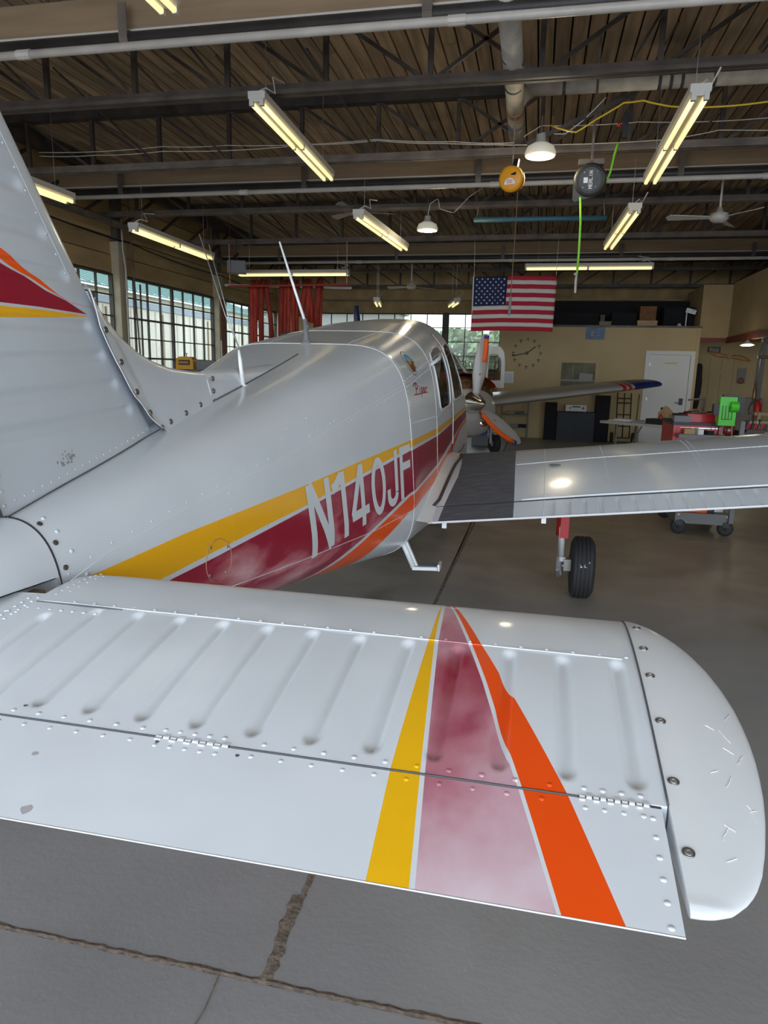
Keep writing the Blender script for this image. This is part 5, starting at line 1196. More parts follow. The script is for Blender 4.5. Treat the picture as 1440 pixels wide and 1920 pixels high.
# ================================================================== SECOND, GREY AIRCRAFT (nose towards the viewer)
M_gry = mat('grey_aircraft_paint', (.36, .35, .33), .35, coat=.3, var=.04, scale=2)
M_oran = mat('orange_foam', (.95, .13, .01), .6); M_blu = mat('blue_tape', (.02, .05, .30), .5); M_bluep = mat('blue_paint_gloss', (.015, .03, .16), .3)
A2 = thing('propeller_airplane', 'grey propeller airplane facing the viewer with open door and orange blade covers', 'airplane', (-.90, 10.5, 0), R(-150), local=True)
m = MB(); m.lathe([(.0, .36), (.03, .33), (.085, .22), (.135, .08), (.16, -.04), (.165, -.06), (.0, -.06)], (0, 0, 1.07), (0, 1, 0), 28); sp2 = m.build('spinner', M_chrome, A2, smooth=True)
def blade(ang, cover):
    c_, s_ = math.cos(ang), math.sin(ang); Z0 = 1.07      # direction (-sin a, cos a) in (X, Z)
    def pt(r_, w_, t_): return (-s_ * r_ - c_ * w_, -.0 + t_, Z0 + c_ * r_ - s_ * w_)
    ST_ = [(.08, .045, .045, .6), (.20, .055, .030, .5), (.40, .095, .018, .35), (.62, .105, .013, .2), (.82, .085, .010, .12), (.95, .055, .007, .06), (1.0, .02, .004, .05)]
    rows = []
    for r_, hw_, th, tw in ST_:
        rows.append([pt(r_, hw_ * math.cos(q), th * math.sin(q) + tw * hw_ * math.cos(q) * .8) for q in [2 * math.pi * k / 14 for k in range(14)]])
    m = MB(); m.grid(rows, closed=True); b = m.build('propeller_blade', M_gry, A2, smooth=True)
    if cover:
        w0 = cover
        P_ = [pt(r_, w0 * lerp_pts([(a[0], a[1]) for a in ST_], r_) * .85, .012) for r_ in [.60 + .048 * k for k in range(8)]]
        if ang > 1: P_ = [pt(r_, w0 * lerp_pts([(a[0], a[1]) for a in ST_], r_) * .9, .012) for r_ in [.20 + .085 * k for k in range(9)]]
        m = MB(); m.tube(P_, .036, 12); m.build('edge_cover', M_oran, b, smooth=True)
        d = (Vector(P_[-1]) - Vector(P_[-2])).normalized(); m = MB(); m.tube([P_[-1], Vector(P_[-1]) + d * .05], .037, 12); m.build('cover_tape', M_blu, b, smooth=True)
    m = MB(); 
    q = Vector(pt(.42, 0, .03)); m.dome(q, (0, 1, 0), .016, .002, 8); m.build('blade_label', mat('blade_decal_red', (.4, .15, .12), .5), b)
blade(R(7), .5); blade(R(127), 1.0); blade(R(247), 0)
def loft2(secs, name, mt, seg=28, parent=A2):
    rows = []
    for (y, cx, cz, rx, rz, n) in secs:
        rows.append([(cx + rx * math.copysign(abs(math.cos(q)) ** (2 / n), math.cos(q)), y, cz + rz * math.copysign(abs(math.sin(q)) ** (2 / n), math.sin(q))) for q in [2 * math.pi * k / seg for k in range(seg)]])
    m = MB(); m.grid(rows, closed=True); m.add(rows[0], [tuple(range(seg))[::-1]]); m.add(rows[-1], [tuple(range(seg))]); return m.build(name, mt, parent, smooth=True)
loft2([(-.08, 0, 1.0, .18, .20, 2), (-.14, 0, .93, .42, .34, 2.4), (-.35, 0, .90, .50, .38, 2.6), (-.95, 0, .90, .56, .40, 2.8), (-1.5, 0, .93, .60, .42, 2.8)], 'lower_cowl', M_gry)
m = MB(); m.lathe([(.0, 0), (.06, .0), (.075, -.03), (.075, .01), (.06, .02), (0, .015)], (.22, -.12, .78), (0, 1, .2), 16); m.lathe([(.0, 0), (.06, .0), (.075, -.03), (.075, .01), (.06, .02), (0, .015)], (-.22, -.12, .78), (0, 1, .2), 16); m.build('landing_light', M_chrome, A2, smooth=True)
# engine under a red padded cover
rng = random.Random(11)
eng = loft2([(-.18, 0, 1.20, .20, .14, 2), (-.35, 0, 1.24, .42, .20, 2.4), (-.9, 0, 1.26, .48, .22, 2.6), (-1.4, 0, 1.28, .52, .22, 2.6)], 'engine', mat('engine_brown', (.14, .07, .03), .6, .3, var=.7, scale=16, bump=.8, bscale=30))
m = MB()
for sd in (-1, 1):
    for k in range(3):
        m.lathe([(.07, -.08), (.085, -.06), (.07, -.04), (.085, -.02), (.07, 0), (.085, .02), (.07, .04), (.06, .06), (0, .06)], (sd * .42, -.45 - .27 * k, 1.22), (sd, 0, .1), 12)
        m.tube([(sd * .5, -.45 - .27 * k, 1.2), (sd * .5, -.5 - .27 * k, 1.0), (sd * .3, -.9, .9)], .022, 8)
m.build('cylinder_heads', mat('alloy_brown', (.24, .16, .09), .5, .6, var=.5, scale=20), eng)
rows = []
for y in (-.30, -.5, -.9, -1.35):
    rows.append([((.50 + .02 * rng.random()) * math.sin(a), y, 1.22 + (.27 + .015 * rng.random()) * math.cos(a)) for a in [R(-75 + 10 * k) for k in range(16)]])
m = MB(); m.grid(rows); m.grid([[(x * .97, y, z - .02) for x, y, z in r_] for r_ in rows]); m.build('red_cover', mat('red_padded_cover', (.42, .035, .01), .8), A2, smooth=True)
# cabin, tail, windows
loft2([(-1.45, 0, 1.02, .60, .42, 2.8), (-1.8, 0, 1.05, .62, .45, 2.8), (-3.4, 0, 1.05, .60, .45, 2.8), (-4.8, 0, 1.16, .32, .30, 2.3), (-6.6, 0, 1.30, .08, .14, 2)], 'fuselage', M_gry)
m = MB(); m.grid([[(-.50 + .0, -1.5, 1.45), (-.45, -1.85, 1.78), (-.38, -2.2, 1.90)], [(0, -1.42, 1.47), (0, -1.82, 1.86), (0, -2.2, 1.98)], [(.50, -1.5, 1.45), (.45, -1.85, 1.78), (.38, -2.2, 1.90)]]); m.build('windshield', M_acglass, A2, smooth=True)
m = MB()
for sd in (-1, 1):
    m.tube([(sd * .56, -1.45, 1.42), (sd * .48, -1.85, 1.76), (sd * .40, -2.2, 1.90), (sd * .38, -3.2, 1.86), (sd * .34, -3.9, 1.62)], .03, 8)
    m.tube([(sd * .54, -2.55, 1.45), (sd * .39, -2.55, 1.88)], .03, 8)
m.tube([(0, -1.45, 1.47), (0, -1.82, 1.86)], .015, 8); m.tube([(-.56, -1.45, 1.42), (0, -1.38, 1.46), (.56, -1.45, 1.42)], .025, 8); m.build('canopy_frame', M_gry, A2, smooth=True)
loft2([(-2.15, 0, 1.90, .36, .05, 2.5), (-2.6, 0, 1.95, .38, .06, 2.5), (-3.4, 0, 1.90, .36, .06, 2.5), (-4.2, 0, 1.52, .30, .06, 2.5)], 'cabin_roof', M_gry)
m = MB(); m.rbox((0, -1.62, 1.50), (.9, .3, .06)); m.rbox((-.25, -2.3, 1.55), (.4, .12, .6)); m.rbox((.25, -2.3, 1.55), (.4, .12, .6)); m.build('cabin_seats', mat('dark_brown_trim', (.06, .04, .03), .8), A2)
# open door on the near side, with its window
DW = [(-.0, 0), (.0, .56), (.04, .64), (.30, .66), (.38, .60), (.44, .40), (.46, .0)]
m = MB(); dx0, dy0, dz0 = -.72, -1.22, 1.27
def dpt(a, b, t_): return (dx0 - a * .52 + t_ * .5, dy0 + a * .30 + t_ * .866, dz0 + b)
outer = [(0, 0), (.0, .50), (-.04, .66), (.12, .68), (.42, .66), (.52, .58), (.56, .42), (.56, .0)]; inner = [(.10, .12), (.11, .48), (.13, .53), (.20, .55), (.36, .54), (.43, .49), (.46, .40), (.46, .12)]
for t_ in (.02, -.02):
    m.grid([[dpt(a, b, t_) for a, b in outer + [outer[0]]], [dpt(a, b, t_) for a, b in inner + [inner[0]]]])
m.grid([[dpt(a, b, .02) for a, b in outer + [outer[0]]], [dpt(a, b, -.02) for a, b in outer + [outer[0]]]]); m.grid([[dpt(a, b, .02) for a, b in inner + [inner[0]]], [dpt(a, b, -.02) for a, b in inner + [inner[0]]]])
dr = m.build('open_door', M_gry, A2)
m = MB(); m.add([dpt(a, b, 0) for a, b in inner], [tuple(range(len(inner)))]); m.build('door_glass', M_acglass, dr)
m = MB()
for k, mt_ in enumerate((0, 1, 0, 1)): m.box((-.70, -1.44, 1.24 - .035 * k), (-.50, -1.42, 1.26 - .035 * k), m=k % 2)
m.build('side_stripes', [M_blackm, M_redtool], A2)
# wings: each leading edge seen from the front
for sd in (-1, 1):
    rows = []
    for k in range(15):
        t_ = k / 14; u = .55 + 4.3 * t_; c = 1.6 - .55 * t_; z_ = .90 + .46 * t_; y0 = -1.85 - .05 * t_; th = .27 * (1 - .22 * t_); f_ = (1.0, 1.0, .85)[max(0, k - 12)]
        rows.append([(sd * u, y0 - c * (1 - math.cos(q)) / 2, z_ + th * .5 * math.sin(q) * f_ * (1 if math.sin(q) > 0 else .8)) for q in [2 * math.pi * j / 22 for j in range(22)]])
    m = MB(); b0 = 11; m.grid(rows[:13], closed=True); w2 = m.build('wing', M_gry, A2, smooth=True)
    m = MB(); m.grid(rows[12:], closed=True); m.add(rows[-1], [tuple(range(22))]); m.build('blue_wing_tip', M_bluep, w2, smooth=True)
    for a, b in ((11.1, 11.35), (11.55, 11.75)):
        ra = [Vector(p).lerp(Vector(q), a - 11) for p, q in zip(rows[11], rows[12])]; rb = [Vector(p).lerp(Vector(q), b - 11) for p, q in zip(rows[11], rows[12])]
        cc = sum(ra, Vector()) / 22; m = MB(); m.grid([[cc + (p - cc) * 1.02 for p in ra], [cc + (p - cc) * 1.02 for p in rb]], closed=True); m.build('red_wing_band', M_redtool, w2, smooth=True)
# tail with a blue tip
rows = []
for z_, y0, y1 in ((1.35, -5.3, -6.7), (2.0, -5.9, -6.75), (2.6, -6.3, -6.8), (2.95, -6.45, -6.8)):
    rows.append([((.04) * math.sin(q), y0 + (y1 - y0) * (1 - math.cos(q)) / 2, z_) for q in [2 * math.pi * j / 14 for j in range(14)]])
m = MB(); m.grid(rows[:3], closed=True); tf = m.build('tail_fin', M_gry, A2, smooth=True); m = MB(); m.grid(rows[2:], closed=True); m.add(rows[-1], [tuple(range(14))]); m.build('blue_fin_tip', M_bluep, tf, smooth=True)
m = MB(); m.box((-1.4, -6.6, 1.30), (1.4, -5.9, 1.34)); m.build('tailplane', M_gry, A2)
for x_, y_ in ((-1.6, -2.45), (1.6, -2.45), (0, -.55)):
    m = MB(); m.lathe([(.06, -.055), (.15, -.06), (.185, -.045), (.20, -.02), (.20, .02), (.185, .045), (.15, .06), (.06, .055)], (x_, y_, .20), (1, 0, .0), 26); w_ = m.build('tire', M_rubber, A2, smooth=True)
    m = MB(); m.lathe([(.0, -.05), (.07, -.05), (.075, 0), (.07, .05), (0, .05)], (x_, y_, .20), (1, 0, 0), 14); m.build('wheel_hub', M_gry, w_)
    m = MB(); m.tube([(x_ + .08, y_, .2), (x_ + .09, y_ + .01, .45), (x_ + .04, y_, .95)], .028, 8); m.tube([(x_ + .1, y_ - .06, .3), (x_ + .1, y_ - .1, .8)], .012, 6); m.rbox((x_, y_ + .02, .40), (.17, .26, .05)); m.build('gear_leg', M_gry, A2)

# ================================================================== THINGS AT THE BACK
# flag with sewn stripes, canton and stars
FX0, FX1, FZ0, FZ1, FY = -1.30, .22, 2.28, 3.27, 13.8
F = thing('flag', 'American flag hanging by its top edge from the roof truss', 'flag', (FX0, FY, FZ0))
def fw(x, z): return FY + .02 * math.sin((x - FX0) * 9) * (FZ1 - z) + .012 * math.sin(x * 21 + z * 3)
M_fr = mat('flag_red', (.42, .012, .035), .85); M_fwh = mat('flag_white', (.62, .58, .55), .85); M_fb = mat('flag_blue', (.008, .016, .075), .85)
Hs = (FZ1 - FZ0) / 13
for k in range(13):
    z1 = FZ1 - k * Hs; z0_ = z1 - Hs; xa = FX0 + (.62 if k < 7 else .0); m = MB()
    nx = 24; dzx = lambda x: -.02 * (x - FX0) * 0 + .018 * math.sin((x - FX0) * 2.0) * 1
    for off in (0,): m.grid([[(xa + (FX1 - xa) * i / nx - .02 * (FZ1 - zz), fw(xa + (FX1 - xa) * i / nx, zz), zz + dzx(xa + (FX1 - xa) * i / nx)) for i in range(nx + 1)] for zz in (z1, (z1 + z0_) / 2, z0_)])
    o = m.build('stripe', M_fr if k % 2 == 0 else M_fwh, F, smooth=True); md = o.modifiers.new('thick', 'SOLIDIFY'); md.thickness = .003
m = MB(); nx = 12; m.grid([[(FX0 + .62 * i / nx - .02 * (FZ1 - zz), fw(FX0 + .62 * i / nx, zz), zz + .018 * math.sin(.62 * i / nx * 2.0)) for i in range(nx + 1)] for zz in [FZ1 - 7 * Hs * j / 8 for j in range(9)]]); can = m.build('canton', M_fb, F, smooth=True); can.modifiers.new('t', 'SOLIDIFY').thickness = .003
for r_ in range(9):
    for c_ in range(6 if r_ % 2 == 0 else 5):
        x = FX0 + .055 + c_ * .102 + (.051 if r_ % 2 else 0); z = FZ1 - .048 - r_ * .0545; m = MB(); pts = []
        for k in range(10): a = math.pi / 2 + k * math.pi / 5; q = .021 if k % 2 == 0 else .0095; pts.append((x + q * math.cos(a), fw(x, z) - .006, z + .008 + q * math.sin(a)))
        m.add(pts + [(x, fw(x, z) - .007, z + .008)], [(k, (k + 1) % 10, 10) for k in range(10)]); m.build('star', M_fwh, can)
m = MB(); m.box((FX0 - .02, FY - .006, FZ0), (FX0 + .002, FY + .006, FZ1 + .01)); m.build('header_tape', M_fwh, F)
m = MB(); m.tube([(FX0, FY, FZ1), (FX0 - .01, FY - .1, 3.9)], .004, 5); m.tube([(FX1 - .02, FY, FZ1 + .01), (FX1 - .02, FY - .1, 3.9)], .004, 5); m.build('hanging_string', M_wire, F)
# clock made of little airplanes
K = thing('wall_clock', 'big wall clock with small airplane shapes as hour marks', 'clock', (-.30, PY - .02, 1.98))
kc = (-.30, PY - .012, 1.98); M_dark = mat('clock_black', (.03, .022, .015), .5)
m = MB(); m.lathe([(.0, .02), (.035, .018), (.04, .0), (.0, 0)], kc, (0, -1, 0), 16); m.build('clock_hub', M_dark, K)
for k in range(12):
    a = math.pi / 2 - k * math.pi / 6; x, z = kc[0] + .315 * math.cos(a), kc[2] + .32 * math.sin(a); m = MB(); y = kc[1]
    if k == 0:
        for dx in (-.02, .02): m.box((x + dx - .006, y - .006, z - .03), (x + dx + .006, y, z + .03))
        m.box((x, y - .006, z + .02), (x + .03, y, z + .03))
        m.box((x, y - .006, z - .03), (x + .03, y, z - .02))
    else: m.box((x - .006, y - .006, z - .042), (x + .006, y, z + .042)); m.box((x - .042, y - .006, z + .0), (x + .042, y, z + .014)); m.box((x - .018, y - .006, z - .04), (x + .018, y, z - .030))
    m.build('hour_mark', M_dark, K)
for (dx, dz) in ((.19, .15), (-.30, -.06)):
    m = MB(); m.bar((kc[0], kc[1] - .022, kc[2]), (kc[0] + dx, kc[1] - .022, kc[2] + dz), .026, .006, (0, 1, 0)); m.build('clock_hand', M_dark, K)
m = MB(); m.rbox((kc[0] - .31, kc[1] - .02, kc[2] - .06), (.07, .01, .035), ry=R(12)); m.build('hand_tail', M_dark, K)
# poster and picture
m = MB(); m.box((1.0, PY - .012, 2.31), (1.42, PY - .001, 2.60)); o = m.build('poster', mat('poster_sky_blue', (.085, .15, .26), .5, var=.35, scale=5), off=(1.2, PY - .01, 2.3)); tag(o, 'small blue poster of an airplane, high on the partition wall', 'poster')
m = MB(); 
for p, s_ in (((1.19, 2.43), (.12, .02)), ((1.17, 2.46), (.05, .03)), ((1.24, 2.42), (.16, .014)), ((1.15, 2.41), (.06, .02))): m.rbox((p[0], PY - .013, p[1]), (s_[0], .002, s_[1]), ry=R(12))
m.build('printed_airplane', mat('poster_print', (.33, .33, .33), .6), o)
T = thing('framed_picture', 'framed picture behind glass between clock and white door', 'picture', (.9, PY, 1.1))
m = MB(); m.box((.51, PY - .03, 1.04), (1.28, PY, 1.09)); m.box((.51, PY - .03, 1.78), (1.28, PY, 1.84)); m.box((.44, PY - .03, 1.04), (.51, PY, 1.84)); m.box((1.28, PY - .03, 1.04), (1.36, PY, 1.84)); m.build('picture_frame', M_cream, T)
m = MB(); m.box((.51, PY - .01, 1.09), (1.28, PY - .004, 1.78)); m.build('picture_print', mat('picture_olive', (.10, .09, .05), .7, var=.6, scale=4, col2=(.20, .19, .13)), T)
m = MB(); m.box((.51, PY - .013, 1.36), (1.27, PY - .011, 1.395)); m.rbox((1.08, PY - .0125, 1.46), (.3, .002, .16), ry=R(5)); m.rbox((.78, PY - .0125, 1.60), (.012, .002, .3)); m.build('reflection_shapes', mat('reflection_grey', (.26, .27, .25), .5), T)  # wing reflection in the glass, put in as flat grey shapes
# cabinets and receiver
T = thing('dark_cabinet', 'low dark blue cabinet with two doors under the framed picture', 'cabinet', (.9, 16.9, 0))
m = MB(); m.box((.48, 16.75, 0), (1.32, PY - .02, .66)); M_navy = mat('dark_blue_cabinet', (.012, .018, .030), .6); m.build('body', M_navy, T)
for x in (.49, .91): m = MB(); m.box((x, 16.735, .02), (x + .40, 16.75, .64)); m.build('door', M_navy, T)
for x0, x1, z1, tx in ((.2, .47, .86, 'tall black speaker column left of the dark blue cabinet'), (1.33, 1.64, 1.05, 'tall black speaker column right of the dark blue cabinet')):
    m = MB(); m.box((x0, 16.8, 0), (x1, PY - .02, z1)); o = m.build('floor_speaker', M_blackm, off=(x0, 16.8, 0)); tag(o, tx, 'speaker')
    m = MB(); m.box((x0 + .02, 16.79, .04), (x1 - .02, 16.8, z1 - .04)); m.build('grille', M_cloth, o)
m = MB(); m.box((.66, 16.8, .68), (1.12, 17.1, .83)); o = m.build('stereo_receiver', mat('receiver_silver', (.55, .55, .54), .4), off=(.9, 16.9, .68)); tag(o, 'silver stereo receiver standing on the dark blue cabinet', 'receiver')
m = MB(); m.dome((1.05, 16.8, .755), (0, -1, 0), .03, .02, 12); m.dome((.76, 16.8, .755), (0, -1, 0), .02, .015, 10); m.build('knob', M_gray, o); m = MB(); m.box((.80, 16.797, .77), (.99, 16.8, .80)); m.build('display', M_black, o)
m = MB(); [m.box((x, y, .66), (x + .03, y + .03, .68)) for x in (.68, 1.07) for y in (16.82, 17.05)]; m.build('foot', M_black, o)
# hand truck
T = thing('hand_truck', 'black tube hand truck leaning on the partition by the white door', 'hand truck', (1.95, 16.9, 0))
m = MB()
for x in (1.80, 1.95, 2.10): m.tube([(x, 16.72, .12), (x, 16.98, 1.12)], .014, 8)
for q in (.12, .38, .64, .90, 1.0): m.tube([(1.80, 16.72 + .26 * (q - .12), q), (2.10, 16.72 + .26 * (q - .12), q)], .012, 8)
m.build('frame', M_black, T); m = MB(); m.box((1.78, 16.52, .02), (2.12, 16.74, .035)); m.build('toe_plate', M_black, T)
for x in (1.72, 2.18): m = MB(); m.lathe([(.02, -.03), (.11, -.03), (.125, 0), (.11, .03), (.02, .03)], (x, 16.74, .125), (1, 0, 0), 20); m.build('wheel', M_rubber, T)
m = MB(); m.tube([(2.24, 17.0, 0), (2.30, 17.16, 1.1)], .012, 6); tag(m.build('leaning_stick', M_darkbrown, off=(2.3, 17, 0)), 'thin dark stick leaning beside the white door frame', 'stick')
# folding table (turned) with its load
TA = R(-40); TO = Vector((1.10, 12.85, 0)); fx = Vector((math.cos(TA), math.sin(TA), 0)); fy = Vector((-math.sin(TA), math.cos(TA), 0))
def tp_(a, b, z): v = TO + fx * a + fy * b; return (v.x, v.y, z)
T = thing('folding_table', 'long pale folding table loaded with boxes and papers', 'table', (TO.x, TO.y, 0))
m = MB(); m.rbox(tp_(.92, .38, .715), (1.83, .76, .045), rz=TA); m.build('table_top', mat('table_grey', (.42, .40, .36), .5), T)
for a in (.3, 1.5):
    for b in (.08, .68): m = MB(); m.tube([tp_(a, b, 0), tp_(a, b, .70)], .014, 8); m.build('leg', M_gray, T)
    m = MB(); m.tube([tp_(a, .08, .12), tp_(a, .68, .12)], .012, 6); m.tube([tp_(a, .38, .12), tp_(a + (.3 if a < 1 else -.3), .38, .69)], .01, 6); m.build('brace', M_gray, T)
def tbox(a, b, sz, mt, name, label, cat, z0=.738, rz=0.0, group=None):
    p = tp_(a, b, z0); m = MB(); m.rbox((p[0], p[1], z0 + sz[2] / 2), sz, rz=TA + rz); o = m.build(name, mt, off=p); return tag(o, label, cat, group)
tbox(.25, .30, (.42, .26, .012), M_paper, 'paper_stack', 'loose white papers at the left end of the folding table', 'papers', rz=.3)
tbox(.28, .32, (.28, .20, .02), M_paper, 'notebook', 'white notebook on top of the loose papers', 'notebook', z0=.752, rz=-.2)
tbox(.70, .22, (.30, .22, .035), mat('grey_plastic', (.25, .25, .26), .5), 'parts_tray', 'grey tray between the papers and the black case', 'tray', rz=.1)
tbox(1.05, .25, (.48, .26, .085), M_black, 'tool_case', 'flat black case lying on the folding table', 'case')
tbox(1.42, .22, (.28, .2, .045), M_black, 'tablet_case', 'small flat black case at the right end of the table', 'case', rz=.1)
for a, b, s_, lb in ((.95, .62, (.30, .26, .17), 'open cardboard box at the back of the table, left one'), (1.40, .60, (.34, .24, .15), 'open cardboard box with a white label, right one')):
    p = tp_(a, b, .738); o = thing('cardboard_box', lb, 'box', p, group='cardboard boxes on the table'); m = MB(); m.rbox((p[0], p[1], .738 + s_[2] / 2), s_, rz=TA); m.build('carton', M_card, o)
    m = MB(); v = Vector(p); q = [v - fx * s_[0] / 2 - fy * s_[1] / 2, v + fx * s_[0] / 2 - fy * s_[1] / 2]; zt = .738 + s_[2]
    q0 = Vector((q[0].x, q[0].y, zt)); q1 = Vector((q[1].x, q[1].y, zt)); m.add([q0, q1, (q0 + q1) / 2 + Vector((0, 0, .13)) - fy * .03, q0 + Vector((.0, 0, .006)) + fy * .01, q1 + Vector((0, 0, .006)) + fy * .01], [(0, 1, 2), (3, 2, 4), (0, 2, 3), (1, 4, 2)]); m.build('flap', M_card, o)
    if a > 1.2: m = MB(); pp = v - fy * (s_[1] / 2 + .002) + fx * .05; m.rbox((pp.x, pp.y, .80), (.11, .002, .07), rz=TA); m.build('shipping_label', M_paper, o)
p = tp_(.90, .42, .738); m = MB(); m.lathe([(.0, .0), (.032, .0), (.033, .1), (.026, .125), (.012, .13), (.012, .16), (0, .16)], p, (0, 0, 1), 14); o = m.build('spray_can', M_redtool, off=p, smooth=True); tag(o, 'red spray can standing between the cardboard boxes', 'can'); m = MB(); m.tube([(p[0], p[1], .77), (p[0], p[1], .80)], .034, 14); m.build('can_label', M_paper, o)
p = tp_(.86, .60, .91); m = MB(); m.rbox((p[0], p[1], .95), (.14, .02, .10), rz=TA + .3, rx=.5); o = m.build('small_book', mat('dark_green_card', (.03, .06, .04), .6), off=p); tag(o, 'small dark booklet sticking up out of the left cardboard box', 'booklet')
# coiled thing under the table
m = MB(); cc = Vector(tp_(1.05, .3, 0)); rng = random.Random(2)
for k in range(4): m.tube([cc + Vector((.17 * math.cos(a) * (1 + .1 * k), .10 * math.sin(a) + .03 * k, .22 + (.17 + .01 * k) * math.sin(a + .2 * k))) for a in [2 * math.pi * q / 18 for q in range(19)]], .013, 6)
m.tube([cc + Vector((-.2, 0, .0)), cc + Vector((-.1, 0, .3)), cc + Vector((.2, .05, .35)), cc + Vector((.3, .1, .01))], .012, 6)
tag(m.build('hose_coil', mat('olive_hose', (.09, .08, .04), .5), off=cc, smooth=True), 'coiled dark hoses lying on the floor under the folding table', 'hose')
m = MB(); p = tp_(1.35, 1.08, 0); m.rbox((p[0], p[1], .2), (.7, .3, .4), rz=TA); tag(m.build('storage_bin', mat('bin_white', (.42, .42, .42), .5), off=p), 'pale storage bin behind the table legs', 'bin')
# tool cart
T = thing('tool_cart', 'red and grey tool cart on black casters behind the wing', 'cart', (1.65, 7.6, 0))
m = MB(); m.box((1.40, 7.18, .11), (1.90, 8.02, .215)); m.build('lower_shelf', M_gray, T)
for x, y in ((1.90, 7.16), (1.90, 8.02), (1.42, 8.02)): m = MB(); m.box((x - .02, y - .02, .14), (x + .02, y + .02, 1.12)); m.build('corner_post', M_gray, T)
m = MB(); m.box((1.36, 7.18, .77), (1.90, 7.38, .80)); m.box((1.36, 7.38, .62), (1.90, 8.02, .66)); m.build('middle_shelf', M_gray, T)
m = MB(); m.box((1.34, 7.40, .66), (1.80, 8.05, 1.06)); ch = m.build('tool_chest', M_redtool, T)
for k in range(4): m = MB(); m.box((1.37, 7.385, .69 + k * .09), (1.78, 7.40, .765 + k * .09)); m.build('drawer', M_redtool, ch)
m = MB(); m.box((1.33, 7.38, 1.05), (1.82, 8.06, 1.08)); m.build('chest_lid', M_black, ch)
m = MB(); [m.box((1.40, 7.375, .755 + k * .09), (1.76, 7.383, .762 + k * .09)) for k in range(4)]; m.build('drawer_pull', M_chrome, ch)
for x, y in ((1.44, 7.20), (1.87, 7.20), (1.44, 7.98), (1.87, 7.98)):
    m = MB(); m.lathe([(.0, -.02), (.045, -.02), (.072, -.018), (.075, 0), (.072, .018), (.045, .02), (0, .02)], (x, y, .076), (.25, 1, 0), 20); c_ = m.build('caster_wheel', M_rubber, T, smooth=True)
    m = MB(); m.rbox((x, y, .115), (.06, .06, .05)); m.dome((x, y - .022, .076), (.1, -1, 0), .016, .01); m.build('caster_fork', M_black, c_)
for x in (1.43, 1.87):
    for z in (.13, .195): m = MB(); m.dome((x, 7.178, z), (0, -1, 0), .009, .006); m.build('bolt', M_trimw, T)
def loose(name, c, sz, mt, label, cat, rz=0, rx=0, ry=0, group=None):
    m = MB(); m.rbox(c, sz, rz, rx, ry); return tag(m.build(name, mt, off=c), label, cat, group)
o = loose('orange_case', (1.56, 7.40, .28), (.28, .3, .13), M_oran, 'orange case with a white mark on the lower shelf of the tool cart', 'case'); m = MB(); m.box((1.55, 7.246, .27), (1.575, 7.25, .295)); m.build('case_label', M_paper, o)
loose('black_pouch', (1.75, 7.42, .27), (.06, .2, .11), M_black, 'black pouch beside the orange case', 'pouch'); loose('clear_bag', (1.825, 7.42, .285), (.08, .2, .14), M_paper, 'pale plastic jug at the right end of the lower cart shelf', 'jug')
loose('red_toolbox', (1.58, 7.60, 1.12), (.26, .3, .08), M_redtool, 'small dark red toolbox lying on the chest lid', 'toolbox', rz=.1)
loose('grey_tray', (1.43, 7.55, 1.11), (.15, .3, .06), M_gray, 'grey metal tray on the left of the chest lid', 'tray', rz=-.1)
for k in range(6): m = MB(); c = (1.40 + .06 * k, 7.50 + .03 * (k % 3), 1.17 if 2 <= k <= 4 else 1.15); m.tube([(c[0] - .07, c[1], c[2]), (c[0] + .08, c[1] + .04, c[2] + .01)], .009, 6); tag(m.build('wrench', M_steel if k % 2 else M_black, off=c), ('black', 'steel')[k % 2] + ' hand tool on the tool chest lid, ' + ('leftmost', 'second from the left', 'third from the left', 'third from the right', 'second from the right', 'rightmost')[k], 'tool', 'hand tools on the chest lid')
loose('tool_tray', (1.57, 7.28, .955), (.42, .13, .04), M_gray, 'long grey tray hooked on the front of the tool cart', 'tray', rz=.02)
m = MB(); [m.dome((1.45 + .035 * k, 7.235, .802 + .02 * (k % 2)), (0, -.3, 1), .032, .07, 8) for k in range(3)]; tag(m.build('rag', mat('white_rag', (.6, .6, .6), .9), off=(1.48, 7.25, .80), smooth=True), 'crumpled white rag on the middle shelf of the tool cart', 'rag')
for k, (cx_, mt_) in enumerate(((1.56, M_redtool), (1.63, M_steel), (1.70, M_redtool), (1.77, M_gray), (1.84, M_redtool))):
    m = MB(); m.lathe([(0, 0), (.026, 0), (.027, .09), (.015, .11), (.012, .14), (0, .14)], (cx_, 7.24, .801), (0, 0, 1), 12); tag(m.build('bottle', mt_, off=(cx_, 7.24, .801), smooth=True), 'small can on the middle cart shelf, ' + ('leftmost, red', 'second from the left, steel', 'middle one, red', 'second from the right, grey', 'rightmost, red')[k], 'can', 'cans on the middle cart shelf')
for k, (c, sz, mt_, nm, lb_) in enumerate((((1.47, 7.30, 1.0), (.10, .05, .05), M_card, 'spool', 'brown spool on the long grey tray of the tool cart'), ((1.56, 7.28, 1.0), (.05, .06, .05), M_paper, 'white_cup', 'white cup on the long grey tray of the tool cart'), ((1.64, 7.28, .995), (.06, .08, .04), M_black, 'black_gauge', 'black gauge on the long grey tray of the tool cart'))):
    loose(nm, c, sz, mt_, lb_, 'tool', rz=.2 * k)
m = MB(); m.lathe([(0, .01), (.03, .01), (.05, 0), (.055, -.02), (0, -.02)], (1.84, 7.36, 1.02), (0, -1, .1), 20); o = m.build('round_gauge', M_redtool, off=(1.84, 7.36, 1.02), smooth=True); tag(o, 'round red gauge with a grey centre fixed at the right of the chest', 'gauge'); m = MB(); m.dome((1.84, 7.349, 1.02), (0, -1, .1), .022, .012, 12); m.build('gauge_centre', M_steel, o)
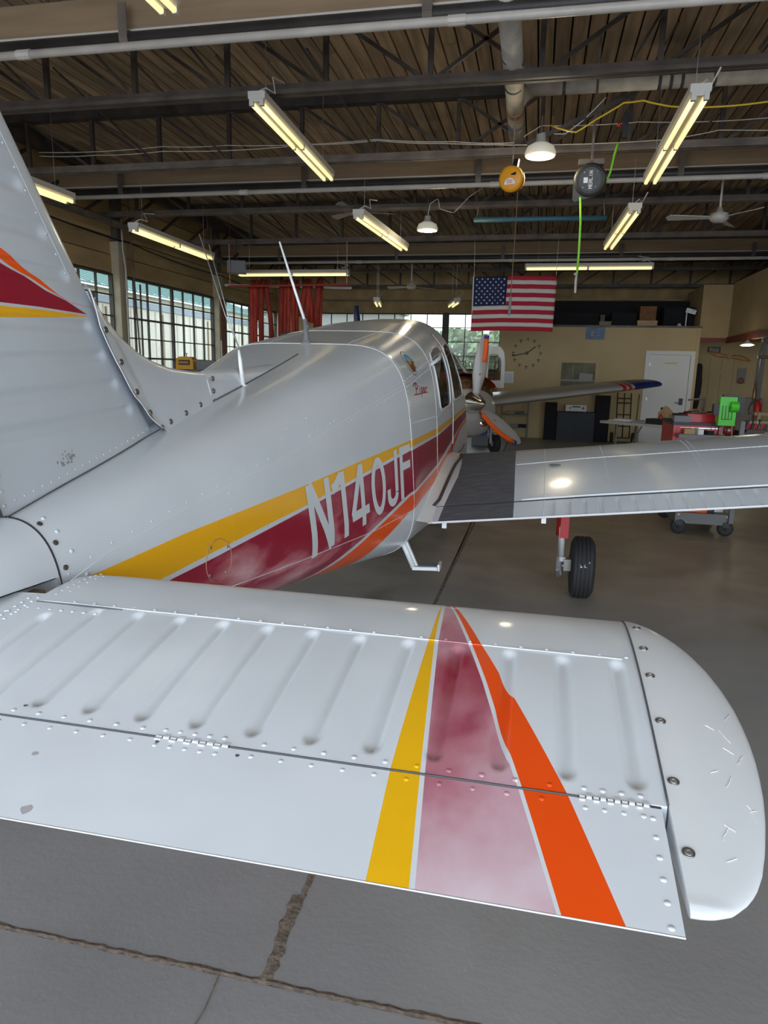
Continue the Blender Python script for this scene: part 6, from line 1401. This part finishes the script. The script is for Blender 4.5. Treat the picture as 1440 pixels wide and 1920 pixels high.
T = thing('tool_holder', 'bright green plastic tool holder standing up from the tool cart', 'holder', (1.77, 7.26, 1.06)); M_grn = mat('lime_plastic', (.06, .55, .02), .4)
m = MB(); m.box((1.70, 7.22, 1.07), (1.85, 7.30, 1.34)); m.tube([(1.79, 7.215, 1.25), (1.86, 7.215, 1.25)], .05, 14); m.build('shell', M_grn, T)
m = MB(); [m.box((1.725 + .028 * k, 7.214, 1.13), (1.730 + .028 * k, 7.22, 1.26)) for k in range(4)]; m.box((1.725, 7.214, 1.127), (1.815, 7.22, 1.133)); m.build('slot', M_black, T)
m = MB(); m.rbox((1.675, 7.26, 1.22), (.05, .08, .10)); m.rbox((1.885, 7.26, 1.27), (.06, .08, .14)); m.rbox((1.80, 7.27, 1.35), (.14, .05, .02)); m.build('power_grip', M_black, T)
for k, x in enumerate((1.72, 1.755, 1.79, 1.835)): m = MB(); m.tube([(x, 7.25, 1.08), (x - .03 + .012 * k, 7.20, .83)], .006, 6); m.build('hanging_tool', M_steel if k % 2 else M_black, T)
T = thing('tool_tray_stand', 'black tray heaped with tools at the right of the tool cart', 'tray', (2.02, 7.35, 0)); m = MB(); m.rbox((2.02, 7.35, .98), (.20, .4, .05), ry=R(8)); m.rbox((2.02, 7.2, 1.02), (.16, .10, .05)); m.build('tray', M_black, T); m = MB(); m.box((1.925, 7.2, .80), (2.06, 7.5, .95)); m.build('red_bin', M_redtool, T)
for k in range(7): m = MB(); c = (1.96 + .02 * k, 7.22 + .03 * (k % 3), 1.045); m.tube([c, (c[0] + .02, c[1], 1.10 + .02 * (k % 3))], .011, 6); m.build('tool', (M_redtool, M_steel, M_black)[k % 3], T)
m = MB(); m.tube([(1.62, 8.3, 1.27), (1.78, 8.28, 1.29)], .012, 6); m.tube([(1.78, 8.28, 0), (1.78, 8.28, 1.30)], .014, 6); tag(m.build('clamp_stand', M_darkbrown, off=(1.78, 8.28, 0)), 'dark stand with a side arm behind the green holder', 'stand')
# passage side: coat, wooden propeller, pictures, lamp, gas bottle, extinguisher, lumber
m = MB(); rows = [[(3.49 + .075 + (r_ * .4 + .03) * math.cos(q), 17.4 + r_ * math.sin(q), z) for q in [2 * math.pi * k / 14 for k in range(14)]] for z, r_ in ((1.82, .02), (1.76, .09), (1.5, .12), (1.1, .10), (.95, .11), (.80, .05))]; m.grid(rows, closed=True); o = m.build('coat', M_cloth, off=(3.5, 17.4, .8), smooth=True); tag(o, 'black coat hanging at the corner beside the white door', 'coat'); m = MB(); m.tube([(3.56, 17.34, 1.72), (3.60, 17.33, 1.4), (3.60, 17.32, 1.12)], [.05, .045, .035], 10); m.build('sleeve', M_cloth, o, smooth=True)
T = thing('wooden_propeller', 'varnished wooden propeller hung on the wall above the cream door', 'propeller', (4.5, 18.9, 2.0)); m = MB(); rows = []
for t_ in [-1 + .1 * k for k in range(21)]:
    wv = .055 * (1 - abs(t_) ** 6) * (.55 + 1.2 * abs(t_) * (1.2 - abs(t_))) + .006; x = 4.53 + t_ * .50; z = 2.03 - t_ * .10 + .02 * math.sin(t_ * 3.1); rows.append([(x, 18.90 + .03 * math.cos(q) * .6, z + wv * math.sin(q)) for q in [2 * math.pi * k / 10 for k in range(10)]])
m.grid(rows, closed=True); m.build('blade', M_wood2, T, smooth=True); m = MB(); m.lathe([(0, .05), (.06, .05), (.07, 0), (0, 0)], (4.53, 18.93, 2.03), (0, -1, 0), 16); m.build('hub', M_wood2, T)
m = MB(); m.box((4.04, 18.97, 2.10), (4.33, 18.995, 2.25)); o = m.build('small_picture', M_frame, off=(4.2, 18.97, 2.1)); tag(o, 'small framed photo above the wooden propeller', 'picture'); m = MB(); m.box((4.07, 18.965, 2.12), (4.30, 18.97, 2.23)); m.build('photo', mat('photo_grey', (.2, .2, .17), .4, var=.6, scale=12), o)
m = MB(); m.box((4.78, 18.96, 1.38), (4.97, 18.995, 1.75)); o = m.build('wall_plaque', mat('plaque_grey', (.20, .19, .18), .5), off=(4.85, 18.97, 1.3)); tag(o, 'grey plaque with a brown emblem on the passage wall', 'plaque'); m = MB(); m.lathe([(0, .04), (.05, .03), (.08, .0), (0, 0)], (4.87, 18.96, 1.45), (0, -1, 0), 10); m.build('emblem', mat('emblem_brown', (.22, .09, .05), .6), o)
T = thing('hood_lamp', 'lit hood lamp under the red steel beam at the right', 'lamp', (4.0, 15.5, 2.15)); m = MB(); m.lathe([(.03, .09), (.05, .06), (.14, .0), (.13, .0), (.03, .05)], (4.02, 15.5, 2.16), (0, .15, 1), 18); m.build('hood', M_fix, T, smooth=True); m = MB(); m.lathe([(.0, .03), (.09, .02), (.10, -.005), (0, -.02)], (4.02, 15.5, 2.16), (0, .15, 1), 16); m.build('bulb', M_lampglow, T); m = MB(); m.tube([(4.02, 15.5, 2.24), (4.05, 15.55, 2.40)], .012, 6); m.build('bracket', M_darkbrown, T); pt_light((4.0, 15.4, 2.05), 14)
T = thing('steel_post', 'grey steel post at the right edge carrying pipes and a gas bottle', 'post', (4.18, 15.0, 0)); m = MB(); m.box((4.15, 14.96, 0), (4.23, 15.06, 2.38)); m.build('post', mat('post_grey', (.14, .13, .12), .7), T); m = MB(); m.tube([(4.10, 14.95, 1.0), (4.11, 14.95, 1.8), (4.14, 14.95, 2.2)], .018, 8); m.tube([(4.09, 14.95, 1.92), (4.5, 14.95, 1.92)], .035, 10); m.tube([(4.13, 14.95, 2.25), (4.4, 14.95, 2.05)], .014, 6); m.build('pipe', M_darkbrown, T); m = MB(); m.lathe([(0, 0), (.032, 0), (.035, .03), (.035, .22), (.015, .26), (.012, .32), (0, .32)], (4.10, 14.9, 1.10), (0, 0, 1), 14); m.build('gas_bottle', mat('brass_bottle', (.22, .13, .06), .35, .6), T, smooth=True)
T = thing('fire_extinguisher', 'red fire extinguisher at the right edge of the picture', 'extinguisher', (4.02, 14.3, .75)); m = MB(); m.lathe([(0, 0), (.065, 0), (.07, .03), (.07, .28), (.03, .34), (.02, .38), (0, .38)], (4.02, 14.3, .75), (0, 0, 1), 18); m.build('tank', M_redtool, T, smooth=True); m = MB(); m.tube([(4.0, 14.3, 1.12), (3.90, 14.28, 1.08), (3.86, 14.28, .95), (3.88, 14.28, .86)], .012, 8); m.rbox((4.02, 14.3, 1.14), (.09, .03, .03)); m.build('hose', M_black, T); m = MB(); m.box((3.86, 14.2, 0), (4.2, 14.42, .74)); m.build('stand', M_gray, T)
T = thing('lumber_rack', 'rack of pale boards at the right edge below the extinguisher', 'rack', (3.8, 13.2, 0))
for k, z in enumerate((.42, .60, .78, .92)): m = MB(); m.rbox((4.0, 13.2 + .02 * k, z), (.70, .22, .05), rz=.02 * k); m.build('board', mat('pale_lumber', (.42, .32, .20), .8, var=.15, scale=6, stretch=(1, 6, 6)) if k == 0 else bpy.data.materials['pale_lumber'], T)
for x in (3.70, 4.28): m = MB(); m.box((x, 13.1, 0), (x + .05, 13.3, .95)); m.build('upright', bpy.data.materials['pale_lumber'], T)
# tan cupboard in the passage on the right
m = MB(); m.box((4.75, 18.5, 0), (5.3, 18.95, 1.05)); o = m.build('metal_cupboard', mat('cupboard_grey', (.22, .18, .15), .5), off=(5, 18.7, 0)); tag(o, 'grey brown metal cupboard below the plaque in the passage', 'cupboard'); m = MB(); m.box((4.78, 18.48, .05), (5.02, 18.5, 1.0)); m.box((5.03, 18.48, .05), (5.27, 18.5, 1.0)); m.build('door', bpy.data.materials['cupboard_grey'], o)
# storage on top of the partition room
LF = 2.635
def loft(name, x0, x1, z1, mt, label, cat, y=17.75, d=.4, z0=LF):
    m = MB(); m.box((x0, y, z0), (x1, y + d, z1)); o = m.build(name, mt, off=((x0 + x1) / 2, y, z0)); tag(o, label, cat)
    m = MB(); m.box((x0 - .006, y - .006, z1 - .03), (x1 + .006, y + d, z1)); m.build('lid', mt, o); return o
loft('storage_chest', .30, 1.30, 2.96, M_blackm, 'long black trunk on the loft right behind the flag', 'trunk'); loft('storage_crate', 1.34, 1.44, 2.90, mat('olive_box', (.10, .09, .05), .7), 'narrow olive crate standing beside the long black trunk', 'crate'); loft('pale_carton', 1.30, 1.56, 2.73, mat('pale_box', (.22, .19, .13), .7), 'small pale carton low in front of the olive crate', 'carton', y=17.4, d=.3)
loft('black_crate', 1.60, 2.15, 2.96, M_blackm, 'square black crate left of the wooden crates on the loft', 'crate'); loft('wooden_crate', 2.18, 2.62, 2.78, M_wood2, 'flat wooden crate on the loft under the bigger crate', 'crate'); loft('wooden_crate', 2.22, 2.58, 3.10, mat('brown_crate', (.20, .085, .025), .7, var=.2, scale=9), 'brown wooden crate stacked on the flat crate on the loft', 'crate', z0=2.782)
loft('equipment_case', 2.75, 3.38, 3.08, M_blackm, 'big black equipment case at the right end of the loft', 'case'); m = MB(); m.rbox((3.30, 17.6, 2.98), (.22, .04, .10), ry=R(15)); m.box((3.20, 17.58, LF), (3.22, 17.62, 2.96)); tag(m.build('metal_wing_part', M_steel, off=(3.3, 17.6, LF)), 'pale metal fin part at the right end of the loft', 'part')
m = MB(); m.dome((3.05, 17.45, LF), (0, 0, 1), .05, .07, 12); tag(m.build('white_ball', M_paper, off=(3.05, 17.45, LF), smooth=True), 'small round white cap at the edge of the loft', 'cap')
# wire rack, calendar and notices by the clock
T = thing('wire_shelf', 'grey wire shelf unit behind the grey airplane nose', 'shelf', (-.5, 16.95, 0))
for x in (-.80, -.18): 
    for y in (16.75, 17.1): m = MB(); m.tube([(x, y, 0), (x, y, 1.0)], .012, 6); m.build('upright', M_gray, T)
for z in (.25, .55, .95): m = MB(); m.box((-.80, 16.75, z), (-.18, 17.1, z + .015)); [m.box((-.80 + .05 * k, 16.745, z - .03), (-.795 + .05 * k, 16.75, z + .0)) for k in range(13)]; m.build('shelf_board', M_gray, T)
for k, (x, z, mt_) in enumerate(((-.7, .967, M_redtool), (-.45, .967, M_redtool), (-.6, .567, M_card), (-.35, .567, M_black), (-.5, .267, M_gray), (-.30, .267, M_blackm))):
    loose('small_bin', (x, 16.9, z + .035), (.18, .2, .06), mt_, ('dark red box on the top of the wire shelf, left one', 'dark red box on the top of the wire shelf, right one', 'brown box on the middle of the wire shelf', 'black box on the middle of the wire shelf', 'grey box at the bottom of the wire shelf', 'black box at the bottom of the wire shelf')[k], 'box')
m = MB(); m.box((-.84, PY - .012, 1.28), (-.58, PY - .002, 1.55)); o = m.build('calendar', M_paper, off=(-.7, PY - .01, 1.3)); tag(o, 'white calendar sheet pinned below the clock', 'calendar'); m = MB()
for i in range(5):
    for j in range(5): m.box((-.82 + .045 * i, PY - .0135, 1.31 + .04 * j), (-.795 + .045 * i, PY - .012, 1.325 + .04 * j))
m.build('printed_days', mat('print_purple', (.3, .25, .4), .7), o)
m = MB(); m.box((-.93, PY - .012, 1.55), (-.87, PY - .002, 1.90)); tag(m.build('notice_sheet', M_paper, off=(-.9, PY - .01, 1.5)), 'tall white notice sheet at the left end of the partition wall', 'notice')
T = thing('wire_grid_panel', 'black wire grid panel standing behind the grey airplane', 'panel', (-1.1, 17.4, 0)); m = MB()
for k in range(14): m.box((-2.35 + .1 * k - .004, 17.45, 0), (-2.35 + .1 * k + .004, 17.458, 1.9))
for k in range(19): m.box((-2.35, 17.45, .05 + .1 * k), (-1.05, 17.458, .058 + .1 * k))
m.build('grid', M_blackm, T)
loose('blue_bin', (-1.12, 15.0, .31), (.24, .3, .19), mat('blue_plastic', (.01, .05, .50), .4), 'blue plastic bin under the grey airplane cowl', 'bin'); m = MB(); m.box((-1.3, 14.85, 0), (-.9, 15.2, .21)); tag(m.build('low_cart', M_gray, off=(-1.1, 15, 0)), 'low grey cart holding the blue bin', 'cart')
# left side: yellow tool case and the bench it stands on
T = thing('work_bench', 'dark work bench under the big left window', 'bench', (-6.6, 12.6, 0)); m = MB(); m.box((-7.15, 12.35, 1.41), (-5.95, 12.95, 1.45)); m.build('bench_top', M_darkbrown, T)
for x in (-7.1, -6.0):
    for y in (12.4, 12.9): m = MB(); m.box((x - .03, y - .03, 0), (x + .03, y + .03, 1.41)); m.build('leg', M_darkbrown, T)
T = thing('tool_case', 'yellow rounded tool case with black label, seen over the tail fairing', 'case', (-6.56, 12.5, 1.45)); rows = []
for y in (12.40, 12.60): rows.append([(-6.56 + .18 * math.copysign(abs(math.cos(q)) ** .45, math.cos(q)), y, 1.451 + .235 * abs(math.sin(q)) ** .5) for q in [math.pi * k / 16 for k in range(17)]])
m = MB(); m.grid(rows); m.add(rows[0], [tuple(range(17))]); m.add(rows[1], [tuple(range(17))[::-1]]); m.build('shell', mat('case_yellow', (.62, .30, .01), .45), T)
m = MB(); m.box((-6.67, 12.385, 1.53), (-6.45, 12.399, 1.62)); lb_ = m.build('label_plate', M_black, T); m = MB(); [m.box((-6.655 + .024 * k, 12.380, 1.555), (-6.640 + .024 * k, 12.385, 1.595)) for k in range(8)]; m.build('label_lettering', mat('label_yellow', (.5, .3, .05), .5), lb_)
m = MB(); m.tube([(-6.56, 12.5, 1.68), (-6.56, 12.5, 1.74)], .007, 6); m.rbox((-6.56, 12.5, 1.74), (.05, .012, .012)); m.build('latch', M_black, T)
loose('grey_machine', (-6.15, 12.6, 1.535), (.38, .3, .165), M_gray, 'dark grey box machine right of the yellow tool case', 'machine')
# red hanging sleeves over a pole
m = MB(); m.tube([(-6.2, 13.5, 3.10), (-3.6, 13.5, 3.04)], .025, 8); o = m.build('hanging_pole', M_pipew, off=(-5, 13.5, 3.1)); tag(o, 'pale pole hung level near the left windows, carrying red sleeves', 'pole'); m = MB(); [m.tube([(x, 13.5, 3.08), (x, 13.5, 3.9)], .005, 5) for x in (-6.1, -3.7)]; m.build('hanging_wire', M_wire, o)
M_sl = mat('red_sleeve_fabric', (.33, .03, .015), .75, var=.25, scale=6, rand=.25)
for k, (x, zb_, r_, ln) in enumerate(((-5.60, 1.45, .045, 0), (-5.52, 1.50, .04, 0), (-5.50, 2.42, .04, .0), (-5.40, 1.88, .055, .02), (-5.22, 2.05, .05, -.10), (-4.99, 1.95, .055, .03), (-4.92, 1.85, .04, .03), (-4.83, 1.98, .04, 0), (-4.74, 1.9, .045, 0), (-4.66, 2.0, .035, 0), (-4.56, 2.5, .06, .08), (-4.44, 2.40, .05, .03), (-4.38, 2.38, .05, -.05), (-4.25, 2.25, .07, .04), (-4.20, 1.98, .04, .02))):
    m = MB(); y = 13.47 - .03 * (k % 2); m.tube([(x + ln, y + .05, 3.02), (x + ln * .9, y - .0, 3.16), (x + ln * .7, y - .06, 3.0), (x, y - .06, (3.0 + zb_) / 2), (x - ln * .3, y - .05, zb_)], [r_ * .8, r_, r_, r_ * .95, r_ * .9], 10)
    ORD = ('leftmost', 'second from the left', 'third from the left', 'fourth from the left', 'rightmost') if k < 5 else ('leftmost', 'second from the left', 'third from the left', 'fourth from the left', 'fifth from the left', 'fifth from the right', 'fourth from the right', 'third from the right', 'second from the right', 'rightmost')
    lbl = 'red fabric sleeve on the pale pole, ' + ORD[k if k < 5 else k - 5] + (' of the left bunch' if k < 5 else ' of the right bunch')
    tag(m.build('fabric_sleeve', M_sl, off=(x, y, zb_), smooth=True), lbl, 'sleeve', 'left bunch of red sleeves' if k < 5 else 'right bunch of red sleeves')
m = MB(); rng = random.Random(4); rows = [[(-5.1 + r_ * math.cos(q) * (1 + .15 * rng.random()), 13.0 + r_ * .6 * math.sin(q), z) for q in [2 * math.pi * k / 14 for k in range(14)]] for z, r_ in ((1.555, .22), (1.8, .22), (1.98, .16), (2.04, .02))]; m.grid(rows, closed=True); tag(m.build('wrapped_bundle', mat('clear_wrap', (.35, .33, .32), .25, var=.5, scale=9), off=(-5.1, 13, 1.5), smooth=True), 'clear plastic wrapped bundle below the left red sleeves', 'bundle')
T = thing('tall_rack', 'tall tan rack with rolled covers behind the red sleeves', 'rack', (-5.0, 13.9, 0)); m = MB(); m.box((-5.3, 13.75, 0), (-4.4, 14.2, 1.55)); m.build('rack_body', M_tan, T)
m = MB(); m.tube([(-4.85, 13.0, 2.1), (-4.35, 13.1, 2.14)], .07, 12); m.tube([(-4.6, 13.05, 1.55), (-4.6, 13.05, 2.06)], .02, 6); m.box((-5.35, 12.75, 1.5), (-4.3, 13.3, 1.55)); m.box((-4.9, 12.9, 0), (-4.85, 13.3, 1.5)); m.box((-4.35, 12.9, 0), (-4.3, 13.3, 1.5)); m.build('rolled_cover', mat('olive_cover', (.12, .11, .08), .8), T)
loose('wooden_board', (-7.1, 16.5, .9), (.12, .5, 1.8), mat('orange_plywood', (.28, .12, .03), .7), 'orange brown board leaning by the far left window', 'board')
m = MB(); m.tube([(-5.95, 13.1, 3.03), (-3.55, 13.1, 3.06)], .02, 8); m.tube([(-5.9, 13.1, 3.03), (-5.9, 13.1, 4.6)], .004, 5); m.tube([(-3.6, 13.1, 3.03), (-3.6, 13.1, 4.6)], .004, 5); tag(m.build('red_white_pole', mat('red_tape', (.30, .04, .02), .6), off=(-4, 13.1, 3)), 'thin red pole hung just in front of the sleeve pole', 'pole')

# ================================================================== OUTSIDE
m = MB(); m.box((-12.4, 2, 0), (-12.0, 30, 3.60)); nb = m.build('neighbor_building', mat('white_corrugated', (.66, .61, .50), .8, var=.15, scale=3, stretch=(1, 6, .2)), off=(-12.2, 16, 0)); tag(nb, 'long white metal building with teal roof outside the left windows', 'building')
m = MB(); 
for k in range(60): m.box((-12.0, 2 + k * .46, 0), (-11.975, 2.04 + k * .46, 3.15))
m.build('wall_rib', mat('rib_shade', (.54, .49, .40), .8), nb)
m = MB(); [m.box((-11.995, y, .4), (-11.972, y + .07, 3.1)) for y in (18.2, 18.6, 21.3, 22.0, 24.5)]; m.build('rust_streaks', mat('rust_streak', (.24, .15, .07), .9), nb)
m = MB(); m.box((-11.99, 2, 3.20), (-11.96, 30, 3.38)); m.build('strip_window', mat('strip_glass_blue', (.20, .26, .32), .3), nb)
m = MB(); m.add([(-11.8, 2, 3.60), (-11.8, 30, 3.60), (-17, 30, 5.4), (-17, 2, 5.4), (-11.8, 2, 3.65), (-11.8, 30, 3.65), (-17, 30, 5.45), (-17, 2, 5.45)], [(0, 3, 2, 1), (4, 5, 6, 7), (0, 1, 5, 4), (3, 7, 6, 2), (0, 4, 7, 3), (1, 2, 6, 5)]); [m.bar((-11.8, 2 + .45 * k, 3.66), (-17, 2 + .45 * k, 5.46), .04, .04) for k in range(62)]
m.build('roof', mat('teal_roof', (.16, .27, .24), .5), nb)
def tree(x, y, h_, w_, seed, label):
    rng = random.Random(seed); T = thing('tree', label, 'tree', (x, y, 0), group='trees beyond the back windows'); m = MB(); m.tube([(x, y, 0), (x, y, h_ * .6)], .15, 6); m.build('trunk', M_darkbrown, T)
    m = MB()
    for k in range(int(600)):
        a = rng.random() * 6.283; b = rng.random(); r_ = w_ * (b ** .5) * (1 - .4 * rng.random()); z = h_ * (.12 + .88 * rng.random() ** .8); q = .22 + .25 * rng.random(); s_ = 1 - .6 * max(0, z / h_ - .6) / .4
        c = Vector((x + r_ * s_ * math.cos(a), y + r_ * s_ * math.sin(a), z)); n = Vector((rng.gauss(0, 1), rng.gauss(0, 1), rng.gauss(0, 1))).normalized(); u = n.orthogonal().normalized() * q; v = n.cross(u).normalized() * q
        m.add([c - u, c + v * .6, c + u, c - v * .6], [(0, 1, 2, 3)])
    o = m.build('foliage', bpy.data.materials.get('tree_leaves') or mat('tree_leaves', (.12, .19, .065), .8, var=.5, scale=2), T); o['kind'] = 'stuff'
for k, (x, y, h_, w_) in enumerate(((-8.5, 52, 4.2, 3), (-5, 55, 4.4, 3.2), (-1.5, 53, 4.3, 3), (-11.5, 56, 4.0, 3), (2, 54, 4.4, 3), (-3, 60, 5.0, 3.5), (-7, 61, 4.9, 3.5))): tree(x, y, h_, w_, k, 'green leafy tree outside the back windows, ' + ('fourth from the left', 'fifth from the left, tall and near the field', 'rightmost but one', 'leftmost', 'rightmost', 'farthest back, behind the middle trees', 'farther back, left of the middle')[k])
m = MB(); m.box((-16, 34, 0), (-6.8, 36, 4.2)); o = m.build('pale_shed', mat('pale_siding', (.30, .29, .27), .8), off=(-12, 35, 0)); tag(o, 'pale building seen through the left part of the back windows', 'building'); m = MB(); m.box((-16.2, 33.8, 4.2), (-6.6, 36.2, 4.35)); m.build('roof', M_gray, o)
m = MB(); m.box((-40, 22, -.14), (40, 90, -.1)); o = m.build('grass_field', mat('field_green', (.12, .15, .07), .9, var=.2, scale=.5)); tag(o, 'pale green field outside the back windows', 'field')
